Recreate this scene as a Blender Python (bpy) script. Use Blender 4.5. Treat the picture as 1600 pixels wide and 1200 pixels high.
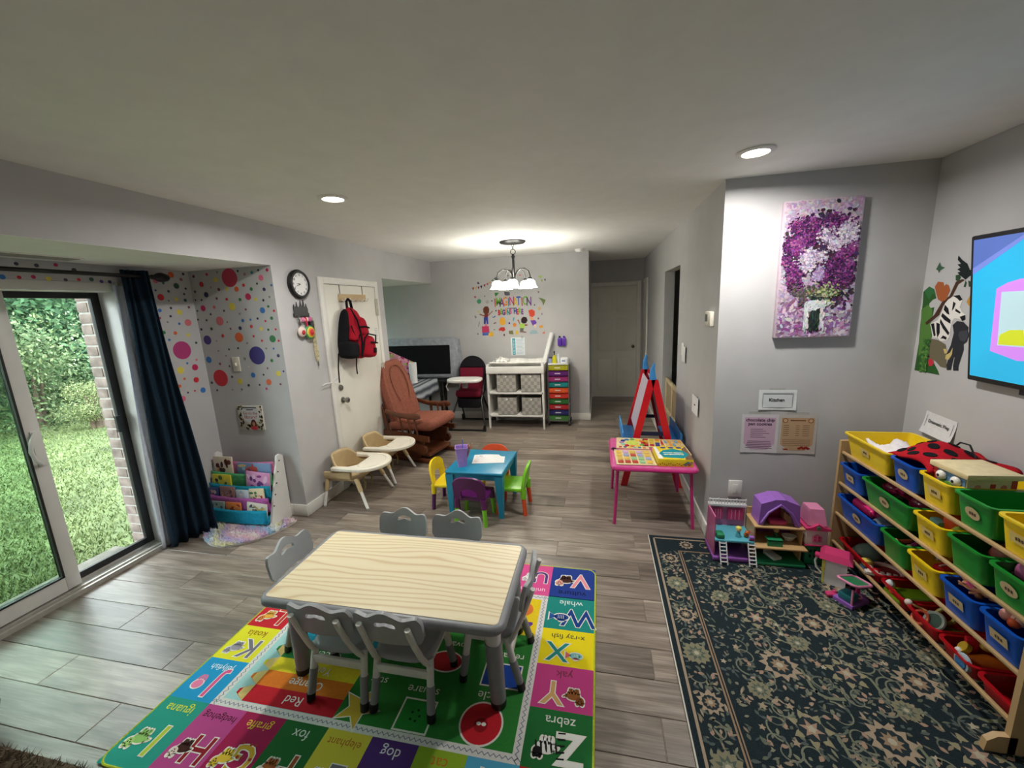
import bpy, bmesh, math, random
from mathutils import Vector, Matrix
from math import pi, sin, cos, radians
random.seed(7)
for _o in list(bpy.data.objects):
    bpy.data.objects.remove(_o, do_unlink=True)
SC = bpy.context.scene
COL = SC.collection

# ------------------------------------------------------------------ camera
cam_d = bpy.data.cameras.new('camera')
cam_d.sensor_fit = 'HORIZONTAL'
cam_d.sensor_width = 36.0
cam_d.lens = 36.0 * 629.3 / 1600.0
cam_d.clip_start = 0.05
cam = bpy.data.objects.new('camera', cam_d)
COL.objects.link(cam)
_yaw, _pit, _rol = radians(-12.395), radians(10.92), radians(-2.55)
_f = Vector((sin(_yaw) * cos(_pit), cos(_yaw) * cos(_pit), -sin(_pit)))
_r0 = Vector((cos(_yaw), -sin(_yaw), 0))
_u0 = _r0.cross(_f)
_r = _r0 * cos(_rol) + _u0 * sin(_rol)
_u = _u0 * cos(_rol) - _r0 * sin(_rol)
_m = Matrix((_r, _u, -_f)).transposed().to_4x4()
_m.translation = (0, 0, 1.72)
cam.matrix_world = _m
SC.camera = cam

# ------------------------------------------------------------------ world: overcast sky
W = bpy.data.worlds.new('overcast_sky')
SC.world = W
W.use_nodes = True
_bg = W.node_tree.nodes['Background']
_bg.inputs[0].default_value = (0.86, 0.94, 1.0, 1)
_bg.inputs[1].default_value = 10.5

# ------------------------------------------------------------------ exposure
SC.view_settings.view_transform = 'Standard'
SC.view_settings.look = 'None'
SC.view_settings.exposure = 0.2
SC.view_settings.gamma = 1.0
SC.view_settings.use_curve_mapping = False
LAMP_RECESSED = 19.0      # watts of each recessed ceiling lamp
LAMP_SHADE = 36.0         # emission of the chandelier's glass shades

# ------------------------------------------------------------------ colour + materials
def lin(c):
    c = c / 255.0
    return c / 12.92 if c <= 0.04045 else ((c + 0.055) / 1.055) ** 2.4
def rgb(c, k=1.0):
    return tuple(min(1.0, lin(v) * k) for v in c) + (1.0,)
MATS = {}
def mat(name, c, rough=0.5, metal=0.0, var=0.12, scale=30.0, stretch=(1, 1, 1), bump=0.0, emit=0.0, coat=0.0,
        trans=0.0, c2=None, spec=0.5, alpha=1.0):
    """Procedural principled material: base colour broken up by noise."""
    if name in MATS:
        return MATS[name]
    m = bpy.data.materials.new(name)
    m.use_nodes = True
    nt = m.node_tree
    b = nt.nodes['Principled BSDF']
    tc = nt.nodes.new('ShaderNodeTexCoord')
    mp = nt.nodes.new('ShaderNodeMapping')
    mp.inputs['Scale'].default_value = stretch
    nz = nt.nodes.new('ShaderNodeTexNoise')
    nz.inputs['Scale'].default_value = scale
    nz.inputs['Detail'].default_value = 4
    rp = nt.nodes.new('ShaderNodeValToRGB')
    rp.color_ramp.elements[0].position = 0.3
    rp.color_ramp.elements[1].position = 0.7
    rp.color_ramp.elements[0].color = rgb(c, 1 - var)
    rp.color_ramp.elements[1].color = rgb(c2, 1) if c2 else rgb(c, 1 + var * 0.6)
    L = nt.links.new
    L(tc.outputs['Object'], mp.inputs[0]); L(mp.outputs[0], nz.inputs['Vector'])
    L(nz.outputs['Fac'], rp.inputs[0]); L(rp.outputs[0], b.inputs['Base Color'])
    b.inputs['Roughness'].default_value = rough
    b.inputs['Metallic'].default_value = metal
    b.inputs['Specular IOR Level'].default_value = spec
    b.inputs['Coat Weight'].default_value = coat
    b.inputs['Transmission Weight'].default_value = trans
    b.inputs['Alpha'].default_value = alpha
    if emit:
        L(rp.outputs[0], b.inputs['Emission Color'])
        b.inputs['Emission Strength'].default_value = emit
    if bump:
        bp = nt.nodes.new('ShaderNodeBump')
        bp.inputs['Strength'].default_value = bump
        bp.inputs['Distance'].default_value = 0.01
        L(nz.outputs['Fac'], bp.inputs['Height']); L(bp.outputs[0], b.inputs['Normal'])
    MATS[name] = m
    return m
def pc(c, rough=0.55, **k):
    """plain print/plastic colour, one material per colour"""
    return mat('paint_%02x%02x%02x_%d' % (c[0], c[1], c[2], int(rough * 100)), c, rough, var=0.06, scale=60, **k)
def fabric(name, c, **k):
    return mat(name, c, 0.9, var=k.pop('var', 0.18), scale=k.pop('scale', 160), bump=k.pop('bump', 0.25), spec=0.2, **k)

def attr_mat(name, rough=0.8, bump=0.0, sss=0.0):
    """colour taken from the mesh's own colour attribute (print, paint, leaves)"""
    if name in MATS: return MATS[name]
    m = bpy.data.materials.new(name); m.use_nodes = True
    nt = m.node_tree; b = nt.nodes['Principled BSDF']
    a = nt.nodes.new('ShaderNodeVertexColor'); a.layer_name = 'Col'
    nz = nt.nodes.new('ShaderNodeTexNoise'); nz.inputs['Scale'].default_value = 90
    hs = nt.nodes.new('ShaderNodeHueSaturation')
    mr = nt.nodes.new('ShaderNodeMapRange'); mr.inputs['To Min'].default_value = 0.88; mr.inputs['To Max'].default_value = 1.12
    nt.links.new(nz.outputs['Fac'], mr.inputs[0]); nt.links.new(mr.outputs[0], hs.inputs['Value'])
    nt.links.new(a.outputs[0], hs.inputs['Color']); nt.links.new(hs.outputs[0], b.inputs['Base Color'])
    b.inputs['Roughness'].default_value = rough; b.inputs['Specular IOR Level'].default_value = 0.25
    if sss:
        b.inputs['Transmission Weight'].default_value = 0.0
        b.inputs['Subsurface Weight'].default_value = sss
        b.inputs['Subsurface Scale'].default_value = 0.02
    MATS[name] = m
    return m

def glass_mat(name, tint=(235, 245, 240), gloss=0.08):
    if name in MATS: return MATS[name]
    m = bpy.data.materials.new(name); m.use_nodes = True
    nt = m.node_tree; nt.nodes.remove(nt.nodes['Principled BSDF'])
    o = nt.nodes['Material Output']
    t = nt.nodes.new('ShaderNodeBsdfTransparent'); t.inputs[0].default_value = rgb(tint)
    g = nt.nodes.new('ShaderNodeBsdfGlossy'); g.inputs['Roughness'].default_value = 0.02
    fr = nt.nodes.new('ShaderNodeFresnel'); fr.inputs[0].default_value = 1.2
    mx = nt.nodes.new('ShaderNodeMixShader')
    nt.links.new(fr.outputs[0], mx.inputs[0]); nt.links.new(t.outputs[0], mx.inputs[1]); nt.links.new(g.outputs[0], mx.inputs[2])
    nt.links.new(mx.outputs[0], o.inputs[0])
    MATS[name] = m
    return m

# ------------------------------------------------------------------ mesh builder
class MB:
    def __init__(self):
        self.v = []; self.f = []; self.mi = []; self.mats = []; self.cur = 0; self.col = None; self.fc = []
    def m(self, material):
        if material not in self.mats: self.mats.append(material)
        self.cur = self.mats.index(material); return self
    def c(self, c):
        self.col = rgb(c); return self
    def add(self, vs, fs, M=None):
        n = len(self.v)
        self.v += [tuple(M @ Vector(p)) for p in vs] if M else [tuple(p) for p in vs]
        for f in fs:
            self.f.append(tuple(i + n for i in f)); self.mi.append(self.cur); self.fc.append(self.col)
        return self
    def box(self, x0, y0, z0, x1, y1, z1, M=None):
        return self.add([(x0,y0,z0),(x1,y0,z0),(x1,y1,z0),(x0,y1,z0),(x0,y0,z1),(x1,y0,z1),(x1,y1,z1),(x0,y1,z1)],
            [(0,3,2,1),(4,5,6,7),(0,1,5,4),(1,2,6,5),(2,3,7,6),(3,0,4,7)], M)
    def rbox(self, x0, y0, z0, x1, y1, z1, r=0.01, seg=2, M=None):
        bm = bmesh.new()
        bmesh.ops.create_cube(bm, size=1)
        for v in bm.verts:
            v.co = Vector(((x0+x1)/2 + v.co.x*(x1-x0), (y0+y1)/2 + v.co.y*(y1-y0), (z0+z1)/2 + v.co.z*(z1-z0)))
        r = min(r, 0.49*min(abs(x1-x0), abs(y1-y0), abs(z1-z0)))
        bmesh.ops.bevel(bm, geom=bm.edges[:] , offset=r, segments=seg, profile=0.5, affect='EDGES')
        return self.bm(bm, M)
    def bm(self, bm, M=None):
        bm.verts.index_update()
        self.add([v.co.copy() for v in bm.verts], [[v.index for v in f.verts] for f in bm.faces], M)
        bm.free(); return self
    def cyl(self, p0, p1, r0, r1=None, n=12, cap=True, M=None):
        r1 = r0 if r1 is None else r1
        p0 = Vector(p0); p1 = Vector(p1); d = (p1-p0).normalized()
        a = d.orthogonal().normalized(); b = d.cross(a)
        vs = []
        for p, r in ((p0, r0), (p1, r1)):
            vs += [p + (a*cos(2*pi*i/n) + b*sin(2*pi*i/n))*r for i in range(n)]
        fs = [(i, (i+1) % n, n+(i+1) % n, n+i) for i in range(n)]
        if cap: fs += [tuple(range(n-1, -1, -1)), tuple(range(n, 2*n))]
        return self.add(vs, fs, M)
    def tube(self, pts, r, n=8, closed=False, M=None, flat=None):
        """sweep a circle (or a flat ellipse r x flat) along a polyline"""
        P = [Vector(p) for p in pts]; k = len(P); vs = []; fs = []
        rs = r if isinstance(r, (list, tuple)) else [r]*k
        prev = None
        for i in range(k):
            if closed: t = (P[(i+1) % k] - P[i-1])
            else: t = P[min(i+1, k-1)] - P[max(i-1, 0)]
            t = t.normalized()
            if prev is None:
                a = Vector((0, 0, 1)) if abs(t.z) < 0.9 else Vector((1, 0, 0))
                a = (a - t*a.dot(t)).normalized()
            else:
                a = (prev - t*prev.dot(t))
                a = a.normalized() if a.length > 1e-6 else t.orthogonal().normalized()
            prev = a; b = t.cross(a)
            q = flat if flat else rs[i]
            vs += [P[i] + a*cos(2*pi*j/n)*rs[i] + b*sin(2*pi*j/n)*q for j in range(n)]
        for i in range(k if closed else k-1):
            o = i*n; o2 = ((i+1) % k)*n
            fs += [(o+j, o+(j+1) % n, o2+(j+1) % n, o2+j) for j in range(n)]
        if not closed:
            fs += [tuple(range(n-1, -1, -1)), tuple(range((k-1)*n, k*n))]
        return self.add(vs, fs, M)
    def lathe(self, prof, n=20, M=None, c=(0, 0, 0), cap=True):
        vs = []; fs = []; k = len(prof)
        for r, z in prof:
            vs += [(c[0]+r*cos(2*pi*i/n), c[1]+r*sin(2*pi*i/n), c[2]+z) for i in range(n)]
        for j in range(k-1):
            fs += [(j*n+i, j*n+(i+1) % n, (j+1)*n+(i+1) % n, (j+1)*n+i) for i in range(n)]
        if cap: fs += [tuple(range(n-1, -1, -1)), tuple(range((k-1)*n, k*n))]
        return self.add(vs, fs, M)
    def ball(self, c, rx, ry=None, rz=None, n=12, k=8, M=None):
        ry = rx if ry is None else ry; rz = rx if rz is None else rz
        vs = [(c[0], c[1], c[2]-rz)]; fs = []
        for j in range(1, k):
            t = -pi/2 + pi*j/k
            vs += [(c[0]+rx*cos(t)*cos(2*pi*i/n), c[1]+ry*cos(t)*sin(2*pi*i/n), c[2]+rz*sin(t)) for i in range(n)]
        vs.append((c[0], c[1], c[2]+rz))
        fs += [(0, 1+(i+1) % n, 1+i) for i in range(n)]
        for j in range(k-2):
            a = 1+j*n; b = a+n
            fs += [(a+i, a+(i+1) % n, b+(i+1) % n, b+i) for i in range(n)]
        a = 1+(k-2)*n; e = len(vs)-1
        fs += [(a+i, a+(i+1) % n, e) for i in range(n)]
        return self.add(vs, fs, M)
    def torus(self, c, R, r, n=20, k=8, M=None):
        return self.tube([(c[0]+R*cos(2*pi*i/n), c[1]+R*sin(2*pi*i/n), c[2]) for i in range(n)], r, k, True, M)
    def prism(self, poly, d0, d1, plane='xy', M=None):
        """extrude a 2-d outline between two depths"""
        def P(u, v, d):
            return {'xy': (u, v, d), 'xz': (u, d, v), 'yz': (d, u, v)}[plane]
        n = len(poly)
        vs = [P(u, v, d0) for u, v in poly] + [P(u, v, d1) for u, v in poly]
        fs = [tuple(range(n-1, -1, -1)), tuple(range(n, 2*n))] + [(i, (i+1) % n, n+(i+1) % n, n+i) for i in range(n)]
        return self.add(vs, fs, M)
    def flat(self, poly, d, plane='xy', M=None):
        def P(u, v):
            return {'xy': (u, v, d), 'xz': (u, d, v), 'yz': (d, u, v)}[plane]
        return self.add([P(u, v) for u, v in poly], [tuple(range(len(poly)))], M)
    def disc(self, u, v, ru, rv, d, plane='xy', n=16, rot=0, M=None):
        pts = []
        for i in range(n):
            a = 2*pi*i/n; x = ru*cos(a); y = rv*sin(a)
            pts.append((u + x*cos(rot) - y*sin(rot), v + x*sin(rot) + y*cos(rot)))
        return self.flat(pts, d, plane, M)
    def grid(self, fn, nu, nv, closed_u=False):
        vs = [fn(i/nu if closed_u else i/(nu-1), j/(nv-1)) for j in range(nv) for i in range(nu)]
        fs = []
        for j in range(nv-1):
            for i in range(nu if closed_u else nu-1):
                fs.append((j*nu+i, j*nu+(i+1) % nu, (j+1)*nu+(i+1) % nu, (j+1)*nu+i))
        return self.add(vs, fs)
    def build(self, name, material=None, parent=None, smooth=40, fix=True, thick=0.0, label=None, sub=0):
        me = bpy.data.meshes.new(name)
        me.from_pydata(self.v, [], self.f)
        ms = [material] if material else self.mats
        for q in ms: me.materials.append(q)
        if not material and len(self.mats) > 1:
            me.polygons.foreach_set('material_index', self.mi)
        if any(x is not None for x in self.fc):
            ca = me.color_attributes.new('Col', 'FLOAT_COLOR', 'CORNER')
            buf = []
            for f, cc in zip(self.f, self.fc): buf += list(cc or (1, 1, 1, 1))*len(f)
            ca.data.foreach_set('color', buf)
        me.update()
        if fix and len(self.f) < 20000:
            bm = bmesh.new(); bm.from_mesh(me); bmesh.ops.recalc_face_normals(bm, faces=bm.faces); bm.to_mesh(me); bm.free()
        if smooth:
            me.polygons.foreach_set('use_smooth', [True]*len(me.polygons))
            me.set_sharp_from_angle(angle=radians(smooth))
        o = bpy.data.objects.new(name, me)
        COL.objects.link(o)
        if parent: o.parent = parent
        if thick:
            q = o.modifiers.new('thickness', 'SOLIDIFY'); q.thickness = thick; q.offset = 0
        if sub:
            q = o.modifiers.new('subd', 'SUBSURF'); q.levels = sub; q.render_levels = sub
        if label: o['label'] = label
        return o

def tag(o, label, cat, group=None):
    o['label'] = label; o['category'] = cat
    if group: o['group'] = group
    return o
def thing(name, label, cat, loc=(0, 0, 0), rz=0.0, group=None):
    o = bpy.data.objects.new(name, None); COL.objects.link(o)
    o.location = loc; o.rotation_euler = (0, 0, radians(rz)); o.empty_display_size = 0.05
    return tag(o, label, cat, group)
def struct(o):
    o['kind'] = 'structure'; return o
def copy_tree(o, parent=None):
    c = o.copy(); COL.objects.link(c); c.parent = parent
    for ch in o.children: copy_tree(ch, c)
    return c
def B(name, material, parent, *boxes, r=0.0, smooth=40, label=None):
    """one part made of one or more boxes (x0,y0,z0,x1,y1,z1)"""
    b = MB()
    for q in boxes:
        (b.rbox(*q, r=r) if r else b.box(*q))
    return b.build(name, material, parent, smooth, label=label)
_font = [None]
def text_mesh(s, size=1.0, offset=0.0, extrude=0.0, align='CENTER'):
    cu = bpy.data.curves.new('t', 'FONT')
    cu.body = s; cu.size = size; cu.offset = offset; cu.extrude = extrude
    cu.align_x = align; cu.align_y = 'CENTER'; cu.resolution_u = 3
    ob = bpy.data.objects.new('t', cu); COL.objects.link(ob)
    dg = bpy.context.evaluated_depsgraph_get(); dg.update()
    me = bpy.data.meshes.new_from_object(ob.evaluated_get(dg), depsgraph=dg)
    vs = [v.co.copy() for v in me.vertices]; fs = [tuple(p.vertices) for p in me.polygons]
    bpy.data.objects.remove(ob); bpy.data.curves.remove(cu); bpy.data.meshes.remove(me)
    return vs, fs
_tc = {}
def put_text(b, s, size, M, c=None, offset=0.0):
    k = (s, round(size, 4), round(offset, 5))
    if k not in _tc: _tc[k] = text_mesh(s, size, offset)
    if c: b.c(c)
    b.add(_tc[k][0], _tc[k][1], M)
def Mwall_y(x, y, z, rot=0):     # text plane facing -Y, reading left to right along +X
    return Matrix.Translation((x, y, z)) @ Matrix.Rotation(rot, 4, 'Y') @ Matrix.Rotation(pi/2, 4, 'X')
def Mwall_xr(x, y, z, rot=0):    # plane facing -X (right wall), reading along -Y
    return Matrix.Translation((x, y, z)) @ Matrix.Rotation(rot, 4, 'X') @ Matrix.Rotation(-pi/2, 4, 'Z') @ Matrix.Rotation(pi/2, 4, 'X')
def Mwall_xl(x, y, z):           # plane facing +X (left wall), reading along +Y
    return Matrix.Translation((x, y, z)) @ Matrix.Rotation(pi/2, 4, 'Z') @ Matrix.Rotation(pi/2, 4, 'X')
def Mfloor(x, y, z, rot=0):
    return Matrix.Translation((x, y, z)) @ Matrix.Rotation(rot, 4, 'Z')
PRINT = attr_mat('printed_colour', 0.7)
# ================================================================== STRUCTURE
CEIL = 2.43
WALL = mat('grey_wall_paint', (190, 189, 190), 0.75, var=0.04, scale=6, bump=0.03)
CEILM = mat('ceiling_paint', (240, 240, 236), 0.85, var=0.03, scale=8)
TRIM = mat('white_trim_paint', (232, 230, 224), 0.45, var=0.03, scale=10)
WHITE = mat('white_paint', (235, 233, 228), 0.4, var=0.03, scale=12)
VINYL = mat('white_vinyl_frame', (222, 220, 216), 0.4, var=0.05, scale=9)
BLACK = mat('black_plastic', (22, 22, 24), 0.5, var=0.2)
BLACKM = mat('black_metal', (13, 13, 14), 0.42, 0.0, var=0.2)

# --- wood-look planks
def wood_floor():
    m = bpy.data.materials.new('grey_brown_plank'); m.use_nodes = True
    nt = m.node_tree; b = nt.nodes['Principled BSDF']; L = nt.links.new
    tc = nt.nodes.new('ShaderNodeTexCoord'); oi = nt.nodes.new('ShaderNodeObjectInfo')
    ad = nt.nodes.new('ShaderNodeVectorMath'); ad.operation = 'ADD'
    ml = nt.nodes.new('ShaderNodeVectorMath'); ml.operation = 'SCALE'; ml.inputs['Scale'].default_value = 37.0
    cx = nt.nodes.new('ShaderNodeCombineXYZ')
    L(oi.outputs['Random'], cx.inputs[0]); L(oi.outputs['Random'], cx.inputs[1]); L(oi.outputs['Random'], cx.inputs[2])
    L(cx.outputs[0], ml.inputs[0]); L(tc.outputs['Object'], ad.inputs[0]); L(ml.outputs[0], ad.inputs[1])
    mp = nt.nodes.new('ShaderNodeMapping'); mp.inputs['Scale'].default_value = (1.1, 11.0, 1.0); L(ad.outputs[0], mp.inputs[0])
    n1 = nt.nodes.new('ShaderNodeTexNoise'); n1.inputs['Scale'].default_value = 2.2; n1.inputs['Detail'].default_value = 6; n1.inputs['Distortion'].default_value = 0.8
    mp2 = nt.nodes.new('ShaderNodeMapping'); mp2.inputs['Scale'].default_value = (3.0, 90.0, 1.0); L(ad.outputs[0], mp2.inputs[0])
    n2 = nt.nodes.new('ShaderNodeTexNoise'); n2.inputs['Scale'].default_value = 2.0; n2.inputs['Detail'].default_value = 4
    L(mp.outputs[0], n1.inputs['Vector']); L(mp2.outputs[0], n2.inputs['Vector'])
    mx = nt.nodes.new('ShaderNodeMix'); mx.data_type = 'FLOAT'; mx.inputs[0].default_value = 0.35
    L(n1.outputs['Fac'], mx.inputs[2]); L(n2.outputs['Fac'], mx.inputs[3])
    rp = nt.nodes.new('ShaderNodeValToRGB'); e = rp.color_ramp.elements
    e[0].position = 0.32; e[0].color = rgb((96, 86, 77)); e[1].position = 0.68; e[1].color = rgb((168, 156, 144))
    q = e.new(0.5); q.color = rgb((132, 120, 109))
    L(mx.outputs[0], rp.inputs[0])
    hs = nt.nodes.new('ShaderNodeHueSaturation')
    mr = nt.nodes.new('ShaderNodeMapRange'); mr.inputs['To Min'].default_value = 0.72; mr.inputs['To Max'].default_value = 1.26
    L(oi.outputs['Random'], mr.inputs[0]); L(mr.outputs[0], hs.inputs['Value']); L(rp.outputs[0], hs.inputs['Color'])
    L(hs.outputs[0], b.inputs['Base Color'])
    b.inputs['Roughness'].default_value = 0.34
    bp = nt.nodes.new('ShaderNodeBump'); bp.inputs['Strength'].default_value = 0.06; bp.inputs['Distance'].default_value = 0.004
    L(n2.outputs['Fac'], bp.inputs['Height']); L(bp.outputs[0], b.inputs['Normal'])
    return m
PLANK = wood_floor()
floor = struct(B('floor', PLANK, None, (-3.45, -1.6, -0.06, 1.98, 5.98, -0.003), (-4.3, 4.4, -0.06, -3.45, 5.98, -0.003), (-0.2, 5.98, -0.06, 3.0, 7.5, -0.003), (1.98, 2.95, -0.06, 3.0, 5.98, -0.003)))
def plank_mesh(x0, x1):
    w = 0.175; g = 0.0011; L = x1 - x0; e = 0.002
    b = MB()
    hx = L/2 - g; hy = w/2 - g
    b.add([(-hx,-hy,-.004),(hx,-hy,-.004),(hx,hy,-.004),(-hx,hy,-.004),(-hx,-hy,-e),(hx,-hy,-e),(hx,hy,-e),(-hx,hy,-e),
           (-hx+e,-hy+e,0),(hx-e,-hy+e,0),(hx-e,hy-e,0),(-hx+e,hy-e,0)],
          [(0,1,5,4),(1,2,6,5),(2,3,7,6),(3,0,4,7),(4,5,9,8),(5,6,10,9),(6,7,11,10),(7,4,8,11),(8,9,10,11)])
    return b
_full = None
def lay_planks():
    global _full
    k0 = -5
    for k in range(k0, 36):
        y = 1.302 + 0.175*(k + 0.5)
        if y > 7.45: break
        if y < 2.79: xr = (-3.36, 1.9)
        elif y < 2.92: xr = (-2.5, 1.9)
        elif y < 4.46: xr = (-2.5, 0.78)
        elif y < 5.93: xr = (-4.2, 0.78)
        else: xr = (-0.14, 0.78)
        off = 0.25 if k % 2 == 0 else -0.295
        x = off - 1.205*8
        while x < xr[1]:
            a, c = max(x, xr[0]), min(x + 1.205, xr[1]); x += 1.205
            if c - a < 0.02: continue
            if abs(c - a - 1.205) < 1e-4:
                if _full is None:
                    o = plank_mesh(a, c).build('plank', PLANK, floor, 0); _full = o.data
                else:
                    o = bpy.data.objects.new('plank', _full); COL.objects.link(o); o.parent = floor
            else:
                o = plank_mesh(a, c).build('plank', PLANK, floor, 0)
            o.location = ((a + c)/2, y, 0)
lay_planks()

ceiling = struct(B('ceiling', CEILM, None, (-3.6, -1.7, CEIL, 3.1, 7.6, CEIL + 0.1)))
ceiling_patio = struct(B('ceiling_patio_alcove', CEILM, None, (-3.5, -1.7, 2.115, -2.491, 2.789, 2.16)))
ceiling_nook = struct(B('ceiling_nook', CEILM, None, (-4.4, 4.461, 2.11, -2.491, 5.93, 2.16)))
wall_soffit = struct(B('wall_soffit_patio', WALL, None, (-2.62, -1.6, 2.116, -2.49, 2.79, CEIL)))
wall_left = struct(B('wall_left', WALL, None, (-3.62, 2.79, 0, -2.49, 4.46, CEIL)))
wall_nook_header = struct(B('wall_nook_header', WALL, None, (-2.62, 4.46, 2.111, -2.49, 5.93, CEIL)))
wall_back = struct(B('wall_back', WALL, None, (-4.42, 5.93, 0, -0.135, 6.04, CEIL)))
wall_hall_left = struct(B('wall_hall_left', WALL, None, (-0.25, 6.04, 0, -0.135, 7.45, CEIL)))
wall_hall_end = struct(B('wall_hall_end', WALL, None, (-0.25, 7.45, 0, 3.1, 7.55, CEIL)))
wall_hall_right = struct(B('wall_hall_right', WALL, None, (0.77, 2.9, 0, 0.88, 4.27, CEIL), (0.77, 5.2, 0, 0.88, 7.45, CEIL), (0.77, 4.27, 2.04, 0.88, 5.2, CEIL)))
wall_picture = struct(B('wall_picture', WALL, None, (0.88, 2.9, 0, 2.98, 3.0, CEIL)))
wall_right = struct(B('wall_right', WALL, None, (1.88, -1.6, 0, 1.98, 2.9, CEIL)))
wall_kitchen = struct(B('wall_kitchen', WALL, None, (2.98, 2.9, 0, 3.08, 7.45, CEIL)))
wall_rear = struct(B('wall_rear', WALL, None, (-3.5, -1.7, 0, 1.98, -1.6, CEIL)))
# nook side wall with its window
wall_nook = struct(B('wall_nook_side', WALL, None, (-4.42, 4.36, 0, -4.3, 5.93, 0.7), (-4.42, 4.36, 2.05, -4.3, 5.93, 2.2), (-4.42, 4.36, 0.7, -4.3, 4.62, 2.05), (-4.42, 5.75, 0.7, -4.3, 5.93, 2.05), (-4.42, 4.36, 0, -3.62, 4.46, 2.2)))
window_2 = struct(B('window_2', VINYL, None, (-4.4, 4.62, 0.7, -4.34, 4.66, 2.05), (-4.4, 5.71, 0.7, -4.34, 5.75, 2.05), (-4.4, 4.66, 0.7, -4.34, 5.71, 0.74), (-4.4, 4.66, 2.01, -4.34, 5.71, 2.05), (-4.39, 4.66, 1.36, -4.35, 5.71, 1.39)))
B('pane', glass_mat('window_glass'), window_2, (-4.375, 4.66, 0.74, -4.369, 5.71, 2.01))
# patio wall: face at x=-3.28 with the opening of the sliding door
wall_patio = struct(B('wall_patio', WALL, None, (-3.5, 2.30, 0, -3.28, 2.79, 2.16), (-3.5, 0.40, 2.0, -3.28, 2.30, 2.16), (-3.5, -1.6, 0, -3.28, 0.40, 2.16)))

# --- baseboards
def base(name, *bx):
    return struct(B(name, TRIM, None, *bx, r=0.006))
base('baseboard_left', (-2.49, 2.79, 0, -2.475, 3.30, 0.105), (-2.49, 4.31, 0, -2.475, 4.46, 0.105))
base('baseboard_alcove', (-2.62, 2.775, 0, -2.476, 2.79, 0.105), (-3.28, 2.776, 0, -2.62, 2.79, 0.105))
base('baseboard_back', (-4.3, 5.915, 0, -0.12, 5.93, 0.105), (-0.135, 5.93, 0, -0.12, 7.45, 0.105))
base('baseboard_hall', (0.755, 2.885, 0, 0.77, 4.27, 0.105), (0.755, 5.2, 0, 0.77, 6.88, 0.105))
base('baseboard_picture', (0.755, 2.885, 0, 1.88, 2.9, 0.105))
base('baseboard_right', (1.865, -1.6, 0, 1.88, 2.885, 0.105))

# --- entrance door in the left wall
d1 = struct(thing('door_1', '', '')); del d1['label']; del d1['category']
DOORW = mat('white_door_paint', (233, 230, 220), 0.45, var=0.03, scale=5)
B('casing', TRIM, d1, (-2.49, 3.305, 0, -2.468, 3.37, 2.06), (-2.49, 4.25, 0, -2.468, 4.31, 2.06), (-2.49, 3.37, 2.0, -2.468, 4.25, 2.06), r=0.004)
slab = B('door_slab', DOORW, d1, (-2.49, 3.375, 0.012, -2.474, 4.245, 1.995), r=0.002)
CHROME = mat('brushed_steel', (150, 148, 142), 0.3, 0.9, var=0.1)
MB().lathe([(0.0, 0), (0.028, 0), (0.03, 0.01), (0.026, 0.018), (0.012, 0.02)], 16, Matrix.Translation((-2.474, 3.425, 1.012)) @ Matrix.Rotation(pi/2, 4, 'Y')).build('deadbolt', CHROME, slab)
kb = MB().lathe([(0.0, 0), (0.03, 0), (0.03, 0.008), (0.012, 0.012), (0.012, 0.035), (0.027, 0.045), (0.029, 0.06), (0.02, 0.07), (0.0, 0.072)], 16, Matrix.Translation((-2.474, 3.44, 0.885)) @ Matrix.Rotation(pi/2, 4, 'Y')).build('knob', CHROME, slab)
for z in (1.68, 0.95, 0.22):
    hg = MB().box(-2.47, 4.225, z, -2.462, 4.275, z+0.19).cyl((-2.459, 4.25, z), (-2.459, 4.25, z+0.19), 0.008).build('hinge', mat('painted_hinge', (205, 202, 190), 0.4), d1)

# --- hall end door (six panels) and its casing
d2 = struct(thing('door_2', '', '')); del d2['label']; del d2['category']
B('casing', TRIM, d2, (-0.135, 7.43, 0, -0.10, 7.45, 2.06), (0.655, 7.43, 0, 0.72, 7.45, 2.06), (-0.10, 7.43, 1.99, 0.655, 7.45, 2.06), r=0.004)
sl2 = B('door_slab', DOORW, d2, (-0.10, 7.44, 0.012, 0.652, 7.452, 1.985), r=0.002)
for (x0, x1) in ((-0.02, 0.235), (0.315, 0.57)):
    for (z0, z1) in ((0.14, 0.72), (0.86, 1.42), (1.55, 1.87)):
        B('door_panel', DOORW, sl2, (x0, 7.43, z0, x1, 7.442, z1), r=0.008)
MB().lathe([(0, 0), (0.028, 0), (0.028, 0.008), (0.012, 0.012), (0.012, 0.03), (0.027, 0.04), (0.027, 0.055), (0, 0.065)], 14, Matrix.Translation((0.59, 7.44, 0.93)) @ Matrix.Rotation(pi/2, 4, 'X')).build('knob', mat('aged_brass', (96, 82, 60), 0.35, 0.8), sl2)
tr = struct(B('trim_1', TRIM, None, (0.748, 6.88, 0, 0.77, 6.95, 2.08), (0.748, 6.95, 2.02, 0.77, 7.43, 2.08), r=0.004))
B('door_slab', DOORW, tr, (0.76, 6.95, 0.01, 0.772, 7.43, 2.02))

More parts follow.
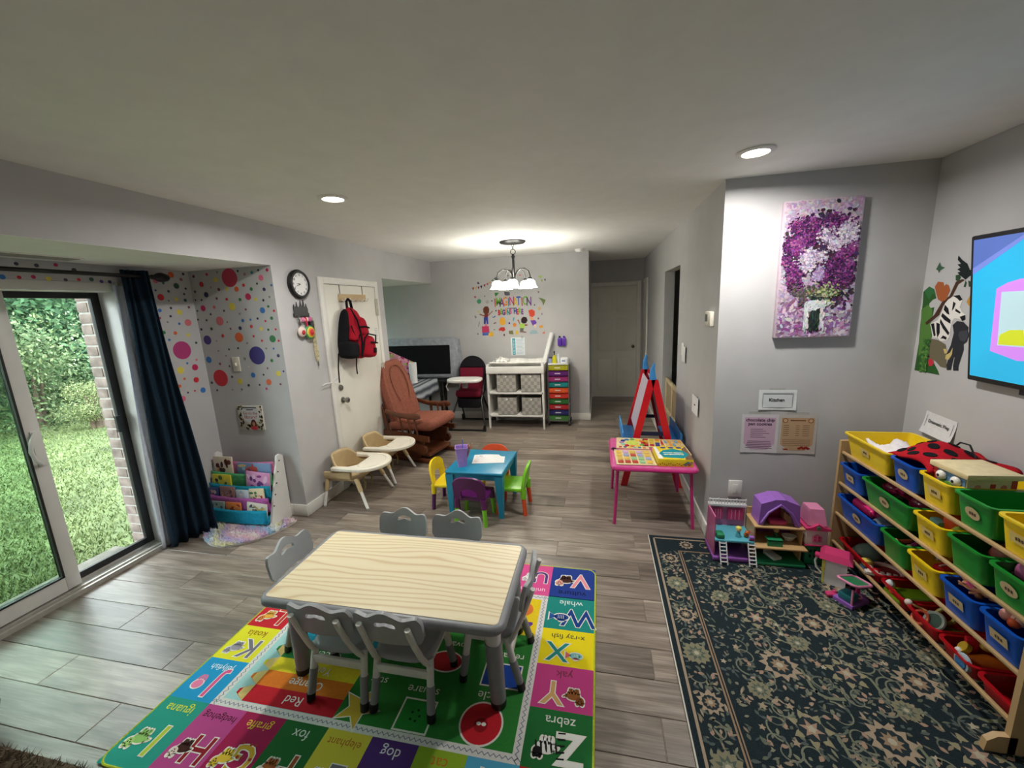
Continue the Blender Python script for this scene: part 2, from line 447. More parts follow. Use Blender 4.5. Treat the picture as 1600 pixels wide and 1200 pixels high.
# --- sliding patio door
d3 = struct(thing('door_3', '', '')); del d3['label']; del d3['category']
B('frame', VINYL, d3, (-3.48, 2.24, 0, -3.3, 2.30, 2.0), (-3.48, 0.40, 0, -3.3, 0.46, 2.0), (-3.48, 0.46, 1.94, -3.3, 2.24, 2.0), r=0.004)
B('threshold', mat('aluminium_track', (190, 186, 178), 0.35, 0.3), d3, (-3.5, 0.40, 0, -3.3, 2.30, 0.018), (-3.345, 0.46, 0.018, -3.335, 2.24, 0.035), (-3.31, 0.40, 0, -3.295, 2.30, 0.03), (-3.46, 0.46, 0.018, -3.45, 2.24, 0.035))
pn = MB().rbox(-3.42, 1.66, 0.03, -3.38, 1.735, 1.94, 0.006).rbox(-3.42, 0.78, 0.03, -3.38, 0.86, 1.94, 0.006).box(-3.418, 0.86, 0.03, -3.382, 1.66, 0.125).box(-3.418, 0.86, 1.865, -3.382, 1.66, 1.94).build('sliding_panel', VINYL, d3)
B('gasket', BLACK, pn, (-3.41, 1.648, 0.125, -3.376, 1.66, 1.865), (-3.41, 0.86, 0.125, -3.376, 0.87, 1.865), (-3.41, 0.86, 0.125, -3.376, 1.66, 0.135), (-3.41, 0.86, 1.855, -3.376, 1.66, 1.865))
B('pane', glass_mat('patio_glass', (222, 234, 226)), pn, (-3.403, 0.87, 0.135, -3.397, 1.648, 1.855))
MB().tube([(-3.38, 1.70, 0.885), (-3.352, 1.682, 0.895), (-3.335, 1.655, 0.93), (-3.33, 1.642, 0.985), (-3.335, 1.655, 1.04), (-3.352, 1.682, 1.075), (-3.38, 1.70, 1.085)], 0.011, 8).build('handle', VINYL, pn)
B('handle_plate', VINYL, pn, (-3.382, 1.68, 0.87, -3.372, 1.725, 1.10), r=0.004)
sf = MB().box(-3.475, 2.19, 0.03, -3.445, 2.24, 1.94).box(-3.475, 1.22, 0.03, -3.445, 1.27, 1.94).box(-3.472, 1.27, 0.03, -3.448, 2.19, 0.075).box(-3.472, 1.27, 1.90, -3.448, 2.19, 1.94).box(-3.45, 2.165, 0.94, -3.43, 2.2, 1.06).build('screen_door', BLACK, d3)
B('pane', glass_mat('insect_screen', (244, 246, 244)), sf, (-3.462, 1.27, 0.075, -3.4615, 2.19, 1.90))
fx = MB().rbox(-3.47, 0.46, 0.03, -3.43, 0.53, 1.94, 0.006).rbox(-3.47, 1.15, 0.03, -3.43, 1.215, 1.94, 0.006).build('fixed_panel', VINYL, d3)
B('pane', glass_mat('patio_glass'), fx, (-3.453, 0.53, 0.04, -3.447, 1.15, 1.93))
B('jamb_track', VINYL, d3, (-3.30, 2.255, 0, -3.285, 2.262, 2.0), (-3.30, 2.292, 0, -3.285, 2.30, 2.0), (-3.30, 2.262, 1.74, -3.285, 2.292, 1.748), (-3.30, 2.262, 1.64, -3.285, 2.292, 1.648))
# dot stickers: (along-wall, height, radius, colour key)
DOTC = {'or': (214, 98, 48), 'pk': (222, 110, 140), 'dg': (42, 84, 66), 'nv': (44, 48, 92), 'mv': (160, 100, 125), 'bk': (40, 40, 46), 'dk': (62, 62, 74), 'pu': (74, 54, 130), 'rd': (204, 40, 54), 'ye': (222, 206, 86), 'gy': (138, 132, 132), 'bl': (52, 118, 190), 'ma': (122, 58, 78), 'gn': (40, 118, 62), 'sa': (214, 112, 120), 'mg': (178, 54, 116), 'te': (62, 138, 160), 'cr': (188, 30, 84), 'cm': (214, 206, 190), 'tn': (176, 138, 130), 'rc': (192, 58, 84), 'np': (50, 38, 120), 'ol': (130, 132, 110), 'sl': (80, 92, 112), 'br': (130, 96, 80)}
DOTS_PATIO = [(2.645, 2.079, 0.023, 'or'), (2.52, 2.026, 0.019, 'pk'), (2.574, 2.012, 0.009, 'dg'), (2.719, 2.047, 0.012, 'mv'), (2.744, 2.091, 0.01, 'nv'), (2.671, 1.995, 0.022, 'dg'), (2.742, 1.976, 0.009, 'bk'), (2.721, 1.932, 0.009, 'dg'), (2.452, 1.941, 0.009, 'dk'), (2.506, 1.956, 0.008, 'pu'), (2.601, 1.951, 0.01, 'dk'), (2.534, 1.905, 0.025, 'rd'), (2.462, 1.872, 0.009, 'dk'), (2.65, 1.892, 0.015, 'ye'), (2.588, 1.879, 0.008, 'gy'), (2.72, 1.883, 0.013, 'dg'), (2.507, 1.806, 0.014, 'bl'), (2.594, 1.823, 0.01, 'dk'), (2.654, 1.79, 0.022, 'ye'), (2.739, 1.827, 0.01, 'ma'), (2.417, 1.767, 0.026, 'gn'), (2.495, 1.749, 0.009, 'cr'), (2.579, 1.76, 0.009, 'nv'), (2.457, 1.711, 0.012, 'sa'), (2.548, 1.716, 0.008, 'gy'), (2.635, 1.699, 0.01, 'bl'), (2.708, 1.704, 0.028, 'sa'), (2.402, 1.645, 0.013, 'or'), (2.503, 1.638, 0.014, 'gn'), (2.589, 1.628, 0.014, 'or'), (2.689, 1.604, 0.014, 'ye'), (2.448, 1.604, 0.009, 'rd'), (2.533, 1.579, 0.01, 'bl'), (2.743, 1.536, 0.01, 'dg'), (2.616, 1.488, 0.072, 'mg'), (2.457, 1.504, 0.014, 'gn'), (2.415, 1.548, 0.012, 'ye'), (2.492, 1.448, 0.01, 'te'), (2.41, 1.397, 0.023, 'pu'), (2.636, 1.379, 0.009, 'bl'), (2.718, 1.397, 0.01, 'pk'), (2.495, 1.386, 0.01, 'gy'), (2.572, 1.332, 0.029, 'ye'), (2.694, 1.337, 0.026, 'cr'), (2.454, 1.344, 0.009, 'te'), (2.461, 1.283, 0.028, 'rd'), (2.589, 1.259, 0.01, 'or'), (2.683, 1.233, 0.023, 'rd'), (2.538, 1.208, 0.014, 'or'), (2.439, 1.19, 0.007, 'dk'), (2.654, 1.146, 0.008, 'rd'), (2.595, 1.144, 0.008, 'nv'), (2.724, 1.137, 0.023, 'bl'), (2.54, 1.148, 0.01, 'cm'), (2.474, 1.137, 0.023, 'gn'), (2.546, 1.103, 0.023, 'pk'), (1.771, 2.085, 0.01, 'dk'), (1.858, 2.083, 0.011, 'dk'), (1.949, 2.094, 0.011, 'cr'), (2.035, 2.068, 0.014, 'dk'), (1.768, 2.009, 0.01, 'rd'), (1.831, 2.015, 0.011, 'cr'), (1.898, 2.009, 0.014, 'ye'), (1.98, 2.006, 0.01, 'dk'), (2.048, 2.011, 0.01, 'rd'), (2.116, 2.016, 0.013, 'dg'), (2.17, 2.005, 0.011, 'pu'), (2.218, 2.005, 0.011, 'nv'), (1.699, 2.007, 0.014, 'bl')]
DOTS_ALCOVE = [(-3.234, 2.072, 0.012, 'ma'), (-3.101, 2.08, 0.012, 'cr'), (-2.996, 2.091, 0.01, 'gy'), (-3.024, 2.033, 0.02, 'ye'), (-2.887, 2.042, 0.073, 'rc'), (-2.798, 2.089, 0.009, 'bk'), (-2.67, 2.07, 0.013, 'te'), (-2.739, 2.061, 0.013, 'tn'), (-2.607, 2.084, 0.009, 'nv'), (-2.526, 2.081, 0.013, 'cr'), (-2.592, 2.026, 0.023, 'pk'), (-3.17, 2.006, 0.021, 'rd'), (-3.083, 1.977, 0.009, 'tn'), (-3.009, 1.957, 0.013, 'ma'), (-2.93, 1.956, 0.014, 'ye'), (-2.838, 1.951, 0.021, 'or'), (-2.765, 1.978, 0.013, 'rd'), (-2.637, 1.983, 0.009, 'dg'), (-2.699, 1.944, 0.014, 'gn'), (-2.58, 1.936, 0.014, 'nv'), (-2.508, 1.964, 0.009, 'bl'), (-3.248, 1.951, 0.011, 'sl'), (-3.142, 1.922, 0.022, 'nv'), (-2.74, 1.887, 0.027, 'cr'), (-3.045, 1.887, 0.011, 'ma'), (-2.949, 1.877, 0.012, 'rd'), (-2.821, 1.868, 0.013, 'gn'), (-2.674, 1.865, 0.015, 'ye'), (-2.603, 1.853, 0.01, 'bk'), (-2.542, 1.876, 0.009, 'gy'), (-3.198, 1.882, 0.009, 'dk'), (-3.259, 1.884, 0.007, 'dk'), (-3.198, 1.815, 0.024, 'cr'), (-3.085, 1.819, 0.014, 'sa'), (-2.995, 1.786, 0.009, 'dk'), (-2.909, 1.816, 0.031, 'ye'), (-2.782, 1.788, 0.009, 'ma'), (-2.626, 1.775, 0.024, 'bl'), (-2.566, 1.803, 0.011, 'gn'), (-2.519, 1.767, 0.01, 'rd'), (-3.26, 1.796, 0.008, 'dk'), (-3.133, 1.763, 0.009, 'nv'), (-2.847, 1.756, 0.009, 'gy'), (-3.054, 1.706, 0.036, 'sa'), (-2.829, 1.701, 0.014, 'bl'), (-2.754, 1.706, 0.01, 'bl'), (-2.684, 1.712, 0.01, 'nv'), (-2.552, 1.71, 0.014, 'gn'), (-2.614, 1.69, 0.009, 'rd'), (-3.271, 1.725, 0.009, 'dk'), (-3.185, 1.717, 0.009, 'dk'), (-2.982, 1.694, 0.009, 'gy'), (-2.756, 1.651, 0.014, 'rd'), (-2.867, 1.641, 0.016, 'nv'), (-2.962, 1.639, 0.009, 'ma'), (-3.255, 1.643, 0.011, 'nv'), (-3.152, 1.645, 0.013, 'dg'), (-2.665, 1.63, 0.016, 'ye'), (-2.6, 1.62, 0.01, 'dg'), (-2.53, 1.621, 0.009, 'rd'), (-3.214, 1.553, 0.038, 'pu'), (-3.051, 1.584, 0.014, 'rd'), (-2.892, 1.567, 0.039, 'or'), (-2.749, 1.572, 0.01, 'rd'), (-2.676, 1.534, 0.01, 'rd'), (-2.573, 1.546, 0.029, 'gn'), (-2.518, 1.53, 0.01, 'rd'), (-3.122, 1.543, 0.008, 'tn'), (-2.823, 1.517, 0.009, 'gy'), (-3.013, 1.47, 0.009, 'dg'), (-2.921, 1.478, 0.009, 'bk'), (-2.747, 1.414, 0.075, 'np'), (-2.648, 1.47, 0.009, 'ol'), (-2.577, 1.467, 0.009, 'bl'), (-3.122, 1.46, 0.008, 'gy'), (-3.054, 1.416, 0.008, 'gy'), (-3.237, 1.386, 0.028, 'bl'), (-2.873, 1.389, 0.012, 'gy'), (-2.544, 1.409, 0.014, 'nv'), (-2.613, 1.37, 0.014, 'gn'), (-3.13, 1.35, 0.011, 'ma'), (-3.037, 1.329, 0.009, 'dk'), (-2.847, 1.323, 0.009, 'cm'), (-2.665, 1.307, 0.009, 'br'), (-3.15, 1.228, 0.072, 'rd'), (-3.031, 1.238, 0.01, 'dk'), (-2.817, 1.251, 0.022, 'bl'), (-2.714, 1.253, 0.009, 'dk'), (-2.569, 1.262, 0.024, 'ye'), (-2.517, 1.28, 0.009, 'pu'), (-3.251, 1.188, 0.011, 'dk'), (-2.959, 1.199, 0.026, 'ye'), (-2.878, 1.165, 0.011, 'bk'), (-2.769, 1.168, 0.009, 'dk'), (-2.674, 1.192, 0.025, 'or'), (-2.564, 1.173, 0.009, 'ma'), (-2.707, 1.135, 0.011, 'mg'), (-2.955, 1.129, 0.01, 'gy'), (-3.05, 1.127, 0.008, 'gy'), (-3.209, 1.122, 0.009, 'dk')]
MURAL = [('bush', (46, 92, 40), [(2.8942, 1.6971), (2.8576, 1.7216), (2.8144, 1.7009), (2.7899, 1.659), (2.8141, 1.652), (2.8361, 1.6303), (2.8342, 1.6011), (2.7966, 1.6088), (2.7974, 1.5654), (2.8167, 1.5207), (2.7971, 1.4923), (2.7823, 1.4492), (2.7848, 1.4047), (2.801, 1.3657), (2.7863, 1.3149), (2.7352, 1.2922), (2.7005, 1.2534), (2.6877, 1.2335), (2.8744, 1.2308), (2.873, 1.3032), (2.8707, 1.3964), (2.8798, 1.495), (2.8839, 1.5929), (2.8871, 1.6451)]), ('bush_light', (84, 128, 58), [(2.8888, 1.5928), (2.846, 1.6229), (2.8076, 1.5942), (2.801, 1.5361), (2.8064, 1.5065), (2.7869, 1.4636), (2.7895, 1.4191), (2.8118, 1.3871), (2.8155, 1.3413), (2.861, 1.3203), (2.8687, 1.4119), (2.8763, 1.5028)]), ('palm', (52, 110, 62), [(2.8885, 1.7028), (2.8548, 1.7266), (2.8164, 1.7109), (2.7995, 1.6805), (2.8277, 1.6839), (2.8403, 1.6522), (2.8656, 1.6744)]), ('branch', (74, 48, 34), [(2.8452, 1.5194), (2.7882, 1.5656), (2.7484, 1.6375), (2.7036, 1.6719), (2.6767, 1.7455), (2.6392, 1.7569), (2.6225, 1.7508), (2.6579, 1.7313), (2.6856, 1.6648), (2.7145, 1.641), (2.7356, 1.6165), (2.7523, 1.5667), (2.7996, 1.5289), (2.8328, 1.5051)]), ('leaf', (44, 74, 52), [(2.6849, 1.7794), (2.6598, 1.7818), (2.6484, 1.7639), (2.6605, 1.7447), (2.6797, 1.7524)]), ('leaf', (48, 76, 52), [(2.6236, 1.7168), (2.6184, 1.7492), (2.6081, 1.7357), (2.6114, 1.7131)]), ('leaf', (48, 76, 52), [(2.5929, 1.7157), (2.6022, 1.7484), (2.5843, 1.7411), (2.5793, 1.7152)]), ('squirrel', (168, 92, 52), [(2.7941, 1.6804), (2.8143, 1.7237), (2.797, 1.7513), (2.7589, 1.746), (2.7496, 1.7248), (2.7372, 1.7361), (2.7185, 1.7271), (2.7047, 1.6993), (2.7134, 1.6789), (2.7208, 1.6514), (2.7486, 1.6389), (2.7777, 1.6518)]), ('bird', (26, 36, 36), [(2.6872, 1.8821), (2.6585, 1.8563), (2.6233, 1.8337), (2.6017, 1.7998), (2.5779, 1.8107), (2.5693, 1.7848), (2.5992, 1.7676), (2.619, 1.7525), (2.659, 1.7778), (2.6761, 1.7921), (2.6589, 1.7975), (2.681, 1.809), (2.6627, 1.8175), (2.6846, 1.8358), (2.6626, 1.8372), (2.6867, 1.8591)]), ('butterfly', (64, 96, 74), [(2.8043, 1.8581), (2.7901, 1.8346), (2.7622, 1.8255), (2.7911, 1.8125), (2.8009, 1.7993), (2.8091, 1.8138), (2.8238, 1.8199), (2.8154, 1.8367)]), ('zebra', (232, 228, 222), [(2.806, 1.5139), (2.7556, 1.538), (2.7374, 1.5813), (2.7253, 1.6306), (2.708, 1.6513), (2.6856, 1.6648), (2.6752, 1.6748), (2.6395, 1.6776), (2.6147, 1.6507), (2.621, 1.6308), (2.6266, 1.6107), (2.6057, 1.5844), (2.5816, 1.5717), (2.5801, 1.5519), (2.5973, 1.5412), (2.6149, 1.5506), (2.6474, 1.5527), (2.6604, 1.5351), (2.662, 1.5004), (2.6609, 1.4518), (2.6735, 1.4296), (2.7154, 1.4222), (2.7363, 1.4384), (2.7729, 1.439)]), ('stripe', (26, 26, 30), [(2.8014, 1.5141), (2.7791, 1.5189), (2.7551, 1.4514), (2.7663, 1.4432), (2.781, 1.4714)]), ('stripe', (26, 26, 30), [(2.7636, 1.5233), (2.7383, 1.5173), (2.7287, 1.4678), (2.7408, 1.438), (2.7539, 1.4732)]), ('stripe', (26, 26, 30), [(2.7394, 1.5458), (2.7066, 1.5119), (2.6649, 1.4724), (2.6705, 1.458), (2.7111, 1.4904), (2.7396, 1.5244)]), ('stripe', (26, 26, 30), [(2.7324, 1.5779), (2.67, 1.5415), (2.6676, 1.5209), (2.712, 1.5398), (2.7377, 1.56)]), ('stripe', (26, 26, 30), [(2.7239, 1.6236), (2.697, 1.603), (2.6836, 1.5687), (2.7017, 1.5752), (2.7271, 1.5956)]), ('stripe', (26, 26, 30), [(2.6828, 1.6716), (2.639, 1.6749), (2.6155, 1.6507), (2.6328, 1.6428), (2.6516, 1.6577)]), ('stripe', (26, 26, 30), [(2.6727, 1.6409), (2.6544, 1.6307), (2.6614, 1.6035), (2.671, 1.5897)]), ('stripe', (26, 26, 30), [(2.6492, 1.6037), (2.6135, 1.5842), (2.6201, 1.5773), (2.6506, 1.5901)]), ('stripe', (26, 26, 30), [(2.6168, 1.5606), (2.5839, 1.5717), (2.5794, 1.5486), (2.597, 1.5392)]), ('stripe', (26, 26, 30), [(2.7181, 1.4363), (2.7043, 1.4553), (2.6768, 1.4469), (2.6784, 1.4327), (2.6992, 1.438)]), ('gorilla', (44, 46, 52), [(2.6363, 1.4745), (2.6523, 1.5148), (2.6284, 1.5378), (2.5883, 1.5349), (2.5545, 1.5102), (2.5535, 1.4937), (2.5433, 1.468), (2.5496, 1.4342), (2.5659, 1.4192), (2.5592, 1.3929), (2.567, 1.3443), (2.5746, 1.302), (2.57, 1.2785), (2.6014, 1.2733), (2.6076, 1.2969), (2.6057, 1.3461), (2.6113, 1.3454), (2.6153, 1.3028), (2.6165, 1.2744), (2.6426, 1.2701), (2.6496, 1.2976), (2.6436, 1.3411), (2.66, 1.3603), (2.6434, 1.4044), (2.6405, 1.4326)]), ('face', (66, 68, 76), [(2.6019, 1.4837), (2.5573, 1.4934), (2.5464, 1.4611), (2.5609, 1.4331), (2.5889, 1.4373), (2.6058, 1.4631)]), ('rhino', (112, 104, 82), [(2.7898, 1.4302), (2.7343, 1.4277), (2.6778, 1.408), (2.6614, 1.3672), (2.6487, 1.2799), (2.688, 1.2809), (2.7291, 1.3078), (2.7863, 1.3149), (2.8141, 1.3339), (2.8118, 1.372), (2.7908, 1.3967)]), ('horn', (206, 184, 120), [(2.6883, 1.3819), (2.6664, 1.3844), (2.6566, 1.3642), (2.6719, 1.3553)]), ('horn', (206, 184, 120), [(2.6268, 1.3957), (2.6259, 1.3574), (2.6409, 1.3273), (2.664, 1.3277), (2.6647, 1.349), (2.6401, 1.3662)]), ('flower', (200, 50, 64), [(2.7842, 1.3038), (2.7633, 1.3179), (2.7373, 1.303), (2.742, 1.28), (2.7668, 1.2725)]), ('nostril', (60, 36, 28), [(2.8113, 1.3343), (2.7825, 1.3439), (2.7711, 1.3244), (2.791, 1.3142)]), ('butterfly', (190, 140, 60), [(2.589, 1.6374), (2.574, 1.6763), (2.5578, 1.6503), (2.5452, 1.631), (2.5496, 1.6084), (2.5701, 1.6179)])]
PLAYDECAL = [((150, 60, 60), [(-1.849, 2.018), (-1.812, 2.021), (-1.835, 1.975)]), ((206, 180, 90), [(-1.806, 2.025), (-1.771, 2.026), (-1.792, 1.978)]), ((120, 60, 70), [(-1.764, 2.027), (-1.729, 2.033), (-1.747, 1.985)]), ((60, 40, 60), [(-1.724, 2.035), (-1.686, 2.044), (-1.701, 1.994)]), ((140, 50, 60), [(-1.673, 2.05), (-1.636, 2.06), (-1.648, 2.014)]), ((190, 80, 70), [(-1.628, 2.062), (-1.592, 2.078), (-1.6, 2.035)]), ((200, 150, 90), [(-1.586, 2.08), (-1.554, 2.099), (-1.56, 2.054)]), ((80, 120, 70), [(-1.548, 2.103), (-1.515, 2.127), (-1.516, 2.093)]), ((70, 90, 80), [(-1.507, 2.129), (-1.472, 2.154), (-1.469, 2.117)]), ((160, 190, 90), [(-0.845, 2.129), (-0.787, 2.135), (-0.811, 2.09)]), ((150, 160, 90), [(-0.811, 2.074), (-0.782, 2.079), (-0.794, 2.039)]), ((90, 90, 110), [(-0.765, 2.083), (-0.737, 2.085), (-0.748, 2.046)]), ((60, 130, 60), [(-1.508, 1.926), (-1.435, 1.923), (-1.493, 1.868)]), ((90, 90, 98), [(-1.362, 1.936), (-1.278, 1.926), (-1.274, 1.88), (-1.322, 1.877), (-1.352, 1.884)]), ((70, 150, 110), [(-1.787, 1.823), (-1.754, 1.851), (-1.718, 1.829), (-1.724, 1.791), (-1.758, 1.774), (-1.782, 1.793)]), ((170, 170, 172), [(-1.657, 1.805), (-1.624, 1.833), (-1.595, 1.808), (-1.609, 1.774), (-1.646, 1.775)]), ((190, 40, 70), [(-1.827, 1.883), (-1.807, 1.897), (-1.793, 1.88), (-1.809, 1.862)]), ((60, 60, 120), [(-1.564, 1.813), (-1.551, 1.824), (-1.539, 1.809), (-1.552, 1.798)]), ((110, 60, 40), [(-1.694, 1.701), (-1.667, 1.735), (-1.618, 1.733), (-1.6, 1.691), (-1.608, 1.638), (-1.637, 1.61), (-1.668, 1.611), (-1.695, 1.648)]), ((150, 100, 70), [(-1.755, 1.632), (-1.699, 1.612), (-1.662, 1.614), (-1.624, 1.613), (-1.579, 1.643), (-1.553, 1.671), (-1.548, 1.654), (-1.6, 1.608), (-1.636, 1.58), (-1.674, 1.581), (-1.713, 1.595), (-1.756, 1.614)]), ((120, 50, 60), [(-1.677, 1.617), (-1.624, 1.615), (-1.627, 1.568), (-1.682, 1.57)]), ((60, 70, 160), [(-1.692, 1.576), (-1.627, 1.574), (-1.626, 1.472), (-1.651, 1.471), (-1.657, 1.533), (-1.67, 1.474), (-1.698, 1.475)]), ((210, 120, 140), [(-1.682, 1.474), (-1.642, 1.473), (-1.645, 1.431), (-1.685, 1.432)]), ((200, 60, 100), [(-1.729, 1.44), (-1.622, 1.442), (-1.617, 1.352), (-1.731, 1.343)]), ((80, 110, 190), [(-1.726, 1.343), (-1.614, 1.352), (-1.611, 1.304), (-1.728, 1.301)]), ((240, 190, 70), [(-1.634, 1.328), (-1.589, 1.363), (-1.547, 1.332), (-1.555, 1.29), (-1.599, 1.279), (-1.633, 1.295)]), ((230, 170, 60), [(-1.457, 1.502), (-1.436, 1.555), (-1.392, 1.565), (-1.363, 1.534), (-1.357, 1.475), (-1.386, 1.446), (-1.435, 1.448)]), ((200, 60, 50), [(-1.469, 1.39), (-1.436, 1.418), (-1.381, 1.417), (-1.367, 1.374), (-1.403, 1.352), (-1.439, 1.371), (-1.464, 1.359)]), ((60, 90, 170), [(-1.57, 1.589), (-1.54, 1.571), (-1.511, 1.599), (-1.515, 1.57), (-1.547, 1.559)]), ((40, 50, 110), [(-1.316, 1.486), (-1.292, 1.487), (-1.289, 1.461), (-1.314, 1.462)]), ((220, 140, 70), [(-1.253, 1.46), (-1.225, 1.476), (-1.192, 1.458), (-1.204, 1.417), (-1.24, 1.418)]), ((52, 36, 40), [(-1.12, 1.531), (-1.089, 1.56), (-1.041, 1.552), (-1.025, 1.505), (-1.05, 1.465), (-1.093, 1.46), (-1.122, 1.485)]), ((150, 100, 80), [(-1.181, 1.516), (-1.157, 1.521), (-1.141, 1.468), (-1.081, 1.454), (-1.021, 1.446), (-1.034, 1.427), (-1.094, 1.425), (-1.142, 1.43), (-1.166, 1.492)]), ((170, 210, 90), [(-1.147, 1.468), (-1.069, 1.454), (-1.077, 1.389), (-1.144, 1.391)]), ((100, 110, 100), [(-1.144, 1.395), (-1.083, 1.393), (-1.097, 1.354), (-1.043, 1.335), (-1.056, 1.321), (-1.146, 1.332)]), ((222, 80, 60), [(-1.008, 1.649), (-0.954, 1.664), (-0.913, 1.634), (-0.915, 1.576), (-0.952, 1.549), (-0.993, 1.568)]), ((236, 170, 130), [(-0.999, 1.55), (-0.958, 1.555), (-0.923, 1.507), (-0.96, 1.496)]), ((110, 70, 170), [(-0.983, 1.503), (-0.918, 1.507), (-0.891, 1.477), (-0.902, 1.448), (-0.95, 1.424)]), ((236, 200, 180), [(-0.938, 1.437), (-0.908, 1.448), (-0.903, 1.401), (-0.921, 1.402)]), ((150, 180, 190), [(-1.002, 1.322), (-0.964, 1.362), (-0.893, 1.354), (-0.876, 1.312), (-0.93, 1.302), (-0.99, 1.3)]), ((220, 160, 70), [(-0.861, 1.417), (-0.807, 1.433), (-0.797, 1.392), (-0.844, 1.385)]), ((220, 120, 80), [(-0.817, 1.305), (-0.774, 1.344), (-0.776, 1.301)]), ((110, 130, 80), [(-0.854, 1.826), (-0.796, 1.812), (-0.748, 1.787), (-0.785, 1.709), (-0.798, 1.755), (-0.814, 1.784)]), ((210, 180, 130), [(-0.876, 1.678), (-0.84, 1.7), (-0.815, 1.664), (-0.848, 1.637)]), ((120, 120, 80), [(-1.316, 1.361), (-1.255, 1.365), (-1.245, 1.305), (-1.312, 1.313)]), ((220, 190, 80), [(-1.219, 1.34), (-1.191, 1.369), (-1.164, 1.339), (-1.178, 1.301), (-1.214, 1.304)]), ((60, 40, 40), [(-1.398, 1.316), (-1.38, 1.319), (-1.379, 1.285), (-1.396, 1.283)]), ((80, 160, 200), [(-1.24, 1.553), (-1.219, 1.559), (-1.234, 1.506), (-1.251, 1.501)]), ((100, 100, 108), [(-1.343, 1.696), (-1.179, 1.698), (-1.192, 1.685), (-1.325, 1.686)]), ((150, 110, 120), [(-1.152, 1.35), (-1.049, 1.335), (-1.056, 1.323), (-1.146, 1.331)]), ((120, 120, 124), [(-1.839, 1.6), (-1.819, 1.605), (-1.802, 1.572), (-1.816, 1.56)]), ((200, 196, 120), [(-1.786, 1.669), (-1.755, 1.68), (-1.75, 1.646), (-1.778, 1.643)]), ((120, 90, 140), [(-0.875, 1.54), (-0.851, 1.539), (-0.854, 1.514), (-0.876, 1.517)]), ((110, 90, 110), [(-0.82, 1.596), (-0.802, 1.6), (-0.801, 1.581), (-0.817, 1.579)]), ((70, 70, 90), [(-0.922, 1.732), (-0.906, 1.735), (-0.905, 1.714), (-0.921, 1.715)]), ((120, 60, 90), [(-0.861, 1.912), (-0.84, 1.916), (-0.84, 1.898), (-0.859, 1.897)]), ((90, 110, 100), [(-1.664, 1.893), (-1.648, 1.893), (-1.652, 1.875), (-1.665, 1.876)]), ((110, 110, 118), [(-1.809, 1.338), (-1.787, 1.338), (-1.79, 1.318), (-1.811, 1.319)]), ((90, 70, 100), [(-1.754, 2.101), (-1.735, 2.088), (-1.724, 2.071), (-1.747, 2.06), (-1.766, 2.076)]), ((220, 130, 130), [(-1.124, 2.172), (-1.087, 2.157), (-1.123, 2.139)]), ((120, 110, 130), [(-1.305, 2.167), (-1.283, 2.175), (-1.282, 2.145), (-1.301, 2.147)]), ((110, 100, 120), [(-1.788, 1.442), (-1.766, 1.513), (-1.758, 1.51), (-1.78, 1.439)]), ((80, 60, 50), [(-1.545, 1.482), (-1.507, 1.498), (-1.5, 1.474), (-1.52, 1.481), (-1.538, 1.467)]), ((130, 160, 90), [(-1.55, 1.392), (-1.527, 1.395), (-1.528, 1.376), (-1.548, 1.374)]), ((70, 60, 70), [(-1.51, 1.67), (-1.487, 1.678), (-1.486, 1.657), (-1.506, 1.655)])]
# ================================================================== CEILING LAMPS
def recessed(x, y, label):
    t = thing('recessed_light', label, 'ceiling light', (x, y, CEIL), 0, 'recessed ceiling lights')
    MB().lathe([(0.062, -0.002), (0.088, -0.002), (0.09, -0.006), (0.084, -0.010), (0.064, -0.012)], 28, cap=False).build('trim_ring', WHITE, t)
    m = mat('lit_diffuser', (255, 252, 246), 0.5, var=0.01, emit=14.0)
    MB().lathe([(0.0, -0.008), (0.063, -0.008), (0.063, -0.005), (0.0, -0.005)], 28).build('diffuser', m, t)
    ld = bpy.data.lights.new('lamp', 'AREA'); ld.shape = 'DISK'; ld.size = 0.12; ld.energy = LAMP_RECESSED; ld.color = (1.0, 0.965, 0.91)
    ld.spread = radians(170)
    lo = bpy.data.objects.new('lamp', ld); COL.objects.link(lo); lo.parent = t; lo.location = (0, 0, -0.016)
recessed(-1.613, 2.396, 'lit round recessed ceiling light on the side of the wall clock')
recessed(0.773, 2.416, 'lit round recessed ceiling light above the lilac painting')

# ================================================================== OUTDOORS
def lawn_z(x, y):
    d = max(0.0, -3.6 - x)
    return -0.16 + 0.012*d + 0.03*sin(x*0.9 + y*0.5)*min(1, d/3)
GRASSG = mat('lawn_ground', (84, 98, 60), 0.95, var=0.4, scale=2.2, c2=(112, 126, 80), bump=0.4)
lawn = MB().grid(lambda u, v: (-3.55 - 16*u, -8 + 30*v, lawn_z(-3.55 - 16*u, -8 + 30*v)), 40, 60).build('lawn', GRASSG, None, 60)
tag(lawn, 'sunlit green lawn beyond the sliding patio door', 'lawn')
g = MB()
rg = random.Random(3)
for i in range(60000):
    x = -3.75 - 9.5*rg.random()**1.4; y = 0.6 + (-x - 3.0)*rg.uniform(-0.05, 0.9) + rg.uniform(-.6, 1.2)
    z = lawn_z(x, y); h = rg.uniform(.02, .045); a = rg.random()*6.28; w = 0.003 + 0.0006*abs(x)
    lx, ly = rg.uniform(-.03, .03), rg.uniform(-.03, .03)
    k = rg.random()
    g.c((int(80 + 46*k), int(98 + 38*k), int(56 + 32*k)))
    g.add([(x - w*cos(a), y - w*sin(a), z), (x + w*cos(a), y + w*sin(a), z), (x + lx, y + ly, z + h)], [(0, 1, 2)])
go = g.build('grass', attr_mat('grass_blade', 0.8), None, 0, fix=False)
go['kind'] = 'stuff'; tag(go, 'short bright grass blades growing on the lawn', 'grass')
